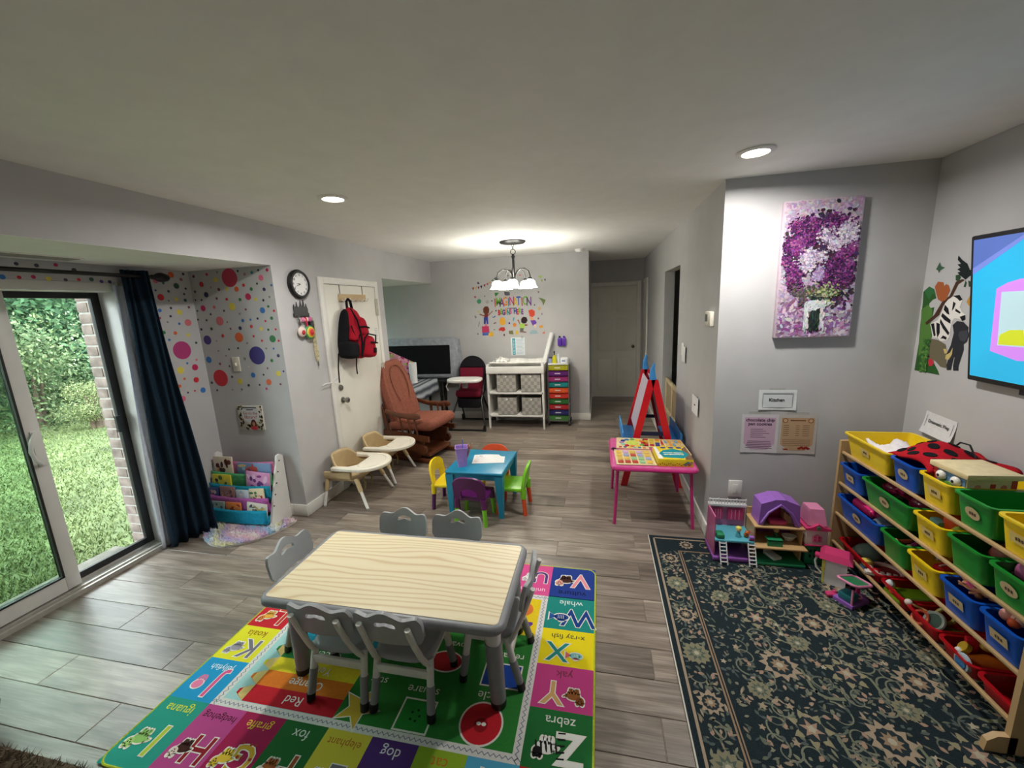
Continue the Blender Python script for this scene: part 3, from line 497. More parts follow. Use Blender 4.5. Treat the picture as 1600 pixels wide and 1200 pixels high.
pad = MB().box(-3.95, -1.0, -0.3, -3.56, 2.28, -0.10).build('patio_slab', mat('weathered_concrete', (84, 84, 70), 0.95, var=0.4, scale=7, bump=0.3, c2=(110, 106, 98)), None)
tag(pad, 'weathered concrete slab outside the patio door', 'slab')

def leaf_cloud(n, rx, ry, rz, size, cols, seed, shell=0.55):
    r = random.Random(seed); b = MB()
    lumps = [(r.uniform(-.6, .6)*rx, r.uniform(-.6, .6)*ry, r.uniform(-.55, .6)*rz, r.uniform(.35, .6)) for _ in range(14)]
    for i in range(n):
        lx, ly, lz, lr = r.choice(lumps)
        d = Vector((r.gauss(0, 1), r.gauss(0, 1), r.gauss(0, 1))).normalized()*(shell + (1-shell)*r.random())
        p = Vector((lx + d.x*rx*lr, ly + d.y*ry*lr, lz + d.z*rz*lr))
        a = Vector((r.gauss(0, 1), r.gauss(0, 1), r.gauss(0, .6) - .2)).normalized()
        q = (a.cross(d) if a.cross(d).length > .1 else a.orthogonal()).normalized()
        s = size*r.uniform(.6, 1.3); w = s*.42
        c = r.choice(cols); k = r.uniform(.8, 1.15); b.c(tuple(min(255, int(v*k)) for v in c))
        b.add([p - a*s*.5, p + q*w*.5, p + a*s*.5, p - q*w*.5], [(0, 1, 2, 3)])
    return b
LEAF = attr_mat('leaf', 0.65)
BARK = mat('bark', (92, 78, 64), 0.95, var=0.4, scale=14, bump=0.6)
SH = [((106, 122, 74), (126, 138, 90), (82, 102, 62), (146, 152, 110)), ((86, 108, 70), (72, 94, 60), (112, 126, 88))]
TR = [((52, 84, 64), (66, 100, 78), (90, 122, 98), (40, 68, 52)), ((68, 102, 70), (90, 122, 84), (52, 84, 56))]
shrub_src = [leaf_cloud(9000, 1.5, 1.5, 1.15, .095, SH[i], 20+i).build('foliage', LEAF, None, 0, fix=False) for i in range(2)]
tree_src = [leaf_cloud(16000, 2.5, 2.5, 2.7, .15, TR[i], 40+i).build('foliage', LEAF, None, 0, fix=False) for i in range(2)]
shrub_labels = ['bright yellow-green shrub at the lawn edge, nearest the brick pier', 'broad leafy shrub in the middle of the lawn edge', 'yellow-green shrub at the lawn edge behind the door stile', 'darker green shrub at the lawn edge, left of the stile', 'rounded shrub furthest left along the lawn edge', 'shrub with dry brown twigs low on the lawn edge', 'far right shrub of the hedge hidden by the pier', 'low shrub in front of the dark trees']
def plant(kind, src, label, x, y, s, sz, rz, group, trunk):
    z0 = lawn_z(x, y)
    t = thing(kind, label, 'tree' if kind == 'leafy_tree' else 'shrub', (x, y, z0), rz, group)
    f = bpy.data.objects.new('foliage', src.data); COL.objects.link(f); f.parent = t; f['kind'] = 'stuff'
    f.scale = (s, s, sz); f.location = (0, 0, trunk)
    b = MB()
    for k in range(4 if kind != 'leafy_tree' else 1):
        a = k*1.7; r = .05 if kind != 'leafy_tree' else .17
        b.tube([(0.06*cos(a), 0.06*sin(a), -.1), (.2*cos(a)*s, .2*sin(a)*s, trunk*.6), (.3*cos(a)*s, .3*sin(a)*s, trunk*1.3)], [r, r*.7, r*.3], 7)
    b.build('trunk' if kind == 'leafy_tree' else 'stem', BARK, t)
for i, (x, y, s, sz) in enumerate([(-9.3, 7.0, 0.62, 0.62), (-10.0, 5.1, .75, 1.0), (-10.2, 3.0, .75, .95), (-10.2, .9, .75, .9), (-10.0, -1.2, .75, 1.0), (-8.7, 5.2, .30, .34), (-9.7, 9.0, .7, .8), (-9.0, 8.3, .35, .4)]):
    plant('leafy_shrub', shrub_src[0 if i % 3 != 1 else 1], shrub_labels[i], x, y, s, sz, 70*i, 'shrubs along the lawn edge', 0.62*sz + .25)
tree_labels = ['dark green tree beyond the shrubs, nearest the brick pier', 'tall tree behind the shrubs in the middle of the patio view', 'tall tree behind the door stile', 'tall tree left of the door stile', 'tree furthest left behind the shrubs', 'back row tree rising over the middle shrubs', 'back row tree over the left shrubs', 'tree furthest right, hidden by the pier', 'back row tree furthest right over the trees', 'back row tree furthest left behind the door stile']
for i, (x, y, s, sz, tk) in enumerate([(-12.6, 9.6, .95, 1.1, 1.8), (-13.0, 6.4, .9, 1.1, 1.9), (-13.0, 3.2, .9, 1.1, 1.9), (-12.8, 0.0, .9, 1.1, 1.9), (-12.8, -3.2, .9, 1.1, 1.9), (-17.5, 9.5, 1.3, 1.6, 3.2), (-17.5, 4.5, 1.3, 1.6, 3.2), (-12.4, 13.0, .95, 1.1, 1.8), (-17.5, 14.5, 1.3, 1.6, 3.0), (-17.5, -0.5, 1.3, 1.6, 3.2)]):
    plant('leafy_tree', tree_src[i % 2], tree_labels[i], x, y, s, sz, 47*i, 'trees behind the lawn', tk)
for o in shrub_src + tree_src: bpy.data.objects.remove(o)
# brick pier beside the patio door, each brick its own piece
wall_ext = struct(B('wall_exterior_pier', mat('mortar', (150, 146, 140), 0.95, var=0.15, scale=40, bump=0.3), None, (-3.772, 2.308, -0.13, -3.515, 2.7, 2.3)))
BRICK = mat('grey_brown_brick', (104, 90, 82), 0.9, var=0.3, scale=14, bump=0.4, c2=(128, 114, 106))
brm = None
for k in range(29):
    z = -0.13 + 0.081*k
    xs = [(-3.777, -3.575), (-3.565, -3.51)] if k % 2 else [(-3.777, -3.675), (-3.665, -3.51)]
    for a, c in xs:
        o = B('brick', BRICK, wall_ext, (a, 2.302, z, c, 2.4, z + 0.068), r=0.004)

# ================================================================== PATIO ALCOVE
def dots(tab, parent, plane):
    mem = {}
    for a, z, r, ck in tab:
        c = DOTC[ck]
        if ck not in mem: mem[ck] = pc(c, 0.6)
        b = MB()
        n = 24 if r > .03 else 12
        M = Matrix.Translation((-3.28, a, z)) @ Matrix.Rotation(pi/2, 4, 'Y') if plane == 'x' else Matrix.Translation((a, 2.79, z)) @ Matrix.Rotation(pi/2, 4, 'X')
        b.lathe([(r, 0.0), (r, 0.0011)], n)
        o = b.build('dot_sticker', mem[ck], parent, 0); o.matrix_local = M
dots(DOTS_PATIO, wall_patio, 'x')
dots(DOTS_ALCOVE, wall_left, 'y')
vent = thing('ceiling_vent', 'white slotted air vent in the ceiling above the patio door', 'vent', (-3.08, 1.70, 2.115))
B('frame', WHITE, vent, (-.06, -.26, -.006, .06, .24, 0), r=.002)
for k in range(5): B('slat', mat('vent_shadow_grey', (150, 148, 142), .5), vent, (-.048 + .022*k, -.24, -.010, -.036 + .022*k, .22, -.005))
# curtain rod
rod = thing('curtain_rod', 'black curtain rod with oval finial above the patio door', 'curtain rod', (-3.2, 1.5, 2.045))
MB().cyl((0, -1.1, 0), (0, 0.93, 0), 0.013, n=12).build('rod', BLACKM, rod)
MB().lathe([(0.0, 0), (0.013, 0.0), (0.017, 0.01), (0.011, 0.018), (0.032, 0.05), (0.036, 0.075), (0.026, 0.115), (0.008, 0.135), (0, 0.137)], 16, Matrix.Translation((0, .93, 0)) @ Matrix.Rotation(-pi/2, 4, 'X')).build('finial', BLACKM, rod)
for y in (-0.9, 0.84): MB().tube([(-.08, y, 0.02), (-.03, y, .02), (0, y, -.012)], .007).build('bracket', BLACKM, rod)
def curtain(name, label, m, pts_top, pts_bot, ztop, zbot, amp, waves, n=70, nv=24, ease=1.0):
    (ax, ay), (bx, by) = pts_top; (cx, cy), (dx, dy) = pts_bot
    def fn(u, v):
        e = v**ease
        x0 = ax + (bx-ax)*u; y0 = ay + (by-ay)*u; x1 = cx + (dx-cx)*u; y1 = cy + (dy-cy)*u
        x = x0 + (x1-x0)*e; y = y0 + (y1-y0)*e
        w = sin(u*waves*2*pi + .8*sin(3*v + u*5))*amp*(.55 + .6*v)
        nx, ny = (by-ay), -(bx-ax); L = math.hypot(nx, ny) or 1
        return (x + w*nx/L + .012*sin(7*v + 9*u), y + w*ny/L, ztop + (zbot-ztop)*v)
    o = MB().grid(fn, n, nv).build(name, m, None, 80, thick=.003)
    return tag(o, label, 'curtain')
curtain('navy_curtain', 'dark navy curtain gathered at the side of the patio door', fabric('navy_cloth', (26, 46, 62), scale=70), ((-3.225, 2.255), (-3.185, 2.40)), ((-3.24, 2.20), (-3.11, 2.475)), 2.085, 0.012, .024, 4.2)
cs = curtain('sheer_curtain', 'pale sheer curtain hanging behind the navy curtain', mat('sheer_white_cloth', (214, 222, 238), .8, var=.08, scale=40, bump=.2), ((-3.276, 2.225), (-3.268, 2.29)), ((-3.278, 2.165), (-3.27, 2.27)), 1.98, 0.012, .007, 2.6)
sw = thing('light_switch', 'white light switch plate among the dots in the patio alcove', 'light switch', (-2.962, 2.79, 1.345))
B('plate', mat('ivory_plastic', (226, 220, 206), .4), sw, (-.036, -.007, -.06, .036, 0, .06), r=.003)
B('toggle', mat('ivory_plastic', (226, 220, 206), .4), sw, (-.006, -.02, -.012, .006, -.005, .012), r=.002)
bk = thing('library_book', 'picture book about the library mounted on the alcove wall', 'book', (-2.9, 2.79, .885))
B('cover', pc((206, 202, 192)), bk, (-.122, -.012, -.105, .122, 0, .105), r=.002)
p = MB().m(PRINT)
rr = random.Random(5)
for i in range(120):
    u, v = rr.uniform(-.115, .115), rr.uniform(-.1, .1)
    if abs(u) < .075 and v > -.06: continue
    p.c(rr.choice([(126, 142, 82), (86, 72, 48), (190, 170, 110), (64, 60, 50), (150, 120, 80)])).disc(u, v, .012, .009, -.0125, 'xz', 7, rr.random()*3)
p.c((214, 216, 220)).disc(0, .03, .09, .075, -.0128, 'xz', 24)
p.c((96, 50, 42)).disc(.02, -.055, .028, .04, -.0131, 'xz'); p.c((196, 60, 70)).disc(.02, -.09, .038, .018, -.0134, 'xz'); p.c((190, 140, 110)).disc(.02, -.055, .014, .018, -.0137, 'xz')
put_text(p, 'Go to the', .036, Mwall_y(0, -.0134, .04), (190, 50, 70)); put_text(p, 'library!', .044, Mwall_y(0, -.0134, .005), (190, 50, 70))
p.c((50, 50, 60)).flat([(-.07, .084), (.07, .084), (.07, .092), (-.07, .092)], -.0134, 'xz').flat([(-.035, .066), (.035, .066), (.035, .073), (-.035, .073)], -.0134, 'xz')
p.build('cover_print', None, bk, 0, fix=False)

# fluffy half-round rug
fl = thing('fluffy_rug', 'fluffy half-round pastel rainbow rug below the book rack', 'rug', (-2.87, 2.47, 0))
def fpt(a, k=1.0): return (-.02 + .36*k*cos(a), .03 + .44*k*sin(a))
b = MB(); n = 48
out = [(.35*cos(a) if abs(cos(a)) < 1 else .35*cos(a), -.0 - .43*abs(sin(a))) for a in [pi*i/n for i in range(n+1)]]
b.prism([(x, y + .22) for x, y in out], 0.0, .012).build('backing', fabric('rug_backing', (226, 222, 216)), fl)
b = MB(); rr = random.Random(11)
PAST = [(244, 240, 234), (232, 186, 222), (168, 212, 236), (240, 240, 244), (238, 236, 184), (196, 190, 236), (240, 204, 214)]
for i in range(9000):
    a = rr.uniform(0, pi); k = math.sqrt(rr.random())
    x = .35*k*cos(a); y = .22 - .43*k*abs(sin(a)); 
    ci = int((x*5.0 + y*7.5 + .5*sin(x*11 + 2) + rr.gauss(0, .16))*2.6 + 70) % len(PAST)
    b.c(PAST[ci]); l = rr.uniform(.018, .04); t = rr.random()*6.28; w = .004
    dx, dy = cos(t)*l, sin(t)*l*.8 - .004
    b.add([(x - w*sin(t), y + w*cos(t), .010), (x + w*sin(t), y - w*cos(t), .010), (x + dx, y + dy, .022 + rr.random()*.016)], [(0, 1, 2)])
o = b.build('pile', attr_mat('fluffy_pile', .95), fl, 0, fix=False); o['kind'] = 'stuff'

# sling book rack
rk = thing('book_rack', 'white sling book rack with coloured cloth pockets in the alcove', 'book rack', (-2.965, 2.66, 0))
side = [(-.115, 0), (.115, 0), (.115, .56), (.085, .582), (.055, .575), (-.1, .06)]
for x in (-.325, .305):
    s = MB().prism([(y, z) for y, z in side], x, x + .02, 'yz').build('side_panel', WHITE, rk)
    if x > 0:
        for q in range(5): MB().lathe([(0, 0), (.006, 0), (.006, .003), (0, .003)], 10, Matrix.Translation((x + .02, .068 - .031*q, .53 - .088*q)) @ Matrix.Rotation(pi/2, 4, 'Y')).build('bolt', BLACKM, s)
sl_c = [('pink', (204, 118, 164)), ('green', (88, 176, 116)), ('teal', (36, 150, 178)), ('purple', (176, 96, 168)), ('blue', (32, 156, 190))]
slots = []
for q, (nm, c) in enumerate(sl_c):
    yb = .055 - .036*q; zt = .535 - .092*q; slots.append((yb, zt))
    def fn(u, v, yb=yb, zt=zt):
        a = v
        if a < .5: y = yb - .03; z = zt - (a/.5)*.12
        else: y = yb - .03 + (a-.5)/.5*.05; z = zt - .12 + (a-.5)/.5*.06
        return (-.305 + .61*u, y - .008*sin(pi*u), z - .012*sin(pi*u)*(1 if v < .1 else .6))
    MB().grid(fn, 14, 9).build('sling_pocket', fabric('sling_' + nm, c, scale=40), rk, 80, thick=.004, label=nm + ' cloth sling pocket')
# books in the rack
def book(name, label, x, q, w, h, c, deco, tilt=0, dz=0.03, rz=0):
    yb, zt = slots[q]
    t = thing(name, label, 'book', (-2.965 + x, 2.66 + yb - .017 - .004*dz, zt - .10), rz, 'picture books in the sling rack')
    t.rotation_euler = (radians(-4), radians(tilt), 0)
    B('cover', pc(c, .45), t, (-w/2, -.006, 0, w/2, .006, h), r=.0015)
    b = MB().m(PRINT); r = random.Random(label)
    for i in range(16):
        b.c(r.choice(deco)).disc(r.uniform(-.38, .38)*w, r.uniform(.15, .85)*h, w*r.uniform(.05, .16), h*r.uniform(.04, .12), -.0065 - .0001*i, 'xz', 10, r.random()*3)
    b.build('cover_print', None, t, 0, fix=False)
book('picture_book', 'cream book with dark figures at the top left of the rack', -.19, 1, .19, .222, (222, 208, 186), [(70, 50, 60), (120, 70, 60), (206, 150, 110), (90, 40, 50)])
book('picture_book', 'wide blue book at the top right of the rack', .12, 1, .33, .178, (116, 152, 196), [(60, 110, 170), (200, 90, 80), (230, 200, 150), (150, 190, 220)])
book('picture_book', 'yellow book with dark lettering in front of the green sling', -.19, 2, .19, .168, (226, 210, 62), [(50, 60, 40), (90, 130, 60), (230, 220, 120)])
book('picture_book', 'pink book in front of the green sling', .17, 2, .23, .205, (220, 150, 200), [(150, 70, 150), (240, 200, 230), (110, 60, 130)], 4)
book('picture_book', 'small navy book at the far end of the third row', -.25, 3, .10, .155, (60, 70, 120), [(190, 120, 150), (120, 130, 190), (220, 200, 200)])
book('picture_book', 'brown book in the middle of the third row', -.11, 3, .15, .172, (160, 122, 122), [(190, 150, 140), (120, 90, 90), (210, 190, 150)])
book('picture_book', 'white and pale blue book in the third row', .04, 3, .13, .148, (214, 226, 238), [(190, 214, 236), (240, 240, 240)])
book('picture_book', 'cream book with red marks in the third row', .19, 3, .14, .168, (236, 222, 180), [(190, 60, 60), (90, 130, 90), (240, 230, 200)], -4)
book('picture_book', 'grey-green book at the far end of the front row', -.21, 4, .17, .142, (150, 168, 160), [(80, 120, 110), (200, 200, 190)])
book('picture_book', 'orange book in the front row of the rack', -.035, 4, .15, .142, (230, 140, 70), [(180, 60, 40), (250, 210, 120)])
book('picture_book', 'white book leaning in the front row of the rack', .19, 4, .19, .15, (222, 220, 206), [(120, 120, 110), (190, 170, 110), (80, 90, 90)], 5)

# dark upholstered edge at the left
sofa = thing('ottoman', 'dark grey upholstered ottoman edge at the lower left', 'ottoman', (-2.72, .755, 0))
MB().rbox(-.30, -.35, .06, .17, .22, .44, .06, 3).build('body', fabric('charcoal_cloth', (70, 70, 74)), sofa)
for x in (-.24, .11):
    for y in (-.29, .16): MB().cyl((x, y, 0), (x, y, .07), .018, .022).build('leg', BLACK, sofa)
# ================================================================== CLASSROOM TABLE + GREY CHAIRS
GREYP = mat('grey_plastic', (146, 148, 153), .38, var=.05)
GREYC = mat('grey_chair_plastic', (178, 180, 184), .4, var=.04)
GREYD = mat('grey_sleeve', (146, 147, 150), .5, var=.06)
WHP = mat('offwhite_plastic', (238, 235, 231), .42, var=.05)
def ash():
    m = bpy.data.materials.new('pale_ash_laminate'); m.use_nodes = True
    nt = m.node_tree; b = nt.nodes['Principled BSDF']; L = nt.links.new
    tc = nt.nodes.new('ShaderNodeTexCoord'); mp = nt.nodes.new('ShaderNodeMapping'); mp.inputs['Scale'].default_value = (0.22, 1.0, 1)
    w = nt.nodes.new('ShaderNodeTexWave'); w.wave_type = 'BANDS'; w.bands_direction = 'Y'
    w.inputs['Scale'].default_value = 9.0; w.inputs['Distortion'].default_value = 30.0; w.inputs['Detail'].default_value = 2.0; w.inputs['Detail Scale'].default_value = 0.42
    rp = nt.nodes.new('ShaderNodeValToRGB'); e = rp.color_ramp.elements
    e[0].position = .0; e[0].color = rgb((248, 234, 200)); e[1].position = 1.0; e[1].color = rgb((228, 204, 162))
    q = e.new(.72); q.color = rgb((244, 229, 192))
    L(tc.outputs['Object'], mp.inputs[0]); L(mp.outputs[0], w.inputs['Vector']); L(w.outputs['Fac'], rp.inputs[0]); L(rp.outputs[0], b.inputs['Base Color'])
    b.inputs['Roughness'].default_value = .35
    return m
tb = thing('activity_table', 'large pale wood activity table with grey rim on the alphabet rug', 'table', (-.925, 1.575, .0104))
W2, D2, TZ = .558, .288, .492
def rrect(w, d, r, n=6):
    pts = []
    for cx, cy, a0 in ((w-r, d-r, 0), (-w+r, d-r, pi/2), (-w+r, -d+r, pi), (w-r, -d+r, 3*pi/2)):
        pts += [(cx + r*cos(a0 + pi/2*i/n), cy + r*sin(a0 + pi/2*i/n)) for i in range(n+1)]
    return pts
MB().prism(rrect(W2-.022, D2-.022, .02), TZ-.02, TZ+.001).build('table_top', ash(), tb, 30)
b = MB(); P = [(x, y, TZ-.02) for x, y in rrect(W2-.014, D2-.014, .04)]
b.tube(P, .0215, 10, True).build('rim', GREYP, tb)
B('apron', GREYP, tb, (-W2+.03, -D2+.03, TZ-.05, W2-.03, D2-.03, TZ-.022))
for sx in (-1, 1):
    for sy in (-1, 1):
        x, y = sx*(W2-.075), (-(D2-.125) if sy < 0 else D2-.038)
        lg = MB().cyl((x, y, TZ-.03), (x, y, .28), .036, .034, 18).build('leg', WHP, tb)
        MB().cyl((x, y, .32), (x + sx*.008, y, .025), .038, .034, 18).build('leg_sleeve', GREYD, lg)
        MB().cyl((x + sx*.008, y, .03), (x + sx*.009, y, 0), .036, .034, 18).build('foot_cap', BLACK, lg)

def make_grey_chair():
    t = thing('grey_chair', '', 'chair')
    # backrest board: wavy top, hand slot
    yb, tilt = -.118, radians(10)
    w, h = .15, .155
    N = 40
    def top(u):  # u -1..1
        return h - .02 + .030*math.exp(-(u/.33)**2) - .009*math.exp(-((abs(u)-.52)/.18)**2) - (.035*max(0, (abs(u)-.86)/.14)**2)
    b = MB(); T = .016
    M = Matrix.Translation((0, yb-.050, .395)) @ Matrix.Rotation(tilt, 4, 'X')
    def slot_lo(u): return h*.60 - .004 + .010*math.exp(-(u/.13)**2)
    def slot_hi(u): return h*.60 + .020 + .006*math.exp(-(u/.13)**2) - .016*max(0, (abs(u)-.22)/.1)**2
    vs = []; fs = []
    us = [-1 + 2*i/N for i in range(N+1)]
    sw_ = .30
    def quad(u0, u1, l0, h0, l1, h1, curve=.02):
        def P(u, z, s): return (u*w, s*T/2 + curve*(u*u) , z)
        q = [P(u0, l0, -1), P(u1, l1, -1), P(u1, h1, -1), P(u0, h0, -1), P(u0, l0, 1), P(u1, l1, 1), P(u1, h1, 1), P(u0, h0, 1)]
        b.add(q, [(0,1,2,3),(4,7,6,5),(0,4,5,1),(3,2,6,7),(0,3,7,4),(1,5,6,2)], M)
    for i in range(N):
        u0, u1 = us[i], us[i+1]
        lo = lambda u: .03*max(0, (abs(u)-.85)/.15)**2
        if -sw_ <= (u0+u1)/2 <= sw_:
            quad(u0, u1, lo(u0), slot_lo(u0), lo(u1), slot_lo(u1)); quad(u0, u1, slot_hi(u0), top(u0), slot_hi(u1), top(u1))
        else: quad(u0, u1, lo(u0), top(u0), lo(u1), top(u1))
    b.build('backrest', GREYC, t, 50)
    # seat
    def fn(u, v):
        a = 2*pi*u; k = v
        ex = .135*(abs(cos(a))**.55)*(1 if cos(a) > 0 else -1); ey = .13*(abs(sin(a))**.55)*(1 if sin(a) > 0 else -1)
        return (ex*k, ey*k + .012, .262 + .012*k**3 - (.02 if (v > .97) else 0))
    MB().grid(fn, 36, 10, True).build('seat', GREYC, t, 60, thick=.008)
    for s in (-1, 1):
        # rear upright
        MB().tube([(s*.105, -.203, .497), (s*.105, -.189, .455), (s*.107, -.162, .38), (s*.112, -.130, .30), (s*.118, -.105, .25), (s*.123, -.080, .215)], [.013, .0145, .0145, .0145, .016, .014], 8, flat=.011).build('back_upright', WHP, t)
        for f, (y0, y1) in ((-1, (-.075, -.14)), (1, (.10, .14))):
            lg = MB().cyl((s*.122, y0, .25), (s*.128, y0 + (y1-y0)*.5, .125), .0165, .0155, 12).build('leg', WHP, t)
            MB().cyl((s*.127, y0 + (y1-y0)*.42, .14), (s*.134, y0 + (y1-y0)*.93, .02), .0185, .018, 12).build('leg_sleeve', GREYD, lg)
            MB().cyl((s*.134, y0 + (y1-y0)*.90, .035), (s*.135, y1, 0), .0195, .019, 12).build('foot_cap', BLACK, lg)
        MB().box(s*.122-.008, -.08, .225, s*.122+.008, .11, .25).build('side_rail', WHP, t)
    MB().rbox(-.125, -.105, .165, .125, -.089, .205, .005).build('stretcher', WHP, t)
    MB().rbox(-.125, .112, .165, .125, .125, .205, .005).build('stretcher', WHP, t)
    return t
ch = make_grey_chair()
gc = [((-1.143, 1.424), 0, 'grey chair at the near side of the activity table, toward the patio door'), ((-.832, 1.428), 0, 'grey chair at the near side of the activity table, toward the dark floral rug'),
      ((-.487, 1.632), 90, 'grey chair at the activity table end facing the toy shelf side'), ((-1.447, 1.64), -90, 'grey chair at the activity table end facing the patio door'),
      ((-1.138, 1.838), 180, 'grey chair at the far side of the activity table, left of the two'), ((-.806, 1.850), 180, 'grey chair at the far side of the activity table, nearer the blue table')]
for i, ((x, y), rz, lb) in enumerate(gc):
    o = ch if i == 0 else copy_tree(ch)
    o.location = (x, y, .0104); o.rotation_euler = (0, 0, radians(rz)); tag(o, lb, 'chair', 'grey chairs around the activity table')

# ================================================================== BLUE TABLE + SMALL CHAIRS
BLU = mat('teal_blue_plastic', (14, 134, 172), .35, var=.06)
bt = thing('small_blue_table', 'small square blue plastic table with four bright chairs', 'table', (-1.0, 3.215, 0), -2)
MB().rbox(-.25, -.265, .375, .25, .265, .40, .012, 3).build('table_top', BLU, bt)
MB().rbox(-.235, -.25, .33, .235, -.235, .38, .004).rbox(-.235, .235, .33, .235, .25, .38, .004).rbox(-.235, -.235, .33, -.22, .235, .38, .004).rbox(.22, -.235, .33, .235, .235, .38, .004).build('apron', BLU, bt)
for sx in (-1, 1):
    for sy in (-1, 1):
        x, y = sx*.213, sy*.228
        b = MB(); n = 4
        b.add([(x-.034, y-.034, .37), (x+.034, y-.034, .37), (x+.034, y+.034, .37), (x-.034, y+.034, .37), (x-.017+sx*.006, y-.017+sy*.006, 0), (x+.017+sx*.006, y-.017+sy*.006, 0), (x+.017+sx*.006, y+.017+sy*.006, 0), (x-.017+sx*.006, y+.017+sy*.006, 0)],
              [(0,1,2,3),(4,7,6,5),(0,4,5,1),(1,5,6,2),(2,6,7,3),(3,7,4,0)]).build('leg', BLU, bt)
def small_chair(label, body, legs, loc, rz):
    bm_ = mat('plastic_%02x%02x%02x' % body, body, .32, var=.05); lm = mat('plastic_%02x%02x%02x' % legs, legs, .35, var=.05)
    t = thing('small_chair', label, 'chair', (loc[0], loc[1], 0), rz, 'bright plastic chairs around the blue table')
    MB().rbox(-.135, -.105, .205, .135, .13, .235, .012, 3).build('seat', bm_, t)
    # backrest with a rounded cut-out, facing +Y
    b = MB(); N = 28; M = Matrix.Translation((0, -.105, .22)) @ Matrix.Rotation(radians(9), 4, 'X')
    w, h, T = .135, .20, .02
    topf = lambda u: h*(1 - .30*abs(u)**3.2)
    hole = lambda u: (.055 + .045*math.sqrt(max(0, 1-(u/.52)**2))) if abs(u) < .52 else 0
    for i in range(N):
        u0, u1 = -1 + 2*i/N, -1 + 2*(i+1)/N
        a0 = hole(u0) if abs((u0+u1)/2) < .52 else 0; a1 = hole(u1) if abs((u0+u1)/2) < .52 else 0
        def P(u, z, s): return (u*w, s*T/2 + .012*u*u, z)
        q = [P(u0, a0, -1), P(u1, a1, -1), P(u1, topf(u1), -1), P(u0, topf(u0), -1), P(u0, a0, 1), P(u1, a1, 1), P(u1, topf(u1), 1), P(u0, topf(u0), 1)]
        b.add(q, [(0,1,2,3),(4,7,6,5),(0,4,5,1),(3,2,6,7),(0,3,7,4),(1,5,6,2)], M)
    b.build('backrest', bm_, t, 50)
    for sx in (-1, 1):
        for y in (-.10, .11):
            x = sx*.112
            lg = MB().cyl((x, y, .225), (x + sx*.004, y, .145), .024, .023, 14).build('leg_socket', bm_, t)
            MB().cyl((x + sx*.004, y, .16), (x + sx*.014, y + (.012 if y > 0 else -.012), 0), .019, .017, 14).build('leg', lm, t)
    return t
small_chair('yellow plastic chair with purple legs at the blue table', (240, 206, 20), (92, 30, 96), (-1.31, 3.17), -90)
small_chair('purple plastic chair with lime green legs at the blue table', (92, 22, 92), (122, 196, 44), (-1.005, 2.94), -3)
small_chair('lime green plastic chair with orange legs at the blue table', (128, 204, 36), (226, 82, 36), (-.715, 3.165), 90)
small_chair('orange plastic chair behind the blue table', (238, 92, 50), (240, 206, 20), (-.985, 3.46), 180)
cup = thing('pencil_cup', 'lilac square pencil cup on the blue table', 'cup', (-1.145, 3.09, .40), 18)
def sq(r, z, k=.25):
    return [(x, y, z) for x, y in rrect(r, r, r*k, 4)]
b = MB(); rings = [sq(.038, 0), sq(.052, .165), sq(.056, .166), sq(.053, .17), sq(.047, .165), sq(.034, .008)]
n = len(rings[0])
vs = sum(rings, []); fs = []
for j in range(len(rings)-1): fs += [(j*n+i, j*n+(i+1) % n, (j+1)*n+(i+1) % n, (j+1)*n+i) for i in range(n)]
fs += [tuple(range(n-1, -1, -1)), tuple(range((len(rings)-1)*n, len(rings)*n))]
b.add(vs, fs).build('cup_body', mat('lilac_plastic', (176, 140, 214), .35), cup)
for lb, c, (x, y), (dx, dy), h in [('blue pen standing in the lilac cup', (80, 100, 190), (-1.145, 3.09), (.01, .02), .235), ('red pencil leaning in the lilac cup', (196, 52, 48), (-1.13, 3.085), (.055, .0), .195), ('orange pencil leaning in the lilac cup', (220, 110, 60), (-1.125, 3.10), (.075, .01), .19), ('dark red crayon in the lilac cup', (140, 40, 44), (-1.12, 3.08), (.06, -.015), .185)]:
    t = thing('pencil', lb, 'pencil', (x, y, .41), 0, 'pencils in the lilac cup')
    MB().cyl((0, 0, 0), (dx*.93, dy*.93, h*.93), .0045, n=6).build('shaft', pc(c, .4), t)
    MB().cyl((dx*.93, dy*.93, h*.93), (dx, dy, h), .0045, .001, n=6).build('tip', pc((214, 180, 130), .6), t)
pp = thing('worksheet', 'white worksheet lying on the blue table', 'paper', (-.955, 3.255, .4002), 10)
MB().grid(lambda u, v: ((u-.5)*.28, (v-.5)*.205, .002 + .003*sin(5*u)*v), 12, 8).build('sheet', pc((240, 238, 236), .8), pp, 60)
b = MB().m(PRINT)
b.c((70, 70, 80)).flat([(-.09, .055), (-.06, .058), (-.06, .066), (-.09, .063)], .0065)
for k in range(6): b.c((190, 110, 110) if k % 2 else (120, 120, 130)).flat([(-.125, .07-.026*k), (-.105 + .004*k, .07-.026*k), (-.105 + .004*k, .074-.026*k), (-.125, .074-.026*k)], .0065)
for k in range(4): b.c((170, 170, 176)).flat([(-.095, .03-.024*k), (-.03, .03-.024*k), (-.03, .032-.024*k), (-.095, .032-.024*k)], .0065)
b.build('printing', None, pp, 0, fix=False)
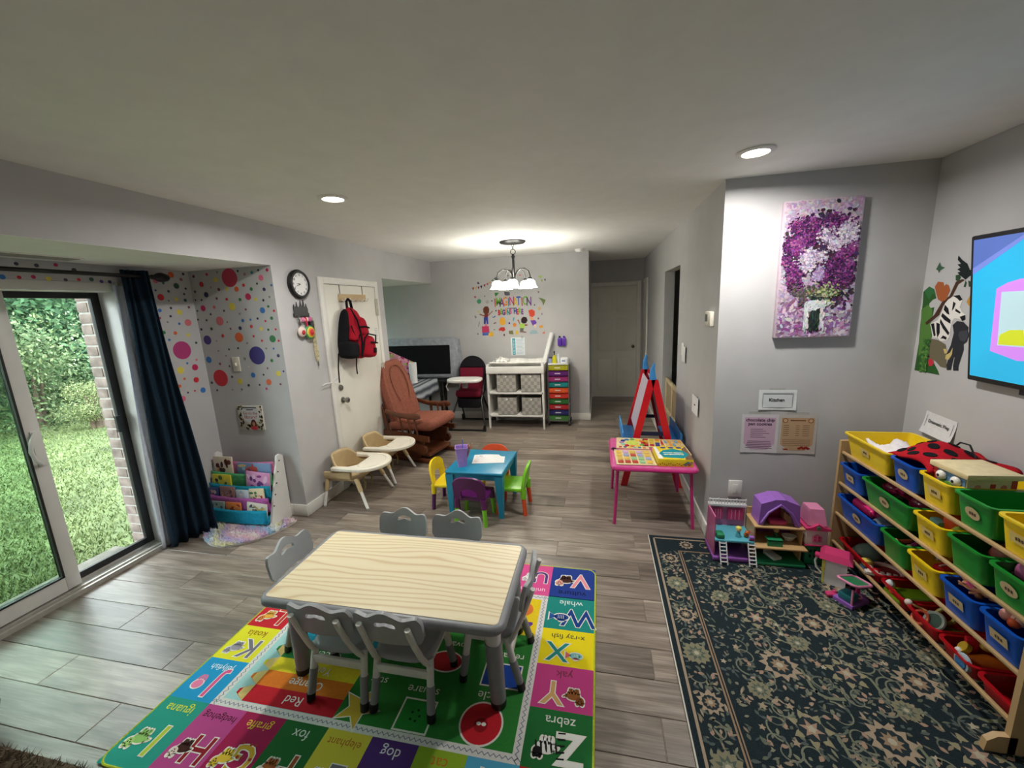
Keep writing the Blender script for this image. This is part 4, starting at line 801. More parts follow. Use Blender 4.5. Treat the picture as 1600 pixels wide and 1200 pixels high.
# ================================================================== ALPHABET RUG
RX0, RX1, RY0, RY1 = -1.965, -.025, .905, 2.392
ar = thing('alphabet_rug', 'bright alphabet and animals rug under the activity table', 'rug', (0, 0, 0))
cxr, cyr = (RX0+RX1)/2, (RY0+RY1)/2
out = [(cxr + x, cyr + y) for x, y in rrect((RX1-RX0)/2, (RY1-RY0)/2, .05)]
MB().prism(out, 0.0, .0075).build('backing', fabric('rug_base', (60, 120, 90)), ar)
MB().tube([(x, y, .004) for x, y in [(cxr + x, cyr + y) for x, y in rrect((RX1-RX0)/2, (RY1-RY0)/2, .05)]], .0055, 8, True).build('binding', fabric('lime_binding', (190, 202, 60)), ar)
RUGP = attr_mat('rug_print', .92)
Z0 = .0079
def ell(b, c, x, y, rx, ry, z, rot=0, n=14): b.c(c).disc(x, y, rx, ry, z, 'xy', n, rot)
def rect(b, c, x0, y0, x1, y1, z): b.c(c).flat([(x0, y0), (x1, y0), (x1, y1), (x0, y1)], z)
WHT = (238, 234, 226)
def critter(b, x, y, s, c1, c2, z, flip=1):
    """little standing animal, drawn for a reader on the far side of the rug"""
    for g_, cc in ((.10, WHT), (0, None)):
        zz = z + (0 if cc else .0003)
        A = cc or c1; Bc = cc or c2; e = s*g_
        ell(b, A, x, y, s*.52 + e, s*.34 + e, zz)
        for k in (-.3, -.1, .15, .35): ell(b, A, x + k*s, y + s*.36, s*.08 + e, s*.24 + e, zz)
        ell(b, Bc, x - flip*s*.5, y - s*.3, s*.30 + e, s*.27 + e, zz + .0001)
        for k in (-.18, .18): ell(b, Bc, x - flip*s*.5 + k*s, y - s*.56, s*.10 + e, s*.14 + e, zz + .0001)
        b.c(A); ell(b, A, x + flip*s*.6, y - s*.05, s*.2 + e, s*.06 + e, zz, .5)
    ell(b, (24, 22, 24), x - flip*s*.6, y - s*.34, s*.05, s*.06, z + .0006); ell(b, (24, 22, 24), x - flip*s*.42, y - s*.34, s*.05, s*.06, z + .0006)
    ell(b, (24, 22, 24), x - flip*s*.52, y - s*.2, s*.07, s*.04, z + .0006)
def fish(b, x, y, s, c1, c2, z):
    for g_, cc in ((.10, WHT), (0, None)):
        zz = z + (0 if cc else .0003); e = s*g_
        ell(b, cc or c1, x, y, s*.55 + e, s*.30 + e, zz)
        b.c(cc or c2).flat([(x - s*.4, y), (x - s*.9 - e, y + s*.35 + e), (x - s*.9 - e, y - s*.35 - e)], zz)
        ell(b, cc or c2, x, y - s*.3, s*.2 + e, s*.12 + e, zz)
    ell(b, (20, 20, 24), x + s*.32, y - s*.05, s*.06, s*.06, z + .0006)
    for k in range(4): rect(b, WHT, x - s*.25 + k*s*.13, y - s*.18, x - s*.22 + k*s*.13, y + s*.18, z + .0005)
def tentacle(b, x, y, s, c1, z):
    ell(b, WHT, x, y, s*.5, s*.42, z); ell(b, c1, x, y, s*.42, s*.34, z + .0003)
    for k in range(5): ell(b, c1, x - s*.3 + k*s*.15, y + s*.5, s*.05, s*.3, z + .0002, .2*(k-2))
CELLS = {}
xb = [-.025, -.298, -.503, -.708, -.913, -1.118, -1.323, -1.528, -1.733, -1.965]
for i, L_ in enumerate('ABCDEFGHI'): CELLS[L_] = (xb[i+1], RY0, xb[i], 1.19)
yb = [1.19, 1.405, 1.62, 1.85, 2.11]
for i, L_ in enumerate('JKLM'): CELLS[L_] = (RX0, yb[i], -1.733, yb[i+1])
for i, L_ in enumerate('NOPQRSTUV'): CELLS[L_] = (xb[9-i], 2.11, xb[8-i], RY1)
for i, L_ in enumerate('WXYZ'):
    yy = [2.115, 1.869, 1.647, 1.427, 1.19]; CELLS[L_] = (-.298, yy[i+1], -.025, yy[i])
CC = {'A': ((196, 40, 44), 'alligator'), 'B': ((84, 172, 210), 'bird'), 'C': ((150, 182, 46), 'cat'), 'D': ((82, 50, 122), 'dog'), 'E': ((216, 204, 66), 'elephant'), 'F': ((36, 108, 52), 'fox'), 'G': ((168, 30, 82), 'giraffe'), 'H': ((190, 74, 142), 'hedgehog'), 'I': ((42, 156, 138), 'iguana'), 'J': ((34, 152, 206), 'jellyfish'), 'K': ((228, 222, 44), 'koala'), 'L': ((196, 34, 48), 'lion'), 'M': ((36, 108, 52), 'monkey'), 'N': ((60, 70, 150), 'newt'), 'O': ((220, 90, 150), 'owl'), 'P': ((228, 222, 44), 'pig'), 'Q': ((84, 172, 210), 'quail'), 'R': ((36, 108, 52), 'rabbit'), 'S': ((226, 120, 40), 'snake'), 'T': ((42, 156, 138), 'turtle'), 'U': ((224, 84, 150), 'unicorn'), 'V': ((36, 62, 146), 'vulture'), 'W': ((30, 140, 132), 'whale'), 'X': ((238, 218, 24), 'x-ray fish'), 'Y': ((200, 66, 136), 'yak'), 'Z': ((34, 112, 54), 'zebra')}
ART = {'Z': ((240, 240, 236), (240, 240, 236), (24, 24, 26), (230, 230, 226), (226, 80, 70)), 'Y': ((214, 170, 110), (150, 92, 46), (130, 74, 36), (120, 60, 70), (130, 50, 60)), 'X': ((40, 140, 130), (120, 190, 190), (220, 110, 110), (40, 60, 60), (60, 80, 50)), 'W': ((26, 66, 140), (26, 66, 140), (40, 90, 170), (226, 240, 238), (120, 220, 200)), 'V': ((236, 150, 160), (70, 40, 34), (236, 170, 160), (20, 22, 40), (20, 22, 40)), 'U': ((90, 50, 130), (240, 238, 240), (244, 240, 244), (250, 220, 234), (90, 50, 130)), 'K': ((120, 116, 126), (156, 152, 162), (170, 166, 176), (150, 90, 30), (150, 90, 30)), 'J': ((220, 90, 150), (236, 130, 170), (236, 130, 170), (226, 240, 244), (226, 240, 244)), 'I': ((190, 210, 70), (150, 200, 110), (170, 210, 120), (214, 222, 60), (214, 222, 60)), 'H': ((150, 30, 44), (70, 36, 30), (236, 214, 200), (70, 24, 40), (70, 24, 40)), 'G': ((214, 170, 50), (226, 190, 60), (226, 190, 60), (232, 196, 60), (232, 196, 60)), 'F': ((160, 82, 40), (176, 96, 46), (236, 226, 216), (226, 236, 226), (226, 236, 226)), 'E': ((120, 116, 122), (136, 132, 138), (136, 132, 138), (180, 110, 40), (180, 110, 40)), 'D': ((60, 56, 60), (230, 226, 224), (60, 50, 52), (240, 240, 240), (240, 240, 240)), 'C': ((200, 140, 60), (230, 180, 90), (230, 180, 90), (196, 110, 40), (196, 110, 40)), 'L': ((200, 60, 40), (236, 170, 70), (220, 130, 50), (240, 190, 80), (240, 190, 80))}
DEF = ((240, 200, 70), (150, 100, 60), (190, 140, 90), (240, 236, 230), (240, 236, 230))
for L_, (x0, y0, x1, y1) in CELLS.items():
    c, word = CC[L_]; lc, a1, a2, wc, w0 = ART.get(L_, DEF)
    b = MB().m(RUGP); g_ = .004 if False else 0
    rect(b, c, x0, y0, x1, y1, Z0)
    w, h = x1-x0, y1-y0; mx, my = (x0+x1)/2, (y0+y1)/2
    ws = min(.058, w*.82/len(word)*2.1)
    wy = y1 - .045 if L_ not in 'NOPQRSTUV' else y0 + .045
    put_text(b, word, ws, Mfloor(mx, wy, Z0 + .0004, pi), wc)
    py = my - .025 if L_ not in 'NOPQRSTUV' else my + .025
    side = {'Z': 1, 'Y': -1, 'X': -1, 'W': 1, 'V': 1, 'K': 1, 'J': 1, 'I': 1, 'H': 1, 'G': 1, 'F': 1}.get(L_, 1)
    lx = mx + side*w*.17; ls = min(.18, h*.72, w*.72)
    up = L_ if L_ not in 'NOPQRSTUVW' else L_
    put_text(b, up, ls, Mfloor(lx, py, Z0 + .0006, pi), WHT, .006)
    put_text(b, up, ls, Mfloor(lx, py, Z0 + .0009, pi), lc, .0015)
    ax, ay, s = mx - side*w*.17, py - .01, min(w, h)*.30
    if L_ in ('X',): fish(b, ax, ay - .01, s*.85, a1, a2, Z0 + .0012)
    elif L_ == 'W': fish(b, ax, ay, s, a1, a2, Z0 + .0012)
    elif L_ == 'J': tentacle(b, ax, ay, s, a1, Z0 + .0012)
    else: critter(b, ax, ay, s*.9, a1, a2, Z0 + .0012, 1 if side > 0 else -1)
    if L_ == 'Z':
        for k in range(5): b.c((24, 24, 26)).flat([(lx - .05 + .0*k, py - .05 + .024*k), (lx - .02, py - .047 + .024*k), (lx - .02, py - .041 + .024*k), (lx - .05, py - .044 + .024*k)], Z0 + .0015); ell(b, (24, 24, 26), ax - .04 + .02*k, ay, .004, .022, Z0 + .0022, .2)
    if L_ == 'G':
        for k in range(9): ell(b, (170, 60, 50), lx - .04 + .02*(k % 5), py - .05 + .05*(k % 3), .007, .006, Z0 + .0015)
    o = b.build('letter_panel', None, ar, 0, fix=False)
    o['label'] = word + ' letter panel'
# chevron border
b = MB().m(RUGP); IX0, IX1, IY0, IY1 = -1.733, -.298, 1.19, 2.11; bw = .036
for q in ((IX0, IY0, IX1, IY0+bw), (IX0, IY1-bw, IX1, IY1), (IX0, IY0+bw, IX0+bw, IY1-bw), (IX1-bw, IY0+bw, IX1, IY1-bw)): rect(b, (226, 224, 220), *q, Z0 + .0002)
def zig(p0, p1, n):
    p0 = Vector(p0); p1 = Vector(p1); d = (p1-p0)/n; nrm = Vector((-d.y, d.x)).normalized()*.012
    for i in range(n):
        a = p0 + d*i; m_ = p0 + d*(i+.5) + nrm; e = p0 + d*(i+1)
        for s, t in ((a, m_), (m_, e)):
            k = Vector((0, .0022)) if abs(d.x) > abs(d.y) else Vector((.0022, 0))
            b.flat([s - k, t - k, t + k, s + k], Z0 + .0005)
b.c((120, 122, 150))
zig((IX0, IY0 + .012), (IX1, IY0 + .012), 60); zig((IX0, IY1 - .024), (IX1, IY1 - .024), 60); zig((IX0 + .024, IY0), (IX0 + .024, IY1), 38); zig((IX1 - .012, IY0), (IX1 - .012, IY1), 38)
b.build('chevron_border', None, ar, 0, fix=False)
# centre
b = MB().m(RUGP); cx0, cx1, cy0, cy1 = IX0+bw, IX1-bw, IY0+bw, IY1-bw; xm = -1.13; ym = 1.80
rect(b, (168, 214, 214), cx0, cy0, xm, ym, Z0 + .0001); rect(b, (48, 130, 54), xm, cy0, cx1, ym, Z0 + .0001); rect(b, (236, 206, 34), cx0, ym, cx1, cy1, Z0 + .0001)
STR = [((196, 30, 44), 'Red'), ((222, 122, 36), 'Orange'), ((226, 206, 44), 'Yellow'), ((44, 130, 70), 'Green'), ((34, 150, 178), 'Blue'), ((30, 110, 190), ''), ((60, 40, 130), 'Purple')]
ys = [1.228, 1.31, 1.39, 1.465, 1.56, 1.645, 1.72, 1.795]
for k, (c, wd) in enumerate(STR):
    a, e = ys[k], ys[k+1]
    b.c(c).flat([(-1.60, a), (xm, a), (xm, e), (-1.60, e), (-1.66, (a+e)/2 + .01), (-1.66, (a+e)/2 - .01)], Z0 + .0004)
    b.c((236, 206, 130)).flat([(-1.60, a), (-1.60, e), (-1.645, (a+e)/2 + .016), (-1.645, (a+e)/2 - .016)], Z0 + .0006)
    if wd: put_text(b, wd, .06, Mfloor(-1.36, (a+e)/2, Z0 + .0008, pi), (240, 232, 226))
ell(b, (236, 228, 220), -.487, 1.318, .094, .094, Z0 + .0006, n=32); ell(b, (204, 34, 46), -.487, 1.318, .086, .086, Z0 + .0009, n=32)
ell(b, (150, 20, 30), -.487, 1.31, .03, .03, Z0 + .0011); ell(b, WHT, -.497, 1.315, .010, .008, Z0 + .0013); ell(b, WHT, -.475, 1.315, .010, .008, Z0 + .0013)
put_text(b, 'circle', .058, Mfloor(-.475, 1.44, Z0 + .0009, pi), WHT)
rect(b, WHT, -.855, 1.228, -.70, 1.375, Z0 + .0006); rect(b, (40, 140, 56), -.847, 1.236, -.708, 1.367, Z0 + .0009)
for k in range(5): ell(b, (20, 60, 26), -.778 + .02*cos(k*1.3), 1.30 + .025*sin(k*1.3), .006, .006, Z0 + .0011)
put_text(b, 'square', .058, Mfloor(-.79, 1.415, Z0 + .0009, pi), WHT)
for s, c, z in ((.11, WHT, .0006), (.096, (226, 190, 70), .0009)):
    b.c(c).flat([(-1.045 + (s if i % 2 == 0 else s*.42)*sin(pi*i/5 + .3), 1.29 + (s if i % 2 == 0 else s*.42)*cos(pi*i/5 + .3)) for i in range(10)], Z0 + z)
put_text(b, 'star', .055, Mfloor(-1.02, 1.43, Z0 + .0009, pi), WHT)
rect(b, WHT, -.545, 1.485, -.36, 1.615, Z0 + .0006); rect(b, (30, 70, 156), -.538, 1.492, -.367, 1.608, Z0 + .0009)
put_text(b, 'rectangle', .052, Mfloor(-.46, 1.66, Z0 + .0009, pi), WHT)
ell(b, WHT, -.745, 1.58, .088, .062, Z0 + .0006, n=28); ell(b, (180, 34, 44), -.745, 1.58, .08, .054, Z0 + .0009, n=28); put_text(b, 'oval', .055, Mfloor(-.72, 1.685, Z0 + .0009, pi), WHT)
ell(b, (222, 120, 60), -.42, 1.985, .05, .05, Z0 + .0009, n=20); ell(b, (100, 60, 150), -.41, 1.86, .06, .022, Z0 + .0009, .5); ell(b, (60, 140, 90), -.66, 1.93, .06, .06, Z0 + .0009, n=20); ell(b, (210, 80, 100), -.95, 1.93, .06, .05, Z0 + .0009, n=20); ell(b, (60, 110, 190), -1.25, 1.93, .06, .05, Z0 + .0009, n=20)
b.build('centre_print', None, ar, 0, fix=False)

# ================================================================== DARK FLORAL RUG
dr = thing('floral_rug', 'dark navy floral area rug in front of the toy shelf', 'rug', (0, 0, 0))
FX0, FX1, FY0, FY1 = .352, 1.86, -.5, 2.868
B('base', mat('navy_rug_pile', (36, 48, 54), .95, var=.3, scale=220, bump=.5, spec=.15), dr, (FX0, FY0, 0, FX1, FY1, .0075), r=.003)
FLP = attr_mat('woven_flowers', .95, .2)
b = MB().m(FLP); R = random.Random(21); ZF = .0079
TAN, SAGE, CRM, PCH, GRN, NVY = (164, 147, 126), (116, 121, 106), (178, 170, 148), (164, 136, 118), (128, 130, 110), (38, 50, 56)
rect(b, (206, 202, 192), FX0, FY0, FX0 + .007, FY1, ZF); rect(b, TAN, FX0 + .032, FY0, FX0 + .044, FY1 - .03, ZF); rect(b, TAN, FX0 + .032, FY1 - .042, FX1, FY1 - .03, ZF)
rect(b, (150, 126, 102), .533, FY0, .541, 2.69, ZF); rect(b, (150, 126, 102), .547, FY0, .553, 2.69, ZF); rect(b, (150, 126, 102), .533, 2.684, FX1, 2.692, ZF)
zl = [0]
def nz_():
    zl[0] = (zl[0] + 1) % 40; return ZF + .0002 + zl[0]*.00001
def star(x, y, r, c, n=11, k=.62, z=None, rot=0):
    z = z or nz_()
    b.c(c).flat([(x + (r if i % 2 == 0 else r*k)*cos(pi*i/n + rot), y + (r if i % 2 == 0 else r*k)*sin(pi*i/n + rot)) for i in range(2*n)], z)
def leaf(x, y, l, w, a, c, z=None):
    z = z or nz_()
    pts = [(-l*.5, 0), (-l*.15, w*.5), (l*.2, w*.38), (l*.5, 0), (l*.2, -w*.38), (-l*.15, -w*.5)]
    b.c(c).flat([(x + u*cos(a) - v*sin(a), y + u*sin(a) + v*cos(a)) for u, v in pts], z)
def ribbon(pts, w0, w1, c, z=None):
    z = z or nz_(); b.c(c); n = len(pts)
    L_, R_ = [], []
    for i, p in enumerate(pts):
        a = Vector(pts[min(i+1, n-1)]) - Vector(pts[max(i-1, 0)]); a.normalize(); w = (w0 + (w1-w0)*i/(n-1))/2
        L_.append((p[0] - a.y*w, p[1] + a.x*w)); R_.append((p[0] + a.y*w, p[1] - a.x*w))
    for i in range(n-1): b.flat([L_[i], L_[i+1], R_[i+1], R_[i]], z)
def flower(x, y, r, kind):
    rot = R.random()
    if kind == 0:
        star(x, y, r, TAN, 11, .7, ZF + .001, rot); star(x, y, r*.62, NVY, 12, .9, ZF + .0013, rot); star(x, y, r*.46, (150, 128, 104), 9, .6, ZF + .0016, rot); star(x, y, r*.18, CRM, 8, .8, ZF + .0019)
    elif kind == 1:
        star(x, y, r, (132, 128, 104), 13, .8, ZF + .001, rot); star(x, y, r*.72, (84, 96, 86), 9, .55, ZF + .0013, rot); star(x, y, r*.4, GRN, 8, .7, ZF + .0016, rot); star(x, y, r*.2, CRM, 8, .8, ZF + .0019)
    else:
        for k in range(7): leaf(x + r*.5*cos(k*.9), y + r*.5*sin(k*.9), r*.9, r*.42, k*.9, (146, 140, 112), ZF + .001 + k*.00002)
        star(x, y, r*.6, NVY, 12, .9, ZF + .0013, rot); star(x, y, r*.5, PCH, 6, .45, ZF + .0016, rot); star(x, y, r*.22, CRM, 5, .6, ZF + .0019)
def curl(x, y, r, a0, turn, c, w=.010):
    pts = []
    for i in range(15):
        t = i/14; rr_ = r*(1 - .72*t); a = a0 + turn*t*4.4
        pts.append((x + rr_*cos(a), y + rr_*sin(a)))
    ribbon(pts, w*1.3, w*.5, c); leaf(pts[-1][0], pts[-1][1], .03, .018, a0, PCH)
# border flowers
for k in range(13):
    y = 2.595 - .2555*k
    if y < FY0 + .1: break
    flower(.466, y, .066 if k % 2 else .058, 1 if k % 2 else 0)
    curl(.455, y - .127, .05, R.random()*6, 1 if k % 2 else -1, SAGE, .005)
    leaf(.51, y - .12, .04, .02, 1.2, PCH)
x = .60; k = 0
while x < FX1: flower(x, 2.765, .05, k % 2); curl(x + .12, 2.765, .045, R.random()*6, 1, SAGE, .005); x += .25; k += 1
# field lattice
pos = []
for i in range(-1, 5):
    for j in range(0, 11):
        px = .828 + .274*i; py = 2.416 - .298*j
        if .58 < px < FX1 - .06 and FY0 + .1 < py < 2.62:
            pos.append((px, py)); flower(px, py, .088, 0 if (i + j) % 2 == 0 else 2)
        hx, hy = px + .137, py - .149
        if .60 < hx < FX1 - .06 and FY0 + .1 < hy < 2.62 and (i + j) % 2: flower(hx, hy, .05, 1)
for (px, py) in pos:
    for q in range(9):
        a = R.random()*6.28; d = R.uniform(.09, .19)
        x, y = px + d*cos(a), py + d*sin(a)
        if .60 < x < FX1 - .06 and y < 2.63: curl(x, y, R.uniform(.045, .075), R.random()*6.28, R.choice((-1, 1)), R.choice((SAGE, (122, 126, 108), (100, 107, 96))), .0065)
    pts = [(px + .03 + .15*t/8 + .02*sin(t), py - .16*t/8 + .03*sin(t*.9)) for t in range(9)]
    if pts[-1][0] < FX1 - .03: ribbon(pts, .010, .016, (118, 124, 102))
for i in range(5200):
    x, y = R.uniform(.565, FX1 - .02), R.uniform(FY0 + .02, 2.675)
    if R.random() < .12: x = R.uniform(.405, .525)
    leaf(x, y, R.uniform(.015, .042), R.uniform(.007, .017), R.random()*6.28, R.choice((SAGE, GRN, TAN, (84, 94, 92), (84, 94, 92), (96, 104, 90), (74, 86, 86), (110, 112, 96), (140, 126, 108))))
for i in range(180):
    x, y = R.uniform(.57, FX1 - .03), R.uniform(FY0 + .02, 2.66); star(x, y, R.uniform(.012, .02), R.choice((CRM, PCH, TAN)), 5, .5)
b.build('woven_pattern', None, dr, 0, fix=False)
# ================================================================== LEFT WALL ITEMS
XL = -2.49
ck = thing('wall_clock', 'round black wall clock with white dial beside the door', 'clock', (XL, 3.055, 1.98))
MQ = Matrix.Rotation(pi/2, 4, 'Y')
MB().lathe([(.0, 0), (.118, 0), (.122, .02), (.112, .036), (.096, .038), (.094, .028)], 40, MQ, cap=False).build('rim', BLACKM, ck)
face = MB().lathe([(0, .02), (.096, .02), (.096, .026), (0, .026)], 40, MQ).build('dial', pc((236, 236, 236), .5), ck)
b = MB().m(PRINT)
for h in range(1, 13):
    a = radians(30*h); put_text(b, str(h), .026, Mwall_xl(.0275, .076*sin(a), .076*cos(a)), (30, 30, 34), .0005)
for h in range(60):
    a = radians(6*h); b.c((40, 40, 44)).flat([(.089*sin(a - .008), .089*cos(a - .008)), (.093*sin(a - .008), .093*cos(a - .008)), (.093*sin(a + .008), .093*cos(a + .008)), (.089*sin(a + .008), .089*cos(a + .008))], .0272, 'yz')
b.build('numerals', None, face, 0, fix=False)
for nm, a, l, w in (('hour_hand', radians(278), .045, .004), ('minute_hand', radians(250), .068, .003)):
    MB().prism([(-w*cos(a), w*sin(a)), (w*cos(a), -w*sin(a)), (l*sin(a), l*cos(a))], .029, .0305, 'yz').build(nm, BLACK, face, 0)
kr = thing('key_rack', 'black metal castle-shaped key rack under the wall clock', 'key rack', (XL, 3.045, 1.74))
b = MB()
pr = [(-.085, 0), (.085, 0), (.085, .035), (.075, .055), (.07, .08), (.062, .055), (.05, .045), (.046, .085), (.04, .115), (.033, .08), (.02, .05), (.012, .07), (.005, .105), (-.004, .07), (-.015, .05), (-.035, .055), (-.042, .095), (-.05, .06), (-.065, .05), (-.075, .075), (-.085, .05)]
b.prism(pr, .004, .010, 'yz').build('castle_plate', BLACKM, kr, 0)
B('bar', BLACKM, kr, (0, -.09, -.028, .014, .09, 0))
for k in range(6): MB().tube([(.012, -.07 + .028*k, -.02), (.02, -.07 + .028*k, -.036), (.03, -.07 + .028*k, -.03)], .003, 6).build('hook', BLACKM, kr)
def hang(name, label, cat, loc): return thing(name, label, cat, loc, 0, 'things hanging on the key rack')
t = hang('key_ring', 'bundle of silver keys on the key rack', 'keys', (XL + .025, 2.985, 1.70))
MB().torus((0, 0, 0), .014, .002, 16, 6, Matrix.Rotation(pi/2, 4, 'Y')).build('ring', CHROME, t)
for k in range(3): MB().rbox(-.001 + .004*k, -.006 + .006*k, -.06, .001 + .004*k, .004 + .006*k, -.012, .001).build('key', CHROME, t)
t = hang('red_white_pouch', 'small red and white round pouch hanging on the key rack', 'pouch', (XL + .03, 2.995, 1.585))
MB().ball((0, 0, 0), .02, .045, .045).build('pouch', pc((222, 206, 196)), t); MB().ball((.008, 0, -.005), .016, .028, .026).build('patch', pc((190, 36, 46)), t); MB().tube([(0, 0, .04), (-.003, .0, .12)], .003, 6).build('strap', pc((222, 206, 196)), t)
t = hang('rainbow_pouch', 'rainbow striped oval pouch hanging on the key rack', 'pouch', (XL + .035, 3.085, 1.575))
for k, (r, c) in enumerate(((.062, (70, 150, 90)), (.053, (226, 210, 70)), (.043, (226, 130, 50)), (.032, (200, 32, 52)))):
    MB().ball((.004*k, 0, 0), .018, r*1.0, r*.95, M=Matrix.Rotation(-.6, 4, 'X')).build('band', pc(c), t)
MB().tube([(0, -.02, .05), (0, -.03, .13)], .008, 6).build('strap', pc((200, 40, 80)), t)
t = hang('pink_lanyard', 'pink and cream ribbon cluster at the key rack hooks', 'lanyard', (XL + .025, 3.075, 1.685))
for k, c in enumerate(((214, 120, 160), (236, 210, 180), (190, 90, 150))): MB().ball((.005*k, -.04 + .035*k, .0), .012, .026, .022).build('bow', pc(c), t)
t = hang('black_case', 'small black case hanging at the right of the key rack', 'case', (XL + .025, 3.125, 1.63))
MB().rbox(-.014, -.022, -.045, .014, .026, .045, .01).build('case', BLACK, t)
t = hang('lanyard', 'cream patterned lanyard strap hanging to the right of the key rack', 'lanyard', (XL + .02, 3.15, 1.64))
MB().tube([(0, 0, .06), (.004, .015, .0), (.002, .012, -.14), (.002, .018, -.27), (.004, .0, -.33), (.002, -.01, -.30), (0, -.012, -.15), (0, -.01, .05)], .011, 6, flat=.002).build('strap', fabric('lanyard_cloth', (216, 206, 170), var=.4, scale=60), t)
B('clip', CHROME, t, (0, .0, -.37, .006, .012, -.32))
# over-door hook rack, ribbon, note
hr = thing('door_hook_rack', 'wooden over-door hook rack with white pegs', 'hook rack', (XL + .018, 3.80, 1.875))
B('board', mat('light_beech', (196, 168, 124), .5, var=.15, scale=12, stretch=(1, .1, 1)), hr, (0, -.235, -.035, .016, .225, .035), r=.004)
for y in (-.2, .19): B('strap', CHROME, hr, (-.001, y-.006, .03, .003, y+.006, .122), (-.016, y-.006, .119, .003, y+.006, .123))
for k in range(6):
    h_ = MB().tube([(.014, -.2 + .08*k, -.02), (.035, -.2 + .08*k, -.035), (.05, -.2 + .08*k, -.025), (.056, -.2 + .08*k, -.005)], .0055, 8).build('peg', WHITE, hr)
rb = thing('white_ribbon', 'white ribbon tied at the door edge above the lock', 'ribbon', (XL + .02, 3.36, 1.10))
MB().grid(lambda u, v: (.006 + .008*sin(6*u), -.20 + .24*u, -.02 + .03*u + .012*(v-.5) + .008*sin(9*u)), 20, 3).build('ribbon_tail', pc((236, 236, 236), .7), rb, 60, thick=.002)
MB().torus((.012, .0, 0), .022, .006, 14, 6, Matrix.Rotation(pi/2, 4, 'Y')).build('bow', pc((236, 236, 236), .7), rb)
nt_ = thing('door_note', 'small white paper note taped on the door beside the backpack', 'note', (XL + .0165, 4.19, 1.485))
B('sheet', pc((226, 226, 224), .8), nt_, (0, -.03, -.07, .0008, .035, .07))
b = MB().m(PRINT)
for k in range(5): b.c((150, 150, 160)).flat([(-.02, .05 - .02*k), (.025, .05 - .02*k), (.025, .054 - .02*k), (-.02, .054 - .02*k)], .0012, 'yz')
b.build('writing', None, nt_, 0, fix=False)
# red backpack
bp_ = thing('backpack', 'red and black backpack hanging on the door hook', 'backpack', (XL + .03, 3.67, 1.53))
REDC = fabric('red_nylon', (166, 18, 40), scale=90); BLKC = fabric('black_nylon', (20, 20, 24), scale=90)
def bag(y0f, y1f, z0, z1, d0, d1, name, m, p=2.6):
    """soft bag volume: width set by height, depth from wall d0..d1(v)"""
    def fn(u, v):
        a = 2*pi*u; z = z0 + (z1-z0)*v
        e = math.sqrt(max(0, 1 - abs(2*v-1)**5))
        cy, hy = (y0f(v)+y1f(v))/2, (y1f(v)-y0f(v))/2*(.35 + .65*e)
        cx, hx = (d0 + d1(v))/2, (d1(v)-d0)/2*(.2 + .8*e)
        cs, sn = cos(a), sin(a)
        return (cx + hx*math.copysign(abs(cs)**(2/p), cs), cy + hy*math.copysign(abs(sn)**(2/p), sn), z)
    b = MB().grid(fn, 32, 20, True); n = 32
    b.f += [tuple(range(n-1, -1, -1)), tuple(range(19*n, 20*n))]; b.mi += [0, 0]; b.fc += [None, None]
    return b.build(name, m, bp_, 60)
bp_.rotation_euler = (radians(-9), 0, 0)
bag(lambda v: -.215 + .07*v**2, lambda v: .215 - .17*v**1.6, -.26, .24, 0, lambda v: .15 - .06*v, 'main_body', REDC)
bag(lambda v: -.235 + .07*v**2, lambda v: -.13 + .03*v, -.22, .215, -.002, lambda v: .13 - .05*v, 'side_panel', BLKC)
bag(lambda v: -.255, lambda v: -.04, -.27, -.10, .01, lambda v: .165, 'side_pocket', BLKC)
bag(lambda v: -.03 + .02*v, lambda v: .225 - .03*v, -.25, -.02, .05, lambda v: .21 - .03*v, 'front_pocket', REDC)
bag(lambda v: -.03, lambda v: .17 - .06*v, -.03, .16, .05, lambda v: .15 - .03*v, 'upper_pocket', REDC)
bag(lambda v: -.19 + .04*v, lambda v: -.06, -.10, .06, .08, lambda v: .165 - .04*v, 'wing_pocket', REDC)
MB().tube([(.16, -.035, -.22), (.185, -.03, -.06), (.19, .02, -.015), (.185, .17, -.02), (.16, .21, -.10)], .008, 6).build('pocket_piping', BLKC, bp_)
MB().tube([(.135, -.03, .05), (.142, .05, .062), (.13, .14, .058)], .009, 6).build('zipper', BLKC, bp_)
MB().tube([(.07, -.09, .225), (.12, -.055, .12), (.15, -.045, .0), (.165, -.045, -.10), (.16, -.045, -.25)], .009, 6).build('seam_band', BLKC, bp_)
MB().tube([(.13, -.17, .05), (.155, -.11, -.10), (.15, -.06, -.03)], .006, 6).build('wing_piping', BLKC, bp_)
MB().rbox(.204, .04, -.105, .212, .17, -.09, .002).build('pocket_zip', BLKC, bp_); MB().rbox(.204, .10, -.20, .213, .145, -.15, .004).build('badge', BLKC, bp_)
MB().tube([(.03, -.08, .22), (.04, -.105, .30), (.05, -.095, .32), (.055, -.065, .30), (.05, -.03, .225)], .013, 6).build('top_handle', BLKC, bp_)
for (y, z0, z1) in ((-.235, -.22, -.50), (.06, -.25, -.42)): MB().tube([(.03, y, z0), (.035, y-.015, (z0+z1)/2), (.03, y+.005, z1)], .007, 6, flat=.003).build('strap', BLKC, bp_)

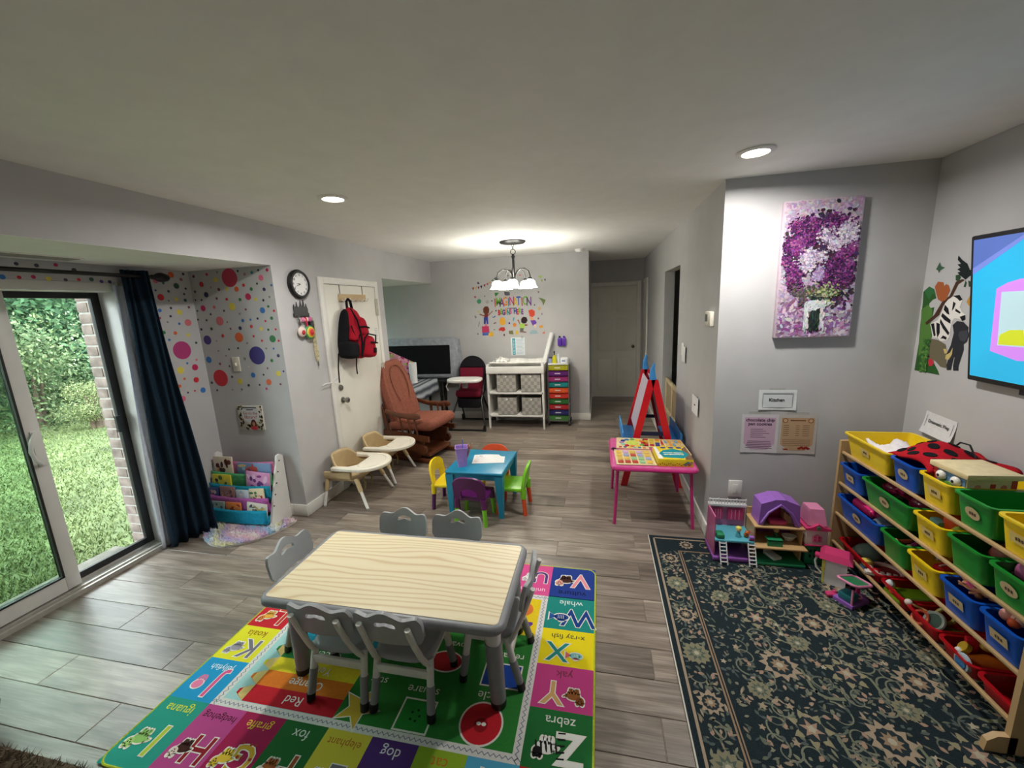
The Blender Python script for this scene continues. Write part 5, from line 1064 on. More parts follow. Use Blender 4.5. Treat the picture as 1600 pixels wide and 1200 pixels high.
# ================================================================== TODDLER FEEDING SEATS
BEI = mat('beige_plastic', (196, 172, 130), .45, var=.06); CRMP = mat('cream_plastic', (238, 232, 216), .38, var=.04)
def feeding_seat(label, y):
    t = thing('toddler_feeding_seat', label, 'high chair', (-2.23, y, 0), 0, 'two low feeding seats along the left wall')
    # faces +X
    def fn(u, v):
        a = radians(75) + radians(210)*u          # wraps round the rear
        r_x, r_y = .17, .175
        top = .30 + .15*min(1, max(0, -cos(a))*1.35)**1.1
        return (-.03 + r_x*cos(a)*1.05, r_y*sin(a), .245 + (top-.245)*v)
    MB().grid(fn, 34, 8).build('seat_shell', BEI, t, 70, thick=.016)
    MB().rbox(-.20, -.165, .225, .10, .165, .25, .012).build('seat', BEI, t)
    MB().rbox(-.215, -.20, .255, .06, -.165, .325, .012).build('side_arm', BEI, t); MB().rbox(-.215, .165, .255, .06, .20, .325, .012).build('side_arm', BEI, t)
    # tray: U-shaped with rounded front
    o_ = [(-.13, -.205), (.12, -.215)] + [(.12 + .215*sin(a), -.215*cos(a)) for a in [pi*i/16 for i in range(1, 16)]] + [(.12, .215), (-.13, .205), (-.13, .155), (.02, .15), (.075, .10), (.075, -.10), (.02, -.15), (-.13, -.155)]
    tr = MB().prism(o_, .335, .368).build('tray', CRMP, t, 30)
    q = tr.modifiers.new('b', 'BEVEL'); q.width = .008; q.segments = 2; q.limit_method = 'ANGLE'
    i_ = [(.10, -.13)] + [(.125 + .165*sin(a), -.165*cos(a)) for a in [pi*i/16 for i in range(1, 16)]] + [(.10, .13)]
    MB().tube([(x, y_, .368) for x, y_ in i_], .006, 6, True).build('tray_rim', CRMP, tr)
    for sx, sy in ((-1, -1), (-1, 1), (1, -1), (1, 1)):
        x0, y0 = (-.185 if sx < 0 else .10), sy*.175; x1, y1 = (-.215 if sx < 0 else .215), sy*.225
        lg = MB().cyl((x0, y0, .265), (x0 + (x1-x0)*.42, y0 + (y1-y0)*.42, .15), .022, .020, 12).build('leg_socket', BEI, t)
        MB().cyl((x0 + (x1-x0)*.38, y0 + (y1-y0)*.38, .165), (x1, y1, 0.006), .0135, .0135, 12).build('leg', WHITE, t)
        MB().cyl((x1, y1, .012), (x1 + .002, y1, 0), .0145, .0145, 12).build('foot', mat('grey_rubber', (160, 160, 158), .7), t)
    for s in (-.05, .06): MB().tube([(.08, s, .24), (.10, s+.01, .17), (.09, s, .10)], .010, 6, flat=.003).build('strap', fabric('khaki_webbing', (150, 134, 92)), t)
    return t
feeding_seat('beige low feeding seat with cream tray nearest the book rack', 3.185)
feeding_seat('beige low feeding seat with cream tray in front of the white door', 3.70)

# ================================================================== GLIDER ROCKING CHAIR (faces +X)
OAK = mat('dark_oak', (98, 52, 27), .4, var=.3, scale=18, stretch=(1, 1, .2), coat=.2); RUST = fabric('rust_cushion', (142, 86, 70), scale=50, bump=.4)
rc = thing('glider_chair', 'wooden glider rocking chair with rust-coloured cushions', 'rocking chair', (-2.13, 4.33, 0), -12)
def cushion(w, d, th, n=16, chan=0, M=None, taper=0.0):
    b = MB()
    def surf(s):
        def fn(u, v):
            x, y = (u-.5)*2, (v-.5)*2
            k = (max(0, 1-abs(x)**4)*max(0, 1-abs(y)**4))**.22
            tw = 1 - taper*max(0, y)**2
            ch_ = 1 - .16*abs(math.cos(x*chan*pi))**10*(1 if abs(y) < .75 else 0) if chan else 1
            p = Vector((x*w/2*tw, y*d/2, s*th/2*k*ch_))
            return tuple(M @ p) if M else tuple(p)
        return fn
    b.grid(surf(1), n, n); b.grid(surf(-1), n, n)
    return b
# sled base
for s in (-1, 1):
    MB().rbox(-.30, s*.23-.025, 0, .36, s*.23+.025, .05, .012).build('base_rail', OAK, rc)
    MB().prism([(-.20, .03), (.16, .03), (.20, .10), (.26, .29), (-.22, .30), (-.26, .16)], s*.235-.014, s*.235+.014, 'xz').build('base_side', OAK, rc)
    MB().cyl((.23, s*.23, .16), (.23, s*.265, .16), .055, .055, 18).build('swing_plate', OAK, rc)
    MB().prism([(-.28, .30), (.34, .27), (.34, .33), (-.28, .37)], s*.27-.014, s*.27+.014, 'xz').build('seat_rail', OAK, rc)
    # arm
    MB().tube([(-.22, s*.29, .60), (-.05, s*.30, .565), (.12, s*.31, .56), (.22, s*.32, .57), (.27, s*.30, .565)], [.026, .03, .034, .038, .022], 8, flat=.016).build('arm_rest', OAK, rc)
    for x in (-.02, .09, .18): MB().cyl((x + .02, s*.28, .33), (x, s*.30, .56), .011, .011, 8).build('arm_spindle', OAK, rc)
    MB().tube([(-.24, s*.25, .34), (-.30, s*.25, .60), (-.37, s*.25, .85), (-.44, s*.235, 1.02)], [.022, .022, .02, .02], 8).build('back_post', OAK, rc)
    for z in (.62, .76, .9): MB().ball((-.30 - .22*(z-.6), s*.25, z), .027, .027, .02).build('turned_ring', OAK, rc)
MB().rbox(-.28, -.22, .07, .30, .22, .11, .01).build('cross_rail', OAK, rc)
MB().tube([(-.44, -.235, 1.02), (-.46, 0, 1.05), (-.44, .235, 1.02)], .022, 8, flat=.014).build('crest_rail', OAK, rc)
for k in range(5): MB().cyl((-.26, -.16 + .08*k, .38), (-.44, -.15 + .075*k, 1.02), .009, .009, 8).build('back_spindle', OAK, rc)
MS = Matrix.Translation((.07, 0, .43)) @ Matrix.Rotation(radians(-4), 4, 'Y')
MB().rbox(-.31, -.265, -.065, .31, .265, .065, .058, 4, MS).build('seat_cushion', RUST, rc, 70)
MBk = Matrix.Translation((-.27, 0, .78)) @ Matrix.Rotation(radians(-17), 4, 'Y') @ Matrix.Rotation(pi/2, 4, 'Z') @ Matrix.Rotation(pi/2, 4, 'X')
cushion(.50, .76, .15, 30, 2.5, MBk, .35).build('back_cushion', RUST, rc, 70)
MB().tube([tuple(MBk @ Vector((.13*cos(a)*1.0, .10 + .20*max(0, sin(a)) - .30*max(0, -sin(a)), .082))) for a in [radians(-50 + 280*i/24) for i in range(25)]], .006, 6).build('back_piping', RUST, rc)

# ================================================================== NOOK FURNITURE
bf = thing('black_folding_table', 'black folding table against the back wall of the nook', 'table', (-2.75, 5.66, 0))
B('table_top', BLACK, bf, (-.75, -.0, .635, .62, .25, .665), r=.006)
for x in (-.68, .38):
    for y in (.04, .2): MB().cyl((x, y, 0), (x, y, .64), .022, .022, 10).build('leg', BLACKM, bf)
GSH = fabric('grey_fitted_sheet', (160, 164, 172), scale=20, bump=.35)
cb = thing('crib_mattress', 'portable crib mattress in a grey sheet standing on its side, black underside out', 'mattress', (-2.64, 5.84, .668))
M_ = Matrix.Rotation(radians(-4), 4, 'X')
MB().rbox(-.62, -.13, 0, .55, .02, .63, .06, 3, M_).build('sheeted_mattress', GSH, cb)
MB().rbox(-.58, -.142, .075, .44, -.12, .515, .05, 4, M_).build('black_underside', fabric('black_cloth', (14, 15, 18)), cb)
for k in range(8):
    MB().tube([(.50 + .006*k, -.12 + .02*k, .05), (.545 + .004*k, -.11 + .02*k, .30), (.50 + .006*k, -.12 + .02*k, .60)], .006, 6, M=M_).build('sheet_gather', GSH, cb)
ct = thing('cloth_covered_table', 'table under a grey striped tablecloth in the nook', 'table', (-2.84, 5.18, 0))
for x in (-.36, .36):
    for y in (-.42, .34): MB().cyl((x, y, 0), (x, y, .68), .02, .02, 10).build('leg', BLACKM, ct)
B('table_top', mat('plywood', (170, 140, 100), .6), ct, (-.43, -.48, .665, .43, .43, .69))
def stripes(name):
    m = mat(name, (120, 126, 138), .8, var=.05); nt = m.node_tree; b_ = nt.nodes['Principled BSDF']
    tc = nt.nodes.new('ShaderNodeTexCoord'); w = nt.nodes.new('ShaderNodeTexWave'); w.wave_type = 'BANDS'; w.bands_direction = 'X'; w.inputs['Scale'].default_value = 4.5; w.inputs['Distortion'].default_value = 1.0
    rp = nt.nodes.new('ShaderNodeValToRGB'); rp.color_ramp.elements[0].color = rgb((60, 66, 78)); rp.color_ramp.elements[1].color = rgb((170, 176, 184))
    mpp = nt.nodes.new('ShaderNodeMapping'); mpp.inputs['Rotation'].default_value = (0, pi/4, 0); nt.links.new(tc.outputs['Object'], mpp.inputs[0]); nt.links.new(mpp.outputs[0], w.inputs['Vector']); nt.links.new(w.outputs[0], rp.inputs[0]); nt.links.new(rp.outputs[0], b_.inputs['Base Color']); return m
STRP = stripes('grey_striped_cloth')
b = MB()
def cl(u, v):
    return (-.45 + .9*u, -.5 + .95*v, .695 + .004*sin(9*u + 5*v))
b.grid(cl, 14, 14)
def dr_(side):
    def fn(u, v):
        w_ = .006*sin(u*22)*v
        if side == 'E': return (.45 + .02*v + w_, -.5 + .95*u, .695 - .19*v)
        if side == 'S': return (-.45 + .9*u, -.5 - .02*v - w_, .695 - .19*v)
        if side == 'W': return (-.45 - .02*v - w_, -.5 + .95*u, .695 - .19*v)
    return fn
for s in 'ESW': b.grid(dr_(s), 30, 5)
o = b.build('tablecloth', STRP, None, 60, thick=.002); o.location = (-2.84, 5.18, 0); tag(o, 'grey striped cloth draped over the nook table', 'tablecloth')
pl = thing('floral_pillow', 'pink and green floral pillow propped in the nook', 'pillow', (-2.93, 5.38, .765), 0)
Mp = Matrix.Translation((0, 0, .17)) @ Matrix.Rotation(radians(24), 4, 'Y') @ Matrix.Rotation(radians(70), 4, 'X')
po = cushion(.55, .32, .14, 16, 0, Mp).build('pillow_body', fabric('pink_floral', (216, 150, 172), scale=30), pl, 70)
b = MB().m(PRINT); rr = random.Random(4)
for i in range(110):
    x, y = rr.uniform(-.26, .26), rr.uniform(-.145, .145); kk = (max(0, 1-abs(x/.275)**4)*max(0, 1-abs(y/.16)**4))**.22
    b.c(rr.choice([(196, 40, 110), (150, 196, 80), (236, 200, 210), (120, 60, 110), (220, 90, 120)]))
    z_ = .07*kk + .003
    b.disc(x, y, rr.uniform(.010, .026), rr.uniform(.010, .022), z_ + i*1e-5, 'xy', 9, rr.random()*3, Mp)
b.build('flower_print', None, pl, 0, fix=False)['kind'] = 'stuff'
def roll(label, x, y, z, r, h):
    t = thing('paper_towel_roll', label, 'paper roll', (x, y, z), 0, 'paper rolls on the nook table')
    MB().lathe([(.02, 0), (r, 0), (r, h), (.02, h)], 20).build('paper', pc((240, 240, 240), .9), t)
    MB().lathe([(.018, -.0), (.021, 0), (.021, h+.001), (.018, h+.001)], 14).build('core', pc((170, 140, 110), .8), t)
roll('lower white paper roll on the nook table', -2.60, 5.28, .699, .05, .13); roll('upper white paper roll stacked on another on the nook table', -2.605, 5.285, .83, .056, .16)
t = thing('snack_tub', 'clear snack tub with orange lid contents on the nook table', 'tub', (-2.70, 5.10, .699))
MB().lathe([(.0, 0), (.075, 0), (.08, .09), (.082, .09), (.078, .0)], 18).build('tub', glass_mat('clear_plastic', (240, 238, 230)), t); MB().ball((0, 0, .04), .068, .068, .035).build('snacks', pc((206, 170, 96), .8), t); MB().lathe([(0, .09), (.083, .09), (.083, .105), (0, .105)], 18).build('lid', pc((206, 204, 200)), t)
t = thing('blue_cable', 'pale blue cable loop on the nook table edge', 'cable', (-2.56, 4.85, .70))
MB().tube([(-.1, .2, .03), (-.02, .1, .12), (.05, .0, .10), (.06, -.05, 0.02), (.02, -.1, .005)], .005, 6).build('cable', pc((150, 190, 214)), t)
t = thing('white_sack', 'crumpled white sack under the nook table', 'bag', (-2.45, 4.98, 0))
MB().grid(lambda u, v: (.16*cos(2*pi*u)*(1-.5*v**2)*(1+.12*sin(9*u*6.28/2+4*v)), .17*sin(2*pi*u)*(1-.5*v**2), .34*v + .02*sin(14*u)), 28, 10, True).build('sack', pc((206, 208, 210), .8), t, 60)

# ================================================================== HIGH CHAIR
hc = thing('folding_high_chair', 'black and maroon folding high chair with white tray', 'high chair', (-1.835, 5.48, 0))
MAR = fabric('maroon_cloth', (112, 20, 44)); BKC = fabric('black_seat_cloth', (26, 24, 28))
for s in (-1, 1):
    MB().tube([(s*.19, .18, .72), (s*.185, .02, .50), (s*.18, -.06, .40), (s*.23, -.16, .22), (s*.265, -.21, .03)], .013, 8).build('front_leg', BLACKM, hc)
    MB().tube([(s*.18, -.05, .55), (s*.19, .10, .36), (s*.21, .26, .14), (s*.24, .36, .03)], .013, 8).build('rear_leg', BLACKM, hc)
    for y in (-.22, .36): MB().add([(s*.25 - .025, y-.02, 0), (s*.25 + .025, y-.02, 0), (s*.25 + .025, y+.02, 0), (s*.25-.025, y+.02, 0), (s*.262-.014, y-.014, .09), (s*.262+.014, y-.014, .09), (s*.262+.014, y+.014, .09), (s*.262-.014, y+.014, .09)], [(0,3,2,1),(4,5,6,7),(0,1,5,4),(1,2,6,5),(2,3,7,6),(3,0,4,7)]).build('foot', BLACK, hc)
MB().rbox(-.27, -.235, 0, .27, -.205, .022, .006).build('floor_bar', BLACKM, hc); MB().rbox(-.25, .345, 0, .25, .375, .022, .006).build('floor_bar', BLACKM, hc)
arch = [(-.19, 0), (.19, 0), (.20, .30)] + [(.20*cos(a), .30 + .22*sin(a)) for a in [pi*i/14 for i in range(1, 14)]] + [(-.20, .30)]
Mb = Matrix.Translation((0, .10, .52)) @ Matrix.Rotation(radians(-12), 4, 'X')
MB().prism(arch, 0, .06, 'xz', Mb).build('backrest_shell', BKC, hc, 30)
MB().prism([(-.167, 0), (.167, 0), (.178, .34), (-.178, .34)], -.03, .01, 'xz', Mb).build('back_pad', MAR, hc, 30)
MB().prism([(x*.9, .35 + max(0, z-.30)*.62) for x, z in arch[2:]], -.028, .01, 'xz', Mb).build('head_pad', BKC, hc, 30)
MB().rbox(-.19, -.12, .46, .19, .15, .56, .04, 3).build('seat', MAR, hc)
MB().rbox(-.17, -.10, .30, .17, .08, .44, .03, 3).build('storage_basket', BKC, hc)
o_ = [(.245*cos(a)*(1 if abs(cos(a)) < .9 else 1), .15*sin(a)) for a in [2*pi*i/30 for i in range(30)]]
o_ = [(math.copysign(abs(x/.245)**.6*.245, x), math.copysign(abs(y/.15)**.6*.15, y)) for x, y in o_]
tr = MB().prism([(x, y - .20) for x, y in o_], .715, .76).build('tray', WHITE, hc, 30)
q = tr.modifiers.new('b', 'BEVEL'); q.width = .015; q.segments = 3; q.limit_method = 'ANGLE'
MB().rbox(-.04, -.22, .62, .04, -.17, .72, .015).build('crotch_post', mat('grey_clip', (150, 146, 148), .5), tr)
MB().tube([(-.23, -.24, .715), (-.25, -.28, .66), (-.22, -.29, .60)], .006, 6).build('tray_strap', WHITE, tr)

# ================================================================== CHANGING TABLE
cg = thing('changing_table', 'white changing table with open shelves against the back wall', 'changing table', (-1.145, 5.63, 0))
for x in (-.405, .37):
    for y in (-.225, .19):
        MB().add([(x, y, .93), (x+.035, y, .93), (x+.035, y+.035, .93), (x, y+.035, .93), (x + (.0 if x < 0 else .012), y, 0), (x+.035 - (.012 if x < 0 else 0), y, 0), (x+.035 - (.012 if x < 0 else 0), y+.028, 0), (x + (.0 if x < 0 else .012), y+.028, 0)], [(0,1,2,3),(4,7,6,5),(0,4,5,1),(1,5,6,2),(2,6,7,3),(3,7,4,0)]).build('leg', WHITE, cg, 0)
B('top_frame', WHITE, cg, (-.41, -.235, .80, .41, -.215, .90), (-.41, .205, .80, .41, .225, .92), (-.41, -.215, .80, -.39, .205, .92), (.39, -.215, .80, .41, .205, .92), (-.39, -.215, .80, .39, .205, .82), r=.003)
for z in (.505, .175): B('shelf', WHITE, cg, (-.395, -.225, z, .395, .215, z+.025), r=.003)
B('back_panel', mat('panel_grey_white', (206, 204, 198), .6), cg, (-.395, .205, .19, .395, .215, .80))
for x in (-.395, .385): B('side_panel', WHITE, cg, (x, -.19, .19, x+.01, .20, .80))
pd = thing('changing_pad', 'white changing pad with crumpled cover on the changing table', 'pad', (-1.145, 5.63, .822))
MB().grid(lambda u, v: (-.37 + .74*u, -.20 + .38*v, .075 + .055*(abs(2*v-1)**2.5) + .010*sin(11*u + 3*v)*sin(7*v)), 34, 14).build('pad_cover', fabric('white_cover', (236, 234, 230), scale=12, bump=.4), pd, 70, thick=.02)
MB().grid(lambda u, v: (-.30 + .16*u + .02*sin(8*v), -.14 + .22*v, .135 + .05*sin(pi*u)*sin(pi*v) + .012*sin(17*u)), 12, 12).build('crumpled_cloth', fabric('white_cover', (236, 234, 230)), pd, 70, thick=.006)
bin_src = None
for lb, x, z in (('grey woven storage bin, upper left in the changing table', -1.275, .53), ('grey woven storage bin, upper right in the changing table', -.925, .53), ('grey woven storage bin, lower left in the changing table', -1.275, .20), ('grey woven storage bin, lower right in the changing table', -.925, .20)):
    t = thing('woven_bin', lb, 'storage bin', (x, 5.60, z + .0015), 0, 'grey bins in the changing table')
    m = mat('grey_woven', (178, 174, 166), .9, bump=.3, scale=30, var=.1)
    b = MB(); b.box(-.135, -.18, 0, .135, .17, .008).box(-.135, -.18, 0, -.127, .17, .25).box(.127, -.18, 0, .135, .17, .25).box(-.127, -.18, 0, .127, -.172, .25).box(-.127, .162, 0, .127, .17, .25)
    b.build('bin_body', m, t, 0)
    b = MB().m(PRINT)
    for i in range(6):
        for j in range(5):
            if (i + j) % 2: b.c((150, 147, 142)).flat([(-.13 + .0433*i, .005 + .049*j), (-.13 + .0433*(i+1), .005 + .049*j), (-.13 + .0433*(i+1), .005 + .049*(j+1)), (-.13 + .0433*i, .005 + .049*(j+1))], -.1806, 'xz')
    b.build('weave_squares', None, t, 0, fix=False)
    MB().lathe([(0, 0), (.012, 0), (.012, .006), (0, .006)], 12, Matrix.Translation((0, -.182, .225)) @ Matrix.Rotation(pi/2, 4, 'X')).build('grommet', WHITE, t)
t = thing('paper_roll', 'long white paper roll leaning in the corner of the changing table', 'paper roll', (-.765, 5.70, .90))
MB().cyl((0, 0, 0), (.10, .18, .41), .034, .034, 18).build('roll', pc((232, 232, 230), .8), t); MB().cyl((.1, .18, .409), (.101, .182, .413), .014, .014, 12).build('core', pc((150, 140, 130), .8), t)

# ================================================================== DRAWER CART
dc = thing('drawer_cart', 'slim metal cart with ten coloured drawers beside the changing table', 'drawer cart', (-.56, 5.74, 0))
STEEL = mat('cart_steel', (150, 150, 152), .35, .7)
for x in (-.15, .14):
    for y in (-.145, .12): B('post', STEEL, dc, (x, y, .06, x+.012, y+.012, .90 + (.04 if y > 0 else 0)))
    for z in [.085 + .081*k for k in range(11)]: B('runner', STEEL, dc, (x, -.14, z-.004, x+.012, .13, z))
B('top_shelf', pc((214, 214, 212)), dc, (-.15, -.145, .885, .152, .132, .90), r=.003); B('base', STEEL, dc, (-.15, -.145, .065, .152, .132, .08))
for k, c in enumerate([(172, 168, 36), (96, 34, 112), (150, 44, 110), (20, 126, 130), (226, 92, 44), (200, 52, 40), (44, 110, 50), (176, 36, 48), (46, 44, 110), (70, 130, 64)]):
    z = .885 - .081*(k+1) + .004
    d = MB().rbox(-.136, -.15, z, .138, .12, z+.068, .006).build('drawer', mat('drawer_%d' % k, c, .3, var=.1), dc)
    MB().rbox(-.14, -.156, z+.062, .142, -.146, z+.070, .002).build('drawer_lip', mat('drawer_%d' % k, c, .3), d)
    B('label', pc((230, 230, 230)), d, (-.05, -.1515, z+.03, .03, -.1502, z+.043))
for x in (-.145, .148):
    for y in (-.135, .125):
        w = MB().cyl((x-.012, y, .03), (x+.012, y, .03), .03, .03, 16).build('caster', BLACK, dc); 
t = thing('soap_pump', 'yellow soap pump bottle on the drawer cart', 'bottle', (-.615, 5.68, .90))
MB().lathe([(0, 0), (.03, 0), (.032, .02), (.03, .085), (.014, .10), (.013, .115), (0, .115)], 16).build('bottle', mat('yellow_soap', (222, 214, 40), .2), t); MB().cyl((0, 0, .115), (0, 0, .16), .007).rbox(-.012, -.035, .155, .012, .01, .168, .004).build('pump', BLACK, t)
t = thing('wipes_box', 'white wipes box on the drawer cart', 'box', (-.48, 5.68, .90)); MB().rbox(-.05, -.035, 0, .05, .045, .075, .008).build('box', pc((232, 234, 238)), t); B('label', pc((120, 140, 180)), t, (-.03, -.0356, .025, .02, -.0345, .045))
t = thing('clear_jar', 'small clear jar with blue items on the drawer cart', 'jar', (-.675, 5.69, .90)); MB().lathe([(0, 0), (.028, 0), (.028, .07), (0, .07)], 14).build('jar', mat('pale_blue_jar', (150, 160, 200), .2), t); MB().lathe([(0, .07), (.029, .07), (.029, .085), (0, .085)], 14).build('lid', pc((60, 60, 90)), t)
t = thing('white_bottle', 'white bottle standing behind the soap pump', 'bottle', (-.565, 5.73, .90)); MB().lathe([(0, 0), (.022, 0), (.022, .08), (.01, .095), (.01, .115), (0, .115)], 14).build('bottle', pc((226, 230, 236)), t); MB().cyl((0, 0, .112), (0, 0, .128), .012).build('cap', WHITE, t)

# ================================================================== BACK WALL
YB = 5.93
dcl = thing('wall_decal', 'colourful imagination wall decal with painted children above the changing table', 'wall decal', (0, 0, 0))
for k, (c, pts) in enumerate(PLAYDECAL):
    MB().m(PRINT).c(c).flat(pts, YB - .0008 - .00004*k, 'xz').build('painted_piece', None, dcl, 0, fix=False)
RB = [(206, 60, 60), (226, 130, 40), (226, 190, 50), (120, 180, 70), (60, 150, 150), (60, 90, 170), (120, 70, 150), (200, 70, 130)]
for word, x0, x1, z, s, of in (('IMAGINATION', -1.505, -.995, 1.78, .175, .003), ('BEGINS HERE', -1.45, -1.10, 1.637, .105, .006)):
    b = MB().m(PRINT); n = len(word)
    for i, chh in enumerate(word):
        if chh == ' ': continue
        x = x0 + (x1-x0)*i/(n-1)
        vs, fs = text_mesh(chh, s, of)
        M = Mwall_y(x, YB - .004, z + (.008 if i % 2 else -.006)) @ Matrix.Diagonal((.62, 1, 1, 1))
        b.c(RB[(i*3) % 8]); b.add(vs, fs, M)
    b.build('lettering', None, dcl, 0, fix=False)
t = thing('notice_sheet', 'white notice sheet with a teal side band on the back wall', 'notice', (-1.185, YB, 1.125))
B('sheet', pc((228, 234, 238), .8), t, (-.105, -.0012, -.135, .105, 0, .135))
b = MB().m(PRINT); b.c((40, 160, 176)).flat([(-.085, -.125), (-.04, -.125), (-.04, .12), (-.085, .12)], -.0016, 'xz')
for k in range(11): b.c((150, 170, 180) if k % 3 else (90, 170, 186)).flat([(-.025, .1 - .021*k), (.09 - .01*(k % 3), .1 - .021*k), (.09 - .01*(k % 3), .104 - .021*k), (-.025, .104 - .021*k)], -.0016, 'xz')
for k in range(10): b.c((226, 240, 242)).flat([(-.072, -.11 + .022*k), (-.053, -.11 + .022*k), (-.053, -.1 + .022*k), (-.072, -.1 + .022*k)], -.002, 'xz')
b.build('printing', None, t, 0, fix=False); MB().tube([(.06, -.004, .15), (.06, -.012, .12), (.08, -.012, .12), (.08, -.004, .15)], .003, 6).build('clip', BLACK, t)
for lb, x in (('left of the two purple sanitizer bottles on the back wall', -.558), ('right of the two purple sanitizer bottles on the back wall', -.495)):
    t = thing('sanitizer_bottle', lb, 'bottle', (x, YB - .03, 1.12), 0, 'purple bottles on the back wall')
    MB().rbox(-.028, -.022, 0, .028, .022, .12, .012).build('bottle', mat('purple_plastic', (96, 50, 176), .3), t); MB().lathe([(0, .118), (.014, .118), (.014, .145), (0, .145)], 12).build('cap', BLACK if x < -.52 else mat('purple_plastic', (96, 50, 176)), t)
t = thing('smoke_detector', 'white smoke detector on the ceiling near the hallway', 'smoke detector', (-.25, 5.70, CEIL)); MB().lathe([(0, -.035), (.045, -.035), (.06, -.02), (.062, 0), (0, 0)], 24).build('housing', WHITE, t); MB().lathe([(0, -.04), (.02, -.04), (.02, -.034), (0, -.034)], 14).build('sensor', pc((200, 200, 196)), t)

# ================================================================== CHANDELIER
cd = thing('chandelier', 'black five-arm chandelier with lit white glass shades', 'chandelier', (-.938, 4.62, CEIL))
MB().lathe([(0, 0), (.145, 0), (.15, -.008), (.135, -.022), (.06, -.032), (0, -.034)], 32).build('canopy', BLACKM, cd)
for k, z in enumerate((-.045, -.075)): MB().torus((0, 0, 0), .014, .0035, 14, 6, Matrix.Translation((0, 0, z)) @ Matrix.Rotation(pi/2*(k % 2), 4, 'Z') @ Matrix.Rotation(pi/2, 4, 'X')).build('chain_link', BLACKM, cd)
MB().torus((0, 0, 0), .028, .004, 18, 6, Matrix.Translation((0, 0, -.112)) @ Matrix.Rotation(pi/2, 4, 'X')).build('chain_ring', BLACKM, cd)
MB().lathe([(0, -.13), (.012, -.14), (.021, -.165), (.012, -.19), (.014, -.20), (.014, -.40), (.022, -.415), (.022, -.435), (0, -.45)], 16).build('stem', BLACKM, cd)
SHD = mat('lit_glass_shade', (255, 250, 238), .4, var=.03, emit=LAMP_SHADE)
for k in range(5):
    a = radians(-90 + 72*k + 6)
    ca, sa = cos(a), sin(a)
    pts = [(.012, -.42), (.03, -.35), (.075, -.305), (.13, -.30), (.18, -.335), (.195, -.385), (.195, -.41)]
    arm = MB().tube([(r*ca, r*sa, z) for r, z in pts], .0075, 8).build('arm', BLACKM, cd)
    c = (.195*ca, .195*sa, 0)
    MB().lathe([(0, -.395), (.018, -.40), (.026, -.415), (.022, -.43), (0, -.43)], 16, c=c).build('socket', BLACKM, arm)
    MB().lathe([(.024, -.425), (.045, -.435), (.056, -.455), (.061, -.485), (.072, -.505), (.083, -.512), (.078, -.512), (.066, -.50), (.056, -.48), (.05, -.455), (.04, -.44), (.022, -.43)], 24, c=c).build('shade', SHD, arm)
# ================================================================== HALL SIDE WALL
XR = .77
t = thing('thermostat', 'white thermostat on the hallway wall corner', 'thermostat', (XR, 3.07, 1.575))
MB().rbox(-.028, -.07, -.05, 0, .07, .05, .006).build('housing', mat('ivory_plastic', (226, 220, 206), .4), t); B('screen', pc((90, 96, 90), .3), t, (-.0295, .0, -.02, -.028, .055, .03))
t = thing('wall_switch', 'white switch plate with a taped note beside the kitchen doorway', 'light switch', (XR, 4.0, 1.245))
B('plate', WHITE, t, (-.006, -.06, -.05, 0, .055, .07), r=.003); B('note', pc((232, 232, 232), .8), t, (-.016, -.17, -.09, -.014, -.03, .05))
t = thing('hall_sign', 'small white sign taped low on the hallway wall', 'sign', (XR, 3.39, .875))
B('sheet', pc((230, 232, 236), .8), t, (-.014, -.10, -.075, -.012, .10, .07)); B('tape', pc((170, 170, 170)), t, (-.012, -.03, .05, 0, .04, .075))
b = MB().m(PRINT); b.c((60, 60, 64)).flat([(-.02, -.006), (.02, -.006), (.02, .006), (-.02, .006)], -.0145, 'yz'); b.build('lettering', None, t, 0, fix=False)
# baby gate in the kitchen doorway
gt = thing('baby_gate', 'pale wooden baby gate standing in the kitchen doorway', 'gate', (XR + .05, 4.735, 0))
PINE = mat('pale_pine', (206, 186, 150), .5, var=.12, scale=14); TANM = mat('tan_mesh', (158, 140, 112), .9, var=.2, scale=120, bump=.3)
for z in (.02, .36, .73): B('rail', PINE, gt, (-.012, -.45, z, .012, .45, z+.05), r=.004)
for y in (-.45, -.025, .40): B('stile', PINE, gt, (-.014, y, .02, .014, y+.05, .78), r=.004)
B('mesh_panel', TANM, gt, (-.003, -.42, .40, .003, .42, .74)); B('mesh_panel', TANM, gt, (-.003, -.42, .06, .003, .42, .37))

# ================================================================== EASEL
EZR = mat('red_paint', (206, 18, 34), .35, var=.06); EZB = mat('sky_blue_paint', (58, 138, 206), .4, var=.06)
ez = thing('art_easel', 'red and blue double-sided art easel behind the pink table', 'easel', (.475, 4.02, 0))
for y in (-.30, .30):
    for s in (-1, 1): MB().add([(s*.012-.03, y-.012, 1.02), (s*.012+.03, y-.012, 1.02), (s*.012+.03, y+.012, 1.02), (s*.012-.03, y+.012, 1.02), (s*.245-.03, y-.012, 0), (s*.245+.03, y-.012, 0), (s*.245+.03, y+.012, 0), (s*.245-.03, y+.012, 0)], [(0,1,2,3),(4,7,6,5),(0,4,5,1),(1,5,6,2),(2,6,7,3),(3,7,4,0)]).build('leg', EZR, ez, 0)
    MB().box(-.11, y-.006, .50, .11, y+.006, .535).build('cross_bar', mat('navy_bar', (24, 44, 70), .4), ez)
    MB().tube([(0, y, 1.02), (-.008, y, 1.10), (.006, y, 1.17)], [.03, .022, .008], 8, flat=.012).build('clip', EZB, ez)
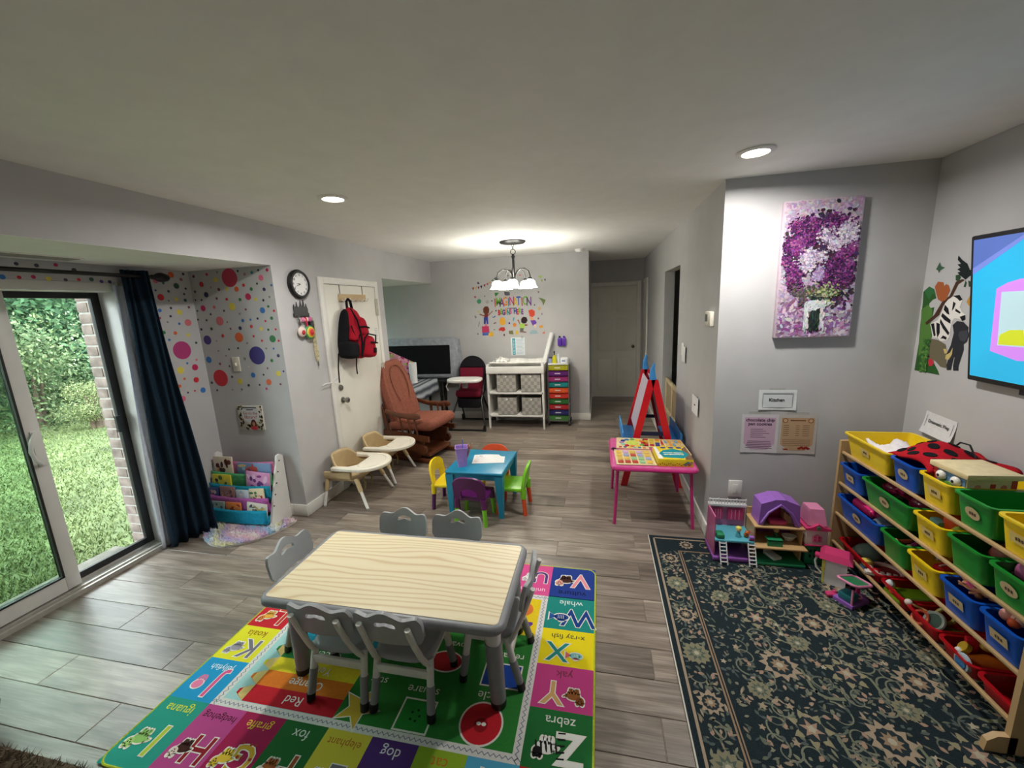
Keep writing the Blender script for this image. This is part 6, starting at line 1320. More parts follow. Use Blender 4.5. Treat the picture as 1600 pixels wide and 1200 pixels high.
for s in (-1, 1):
    MS_ = Matrix.Translation((s*.02, 0, 1.0)) @ Matrix.Rotation(s*radians(-12.9), 4, 'Y')
    MB().box(-.004, -.29, -.52, .004, .29, -.02, MS_).build('drawing_board', pc((190, 180, 196), .5), ez)
    MB().rbox(min(s*.13, s*.26), -.31, .40, max(s*.13, s*.26), .31, .415, .004).rbox(min(s*.25, s*.262), -.31, .40, max(s*.25, s*.262), .31, .52, .004).build('paint_tray', EZB, ez)
B('lower_bar', EZB, ez, (-.19, -.315, .34, .19, -.285, .405), r=.004)

# ================================================================== PINK TABLE
PNK = mat('hot_pink_metal', (196, 46, 122), .35, var=.05)
pt = thing('pink_folding_table', 'pink folding play table against the hallway wall', 'table', (.405, 3.325, 0))
MB().rbox(-.305, -.345, .462, .305, .335, .49, .012, 3).build('table_top', mat('pink_top', (208, 84, 150), .4), pt)
MB().tube([(x, y - .005, .468) for x, y in rrect(.305, .342, .05)], .014, 8, True).build('rim', PNK, pt)
for sx in (-1, 1):
    for sy in (-1, 1): 
        MB().tube([(sx*.265, sy*.30 - .005, .47), (sx*.275, sy*.305 - .005, .25), (sx*.288, sy*.315 - .005, 0)], .0125, 8).build('leg', PNK, pt)
    MB().tube([(sx*.265, -.305, .40), (sx*.265, -.2, .46)], .006, 6).build('brace', PNK, pt); MB().tube([(sx*.265, .295, .40), (sx*.265, .2, .46)], .006, 6).build('brace', PNK, pt)
BEE = mat('pale_beech_board', (226, 206, 160), .5, var=.1)
def puzzle(name, label, x, y, w, d, rz, deco, z=.49, seed=1, ring=False):
    t = thing(name, label, 'puzzle', (x, y, z), rz, 'wooden puzzles on the pink table')
    MB().rbox(-w/2, -d/2, 0, w/2, d/2, .010, .004).build('board', BEE, t)
    r = random.Random(seed); n = 0
    if ring:
        for k in range(12): MB().lathe([(0, 0), (w*.075, 0), (w*.07, .006), (0, .006)], 10, Matrix.Translation((w*.34*cos(k*pi/6), d*.33*sin(k*pi/6), .010))).build('puzzle_piece', pc(deco[k % len(deco)], .45), t)
        MB().lathe([(0, 0), (w*.19, 0), (w*.18, .005), (0, .005)], 20, Matrix.Translation((0, 0, .010))).build('puzzle_piece', pc((206, 222, 90), .45), t)
        for k in range(6): MB().rbox(-w*.42 + k*w*.145, -d*.47, .010, -w*.42 + k*w*.145 + w*.09, -d*.40, .015, .001).build('puzzle_piece', pc(deco[(k*5) % len(deco)], .45), t)
    else:
        for j in range(4):
            for i in range(5):
                x0 = -w*.45 + i*w*.18; y0 = -d*.43 + j*d*.22
                MB().rbox(x0, y0, .010, x0 + w*.14, y0 + d*.16, .016, .003).build('puzzle_piece', pc(r.choice(deco), .45), t)
DEC = [(196, 40, 44), (230, 130, 40), (236, 206, 60), (110, 180, 80), (50, 130, 190), (40, 60, 140), (190, 130, 190), (150, 210, 190)]
puzzle('clock_puzzle', 'wooden clock puzzle board at the back left of the pink table', .285, 3.50, .27, .27, -3, DEC, .49, 1, True)
puzzle('chunky_puzzle', 'wooden vehicle puzzle board at the front left of the pink table', .275, 3.17, .30, .32, 2, [(190, 70, 50), (230, 190, 80), (150, 200, 150), (210, 170, 210), (160, 170, 210), (226, 190, 90)], .49, 2)
puzzle('shape_puzzle', 'wooden puzzle board at the back of the pink table, partly under the game box', .50, 3.52, .26, .22, -4, [(226, 130, 40), (190, 40, 60), (60, 70, 140), (220, 190, 70)], .49, 3)
puzzle('animal_puzzle', 'wooden picture puzzle at the wall side of the pink table', .625, 3.40, .16, .36, 3, [(226, 150, 60), (120, 160, 180), (210, 180, 120), (230, 170, 70)], .502, 4)
gb = thing('game_box', 'yellow and teal cardboard game box on the pink table', 'box', (.555, 3.135, .49), 2)
MB().rbox(-.125, -.12, 0, .125, .16, .06, .003).build('box', mat('yellow_card', (236, 208, 40), .5), gb)
b = MB().m(PRINT)
b.c((20, 140, 152)).flat([(-.08, -.085), (.06, -.10), (.115, -.02), (.09, .06), (.02, .10), (-.06, .07), (-.10, .0)], .0606)
b.c((236, 236, 236)).flat([(-.12, -.11), (-.085, -.11), (-.10, .14), (-.12, .14)], .0606)
b.c((120, 90, 70)).flat([(.07, -.12), (.125, -.12), (.125, .16), (.085, .10)], .0604)
r_ = random.Random(8)
for k in range(22): b.c(r_.choice([(236, 240, 240), (200, 226, 230), (226, 206, 120)])).disc(-.06 + .013*(k % 11), .01 - .035*(k // 11), .008, .010, .0612, 'xy', 8)
for k in range(3): b.c((40, 60, 140)).disc(-.05 + .06*k, .125, .022, .016, .0612)
for k in range(14): b.c((70, 60, 40)).disc(-.11 + .015*k, .02 + .008*sin(k*1.7), .004, .004, -.1206, 'xz', 6)
for k in range(6): b.c(r_.choice([(150, 100, 80), (60, 140, 140), (170, 130, 110)])).disc(.07 + .008*k, .02 + .006*(k % 3), .012, .012, -.1206 - .0001*k, 'xz', 8)
b.build('box_print', None, gb, 0, fix=False)
t = thing('toy_sunglasses', 'dark toy piece at the left edge of the pink table', 'toy', (.13, 3.33, .49), 20)
MB().torus((-.0, .02, .006), .018, .005, 14, 6).torus((0, -.025, .006), .018, .005, 14, 6).build('frame', BLACK, t)

# ================================================================== PICTURE WALL
YP = 2.90
pa = thing('lilac_painting', 'tall canvas painting of purple and white lilac flowers', 'painting', (1.302, YP, 1.855))
PW, PH = .208, .408
B('canvas', mat('canvas_edge', (196, 176, 190), .85, var=.1), pa, (-PW, -.036, -PH, PW, 0, PH), r=.003)
b = MB().m(attr_mat('oil_paint', .6)); R = random.Random(17); n_ = [0]
def dab(x, z, s, c, stretch=2.0, rot=None, j=16):
    n_[0] += 1
    if abs(x) > PW-s*stretch*.5 or abs(z) > PH-s*stretch*.5: return
    c = tuple(max(0, min(255, v + R.randint(-j, j))) for v in c)
    a = R.random()*3.14 if rot is None else rot
    b.c(c).disc(x, z, s*stretch*.5, s*.5, -.0362 - n_[0]*4e-7, 'xz', 6, a)
for i in range(5200): dab(R.uniform(-PW, PW), R.uniform(-PH, PH), R.uniform(.008, .016), R.choice([(184, 164, 186), (192, 176, 196), (172, 148, 174), (198, 188, 202), (180, 160, 184), (166, 140, 168)]))
for i in range(700): dab(R.uniform(-PW, PW), R.uniform(-PH, -PH*.45), R.uniform(.01, .025), R.choice([(150, 104, 150), (206, 196, 208), (130, 86, 132), (180, 150, 180)]))
def cluster(cx, cz, rx, rz, cols, n, s=.0085):
    lumps = [(cx + R.gauss(0, rx*.5), cz + R.gauss(0, rz*.5), R.uniform(.25, .55)) for _ in range(9)]
    for i in range(int(n*1.5)):
        lx, lz, q = R.choice(lumps); dab(lx + R.gauss(0, rx*q*.6), lz + R.gauss(0, rz*q*.6), R.uniform(.6, 1.4)*s, R.choice(cols), 1.4)
DK = [(52, 26, 62), (70, 32, 80), (40, 22, 50), (92, 44, 98)]; MG = [(116, 40, 112), (140, 62, 132), (86, 32, 90), (156, 92, 146)]; WL = [(200, 186, 204), (176, 158, 184), (220, 212, 222), (140, 120, 152)]
cluster(0, .05, .165, .21, [(66, 44, 70), (80, 50, 84), (50, 40, 54)], 1100, .016)
for (cx, cz, rx, rz) in ((-.10, .24, .06, .06), (-.03, .25, .06, .05), (.09, .27, .075, .07), (-.13, .15, .06, .07), (-.15, .03, .05, .08), (-.13, -.05, .06, .06), (.12, -.03, .075, .08), (.05, -.06, .07, .07), (-.07, .17, .05, .05)): cluster(cx, cz, rx, rz, DK + MG, 420)
for (cx, cz, rx, rz) in ((.14, .08, .05, .07), (-.12, .14, .04, .05)): cluster(cx, cz, rx, rz, MG, 260)
cluster(-.035, .07, .075, .075, WL, 620); cluster(.12, .17, .075, .075, WL, 520, .010); cluster(-.0, -.02, .03, .05, [(190, 170, 200), (150, 120, 170)], 160)
cluster(.03, -.14, .09, .045, [(150, 160, 110), (96, 110, 70), (190, 190, 150), (70, 80, 60)], 240, .009); cluster(-.08, -.14, .06, .04, [(70, 80, 60), (120, 90, 110)], 150, .009)
for i in range(260): dab(R.uniform(-.028, .028)+.005, R.uniform(-.36, -.17), R.uniform(.006, .012), R.choice([(40, 54, 44), (56, 74, 60), (30, 36, 34)]), 3.5, pi/2 + R.uniform(-.1, .1))
for i in range(90): dab(R.choice((-.042, .045)) + R.uniform(-.012, .012), R.uniform(-.36, -.2), R.uniform(.008, .014), R.choice([(216, 220, 220), (180, 186, 190), (236, 236, 236)]), 3, pi/2 + R.uniform(-.2, .2))
cluster(.0, -.205, .05, .022, [(226, 230, 230), (196, 206, 206)], 120, .012)
b.build('paint_strokes', None, pa, 0, fix=False)
def sheet(name, label, x, z, w, h, c, inner, curl=.012, cat='sign'):
    t = thing(name, label, cat, (x, YP, z))
    MB().grid(lambda u, v: ((u-.5)*w, -.0015 - curl*(1-v)**2*(.3 + .7*abs(2*u-1)) , (v-.5)*h), 10, 8).build('sheet', pc(c, .5), t, 60)
    b = MB().m(PRINT); b.c(inner).flat([(-w*.42, -h*.42), (w*.42, -h*.42), (w*.42, h*.42), (-w*.42, h*.42)], -.0022 - curl*.35, 'xz')
    return t, b
t, b = sheet('kitchen_sign', 'white sign reading Kitchen taped above the recipe sheets', 1.155, 1.035, .225, .135, (226, 230, 230), (216, 220, 222), .006)
for q in ((-.085, .04, .085, .046), (-.085, -.052, .085, -.049), (-.09, -.052, -.087, .046), (.087, -.052, .09, .046)): b.c((130, 132, 136)).flat([(q[0], q[1]), (q[2], q[1]), (q[2], q[3]), (q[0], q[3])], -.0056, 'xz')
put_text(b, 'Kitchen', .030, Mwall_y(-.005, -.0058, .0), (40, 40, 46), .0008); b.build('printing', None, t, 0, fix=False)
B('tape', pc((176, 176, 172), .3), t, (-.05, -.001, .06, .045, 0, .08))
t, b = sheet('recipe_sheet', 'pink recipe sheet for chocolate chip pan cookies', 1.062, .80, .225, .27, (214, 210, 214), (204, 172, 194), .004, 'recipe')
put_text(b, 'chocolate chip', .030, Mwall_y(0, -.0040, .095), (70, 40, 70), .0008); put_text(b, 'pan cookies', .030, Mwall_y(0, -.0040, .068), (70, 40, 70), .0008)
for k in range(5): b.c((110, 80, 106)).flat([(-.055, .03 - .014*k), (.02 + .02*(k % 3), .03 - .014*k), (.02 + .02*(k % 3), .033 - .014*k), (-.055, .033 - .014*k)], -.0040, 'xz')
for k in range(5): b.c((96, 66, 96)).flat([(-.07 - .004*k, -.055 - .012*k), (.07 + .003*k, -.055 - .012*k), (.07 + .003*k, -.0515 - .012*k), (-.07 - .004*k, -.0515 - .012*k)], -.0040, 'xz')
b.build('printing', None, t, 0, fix=False); B('tape', pc((176, 176, 172), .3), t, (-.07, -.001, .13, .06, 0, .155))
t, b = sheet('recipe_sheet', 'tan recipe sheet with red drawing at its foot, beside the pink recipe', 1.288, .80, .228, .27, (196, 190, 184), (190, 158, 124), .004, 'recipe')
for x in (-.075, .075): b.c((140, 90, 50)).disc(x, .095, .017, .017, -.0040, 'xz', 14); b.c((200, 168, 130)).disc(x, .095, .012, .012, -.0042, 'xz', 14)
b.c((120, 76, 50)).flat([(-.045, .092), (.045, .092), (.045, .10), (-.045, .10)], -.0040, 'xz')
for k in range(6):
    for x0, x1 in ((-.085, -.05), (-.01, .012), (.03, .07)): b.c((130, 92, 70)).flat([(x0, .06 - .014*k), (x1, .06 - .014*k), (x1, .063 - .014*k), (x0, .063 - .014*k)], -.0040, 'xz')
for k in range(4): b.c((140, 104, 80)).flat([(-.085, -.04 - .013*k), (.08, -.04 - .013*k), (.08, -.037 - .013*k), (-.085, -.037 - .013*k)], -.0040, 'xz')
for k in range(5): b.c((150, 40, 36)).disc(.02 + .013*k, -.098 + .008*(k % 2), .012, .008, -.0040 - .0001*k, 'xz', 8)
for k in range(3): b.c((150, 60, 40)).disc(-.08 + .012*k, -.106, .008, .006, -.0040 - .0001*k, 'xz', 8)
b.build('printing', None, t, 0, fix=False); B('tape', pc((176, 176, 172), .3), t, (-.07, -.001, .13, .06, 0, .155))
t = thing('blank_wall_plate', 'white blank wall plate low above the dollhouse', 'wall plate', (.934, YP, .394)); B('plate', WHITE, t, (-.044, -.008, -.062, .044, 0, .062), r=.004); B('centre', TRIM, t, (-.017, -.010, -.034, .017, -.007, .034), r=.001)

# ================================================================== DOLLHOUSES (stand on the floral rug)
def col(c, r=.35): return mat('toy_%02x%02x%02x' % c, c, r, var=.05)
PKT = col((214, 62, 120)); LPK = col((226, 140, 180)); PUR = col((150, 88, 176)); TEA = col((96, 186, 204)); WHT_ = col((236, 234, 236)); TANT = col((206, 168, 118)); GRT = col((40, 140, 92)); LIL = col((160, 106, 200)); YEL = col((232, 216, 100)); DKP = col((120, 56, 130))
dh = thing('pink_dollhouse', 'pink and purple balcony dollhouse with white ladders', 'dollhouse', (.735, 2.66, .0102))
CLP = mat('clear_pink', (222, 120, 170), .2, var=.05, alpha=.75)
B('base_floor', PUR, dh, (0, -.055, 0, .245, .16, .028), r=.006)
B('back_wall', CLP, dh, (.012, .145, .028, .24, .155, .30)); B('side_wall', CLP, dh, (.006, -.03, .028, .014, .15, .30)); B('lower_wall', DKP, dh, (.014, .138, .028, .238, .146, .135))
B('upper_floor', TEA, dh, (.01, -.05, .135, .245, .15, .152), r=.004)
for x0, x1 in ((.035, .10), (.13, .225)):
    w = B('window_frame', PKT, dh, (x0, .132, .20, x1, .142, .28)); 
    for q in (.25, .5, .75): B('window_bar', LPK, w, (x0 + (x1-x0)*q - .002, .128, .205, x0 + (x1-x0)*q + .002, .133, .275))
B('roof_rail', WHT_, dh, (.005, .125, .298, .245, .155, .318), (.005, .128, .345, .245, .135, .352), r=.002)
for k in range(13): MB().cyl((.012 + .0188*k, .131, .318), (.012 + .0188*k, .131, .358 if k % 3 == 0 else .346), .0035, n=6).build('baluster', WHT_, dh)
for x in (.055, .225):
    l_ = MB().cyl((x-.02, -.05, .14), (x-.016, -.095, .002), .004, n=6).cyl((x+.02, -.05, .14), (x+.024, -.095, .002), .004, n=6).build('ladder', WHT_, dh)
    for k in range(6): MB().cyl((x-.019, -.053 - .0075*k, .13 - .022*k), (x+.021, -.053 - .0075*k, .13 - .022*k), .0042, n=6).build('rung', WHT_, l_)
MB().rbox(.02, -.045, .152, .07, .02, .185, .012).build('slide_top', GRT, dh); MB().rbox(.07, .0, .028, .09, .02, .085, .005).build('post', TEA, dh)
t = thing('toy_doll', 'tiny yellow-haired doll on the balcony of the pink dollhouse', 'doll', (.895, 2.66, .163)); MB().lathe([(0, 0), (.016, 0), (.012, .03), (.006, .04), (0, .04)], 12).build('dress', TEA, t); MB().ball((0, 0, .052), .016).build('head', col((232, 190, 150)), t); MB().ball((.002, .004, .06), .019, .019, .014).build('hair', YEL, t)
t = thing('toy_cat', 'tiny orange toy animal beside the doll on the balcony', 'toy animal', (.945, 2.665, .163)); MB().ball((0, 0, .016), .016, .014, .016).ball((0, -.008, .036), .011).cyl((-.006, -.008, .042), (-.009, -.008, .054), .004, .001, n=6).cyl((.006, -.008, .042), (.009, -.008, .054), .004, .001, n=6).build('body', col((226, 120, 50)), t); MB().tube([(.01, .01, .01), (.025, .015, .02), (.026, .015, .04)], .004, 6).build('tail', col((226, 120, 50)), t)
t = thing('toy_stroller', 'tiny lilac toy stroller at the balcony edge', 'toy', (.965, 2.625, .163)); MB().rbox(-.014, -.012, .012, .014, .012, .03, .004).build('seat', LIL, t); MB().cyl((-.016, 0, .006), (.016, 0, .006), .006, n=10).build('wheels', PKT, t); MB().tube([(-.012, .012, .03), (-.012, .02, .045), (.012, .02, .045), (.012, .012, .03)], .002, 6).build('handle', PKT, t)

d2_ = thing('tower_dollhouse', 'tall dollhouse with purple gable roof and green base', 'dollhouse', (.985, 2.66, .0102))
B('base_floor', GRT, d2_, (0, -.065, 0, .29, .16, .022), r=.006)
MB().prism([(.0, .02), (.28, .02), (.28, .30), (0, .30)], .14, .15, 'xz').build('back_wall', TANT, d2_); B('side_wall', TANT, d2_, (.0, -.01, .02, .008, .15, .245), (.272, -.01, .02, .28, .15, .245))
B('lower_wall', DKP, d2_, (.01, .128, .022, .27, .14, .12)); B('middle_floor', TANT, d2_, (-.005, -.07, .118, .29, .15, .130), r=.003); B('upper_wall', PUR, d2_, (.01, .128, .13, .27, .14, .18))
B('attic_floor', TANT, d2_, (-.005, -.03, .240, .285, .15, .252), r=.003)
gab = [(.05, .25), (.23, .25), (.215, .36), (.205, .385), (.175, .40), (.105, .40), (.075, .385), (.065, .36)]
MB().prism([(.02, .25), (.045, .25), (.075, .33), (.14, .39), (.205, .33), (.235, .25), (.26, .25), (.25, .40), (.19, .422), (.17, .432), (.11, .432), (.09, .422), (.03, .40)], -.01, .12, 'xz').build('gable_roof', LIL, d2_, 0)
MB().tube([(.035, -.014, .27), (.075, -.014, .345), (.14, -.014, .40), (.205, -.014, .345), (.245, -.014, .27)], .008, 6).build('roof_trim', LIL, d2_)
MB().prism([(.06, .25), (.22, .25), (.2, .32), (.14, .37), (.08, .32)], .09, .1, 'xz').build('attic_wall', PKT, d2_); MB().rbox(.09, .0, .252, .19, .05, .285, .008).build('attic_bench', PKT, d2_)
MB().box(.07, -.05, .130, .155, -.035, .172).box(.07, -.05, .165, .155, .0, .175).build('desk', GRT, d2_)
B('stairs', TANT, d2_, *[(.18 + .012*k, .03, .252 + .0*k, .192 + .012*k, .08, .33 - .012*k) for k in range(5)])
t = thing('toy_bathtub', 'tiny white bathtub on the middle floor of the tall dollhouse', 'toy', (1.21, 2.70, .1425)); MB().lathe([(0, 0), (.02, 0), (.034, .03), (.037, .03), (.034, .034), (.028, .03), (.016, .006), (0, .006)], 16, Matrix.Diagonal((1.2, .8, 1, 1))).build('tub', WHT_, t)
t = thing('toy_bed', 'tiny white bed on the ground floor of the tall dollhouse', 'toy', (1.11, 2.67, .0335), 25); MB().rbox(-.03, -.045, 0, .03, .045, .018, .004).rbox(-.03, .04, 0, .03, .046, .04, .002).build('bed', WHT_, t)
t = thing('green_toy_doll', 'tiny doll in green behind the desk of the tall dollhouse', 'doll', (1.135, 2.705, .1425)); MB().lathe([(0, 0), (.014, 0), (.01, .04), (0, .045)], 12).build('dress', GRT, t); MB().ball((0, 0, .06), .016).build('head', col((236, 200, 140)), t)

d3_ = thing('pink_tower_toy', 'narrow dollhouse tower with pink roof and green door', 'dollhouse', (1.285, 2.68, .0102))
B('tower_base', GRT, d3_, (.0, -.03, 0, .115, .10, .135), r=.004)
for i in range(3):
    for j in range(2): B('window', BLACK, d3_, (.025 + .026*i, -.0312, .05 + .035*j, .038 + .026*i, -.0295, .07 + .035*j))
B('tower_upper', WHT_, d3_, (-.005, -.035, .14, .12, .10, .255), r=.004); MB().prism([(-.012, .245), (.127, .245), (.127, .258), (.09, .268), (.0575, .288), (.025, .268), (-.012, .258)], -.045, .105, 'xz').build('eave', PKT, d3_)
MB().prism([(.03, .165), (.085, .165), (.085, .20), (.0575, .218), (.03, .20)], -.04, -.036, 'xz').build('shutters', LPK, d3_); 
for i in range(2):
    for j in range(2): B('window', PKT, d3_, (.038 + .022*i, -.0412, .172 + .018*j, .053 + .022*i, -.039, .185 + .018*j))
B('ledge', PKT, d3_, (-.01, -.042, .134, .125, .10, .144), r=.003)
MB().add([(.005, -.03, .27), (.11, -.03, .27), (.11, .10, .27), (.005, .10, .27), (.018, -.005, .37), (.098, -.005, .37), (.098, .09, .37), (.018, .09, .37)], [(0,3,2,1),(4,5,6,7),(0,1,5,4),(1,2,6,5),(2,3,7,6),(3,0,4,7)]).build('roof', LPK, d3_, 0)
MB().lathe([(0, 0), (.012, 0), (.012, .005), (0, .005)], 12, Matrix.Translation((.0575, -.044, .262)) @ Matrix.Rotation(pi/2, 4, 'X')).build('medallion', GRT, d3_)

# toy house and toy stand on the rug beside the shelf
th = thing('yellow_toy_house', 'pink-roofed yellow and white toy house on the floral rug', 'toy house', (1.345, 2.475, .0102), -28)
th.scale = (.82, .82, .82)
B('walls', WHT_, th, (-.035, -.02, 0, .09, .10, .19)); B('front', YEL, th, (-.045, -.022, 0, -.033, .105, .20))
for q in range(4): B('lattice_bar', YEL, th, (-.052, -.015 + .03*q, .09, -.044, -.009 + .03*q, .185)); B('lattice_bar', YEL, th, (-.052, -.015, .1 + .024*q, -.044, .085, .106 + .024*q))
B('door', TEA, th, (-.048, .0, .005, -.044, .07, .085)); MB().add([(-.07, -.04, .195), (.12, -.04, .195), (.12, .125, .195), (-.07, .125, .195), (-.045, -.015, .235), (.095, -.015, .235), (.095, .10, .235), (-.045, .10, .235)], [(0,3,2,1),(4,5,6,7),(0,1,5,4),(1,2,6,5),(2,3,7,6),(3,0,4,7)]).build('roof', PKT, th, 0)
MB().tube([(-.05, .11, .0), (-.085, .12, .03), (-.095, .12, .08), (-.085, .12, .12), (-.05, .11, .15)], .008, 6).build('side_arch', WHT_, th); MB().rbox(-.10, .085, .125, -.045, .13, .155, .008).build('side_roof', PKT, th)
ts = thing('toy_stand', 'lilac and pink toy cart with tilted tray on the floral rug', 'toy cart', (1.392, 2.335, .0102), 30)
ts.scale = (.9, .9, .9)
MB().prism([(-.09, -.055), (.06, -.055), (.09, .0), (.06, .055), (-.09, .055)], 0, .022).build('base', LIL, ts); MB().cyl((.04, -.0, .02), (.045, 0, .12), .012, .012).build('post', PKT, ts)
Mt = Matrix.Translation((0, 0, .135)) @ Matrix.Rotation(radians(14), 4, 'Y')
MB().tube([tuple(Mt @ Vector((x, y, 0))) for x, y in rrect(.085, .055, .03)], .008, 8, True).build('tray_rim', LPK, ts); MB().prism([(x, y) for x, y in rrect(.082, .052, .03)], -.006, .0, M=Mt).build('tray', GRT, ts)
MB().rbox(-.08, -.04, .022, .0, .04, .07, .012).build('seat', col((30, 110, 120)), ts); MB().torus((-.0, -.03, .05), .018, .005, 12, 6).build('handle', LPK, ts); MB().cyl((-.075, -.04, .12), (-.08, -.045, .02), .006).build('rear_post', LPK, ts)
t = thing('pink_toy_piece', 'small hot pink toy piece on the floral rug', 'toy', (1.30, 2.36, .0102)); MB().rbox(-.028, -.018, 0, .028, .018, .02, .008).ball((.02, .01, .02), .012).build('body', PKT, t)

# ================================================================== TOY SHELF WITH BINS
PINEW = mat('shelf_pine', (196, 164, 118), .5, var=.14, scale=10, stretch=(1, 1, .3))
sh = thing('toy_shelf', 'pale wooden toy organizer rack along the right wall', 'shelf', (0, 0, .0102))
RZ = (.73, .528, .322, .122)   # rail heights
for y0 in (2.755, 1.545):
    sp = MB().prism([(1.475, 0), (1.86, 0), (1.86, .82), (1.475, .80)], y0, y0+.022, 'xz').build('side_panel', PINEW, sh)
    if y0 < 2: MB().prism([(1.405, 0), (1.50, 0), (1.50, .075), (1.44, .07), (1.41, .045)], y0, y0+.022, 'xz').build('foot', PINEW, sp)
for z in RZ:
    MB().rbox(1.482, 1.567, z-.012, 1.498, 2.755, z+.004, .004).build('front_rail', PINEW, sh); MB().rbox(1.80, 1.567, z-.02, 1.816, 2.755, z+.004, .004).build('rear_rail', PINEW, sh)
B('back_panel', PINEW, sh, (1.852, 1.567, .05, 1.858, 2.755, .80))
BC = {'yellow': (240, 206, 30), 'blue': (16, 84, 186), 'green': (30, 140, 50), 'red': (176, 16, 28)}
def make_bin(w, d, h, colour, red=False):
    m = mat('bin_' + colour, BC[colour], .32, var=.04)
    b = MB(); k = .82
    def ring(sc, z, rr=.022, gx=0): return [(x + d/2, y, z) for x, y in rrect(d/2*sc[0], w/2*sc[1], rr, 4)]
    rim = .011
    rings = [ring((k, k), 0), ring((1-rim/d*2, 1-rim/w*2), h-.01), ring((1-rim/d*2, 1-rim/w*2), h-.008), ring((1, 1), h-.008, .03), ring((1, 1), h, .03), ring((1-2.4*rim/d, 1-2.4*rim/w), h), ring((k-.02, k-.03), .004)]
    n = len(rings[0]); vs = sum(rings, []); fs = []
    for j in range(len(rings)-1): fs += [(j*n+i, j*n+(i+1) % n, (j+1)*n+(i+1) % n, (j+1)*n+i) for i in range(n)]
    fs += [tuple(range(n-1, -1, -1)), tuple(range((len(rings)-1)*n, len(rings)*n))]
    b.add(vs, fs); return b, m
def bin_(row, y0, y1, colour, label, sticker):
    w = (y0-y1) - .006; d, h = .36, .135
    z = RZ[row] + .008
    t = thing('toy_bin', label, 'bin', (1.462, (y0+y1)/2, z + .007), 0, 'plastic bins in the toy shelf')
    if row == 3: t.location = (1.4985, (y0+y1)/2, .104); d, h = .295, .07
    b, m = make_bin(w, d, h, colour); b.build('bin_body', m, t, 35)
    if sticker:
        # sticker on the slanted front
        M = Matrix.Translation((.0165, 0, .07)) @ Matrix.Rotation(radians(-13.0), 4, 'Y')
        nn = 18
        if sticker == 'o': MB().disc(0, 0, .038 if w > .3 else .034, .026, -.0012, 'yz', nn, 0, M).build('sticker', pc((206, 184, 140), .6), t, 0)
        else: MB().flat([(-.036, -.022), (.036, -.022), (.036, .022), (-.036, .022)], -.0012, 'yz', M).build('sticker', pc((206, 184, 140) if colour != 'yellow' else (226, 200, 120), .6), t, 0)
        b = MB().m(PRINT); b.c((90, 70, 60))
        for q in range(3): b.flat([(-.016 + .011*q, -.008), (-.008 + .011*q, -.008), (-.008 + .011*q, .004 + .003*(q % 2)), (-.016 + .011*q, .006)], -.0018, 'yz', M)
        b.build('sticker_print', None, t, 0, fix=False)
    return t
YS = (2.735, 2.335, 2.14, 1.945, 1.75, 1.565)
rows = [[('yellow', 'x', 'wide yellow bin at the far end of the top shelf row'), ('blue', 'o', 'blue bin holding the ladybug bag in the top row'), ('yellow', 'x', 'yellow bin holding the wooden toy box in the top row'), ('green', 'o', 'green bin in the top row of the shelf'), ('yellow', 'x', 'yellow bin nearest the camera in the top row')],
        [('blue', 'x', 'small blue bin at the far end of the second row'), ('green', 'o', 'wide green bin with maroon toys in the second row'), ('yellow', 'x', 'yellow bin with orange toy in the second row'), ('green', '', 'green bin with a ball in the second row'), ('green', 'o', 'green bin nearest the camera in the second row')],
        [('blue', 'o', 'wide blue bin with pink toys in the third row'), ('green', '', 'green bin with small figures in the third row'), ('yellow', 'x', 'yellow bin with red toys in the third row'), ('blue', 'x', 'blue bin full of dolls in the third row'), ('blue', 'x', 'blue bin with play fruit in the third row')],
        [('red', '', 'wide red bin at the far end of the bottom row'), ('red', '', 'red bin with lime green toy in the bottom row'), ('red', '', 'red bin with rings in the bottom row'), ('red', '', 'red bin with wheeled toy in the bottom row'), ('red', '', 'red bin nearest the camera in the bottom row')]]
BZ = []
for r_i, row in enumerate(rows):
    ys_ = YS if r_i != 1 else (2.745, 2.53, 2.14, 1.945, 1.75, 1.565)
    for k, (c, stt, lb) in enumerate(row):
        o = bin_(r_i, ys_[k], ys_[k+1], c, lb, stt); BZ.append(o.location.z)
def bz(r, x=0): return (RZ[r] + (.014, .036, .036)[r] if r < 3 else .075) + .008   # inside floor of a bin row (plus margin)
def toy(name, label, cat, x, y, z, rz=0): return thing(name, label, cat, (x, y, z), rz, 'toys in the shelf bins')
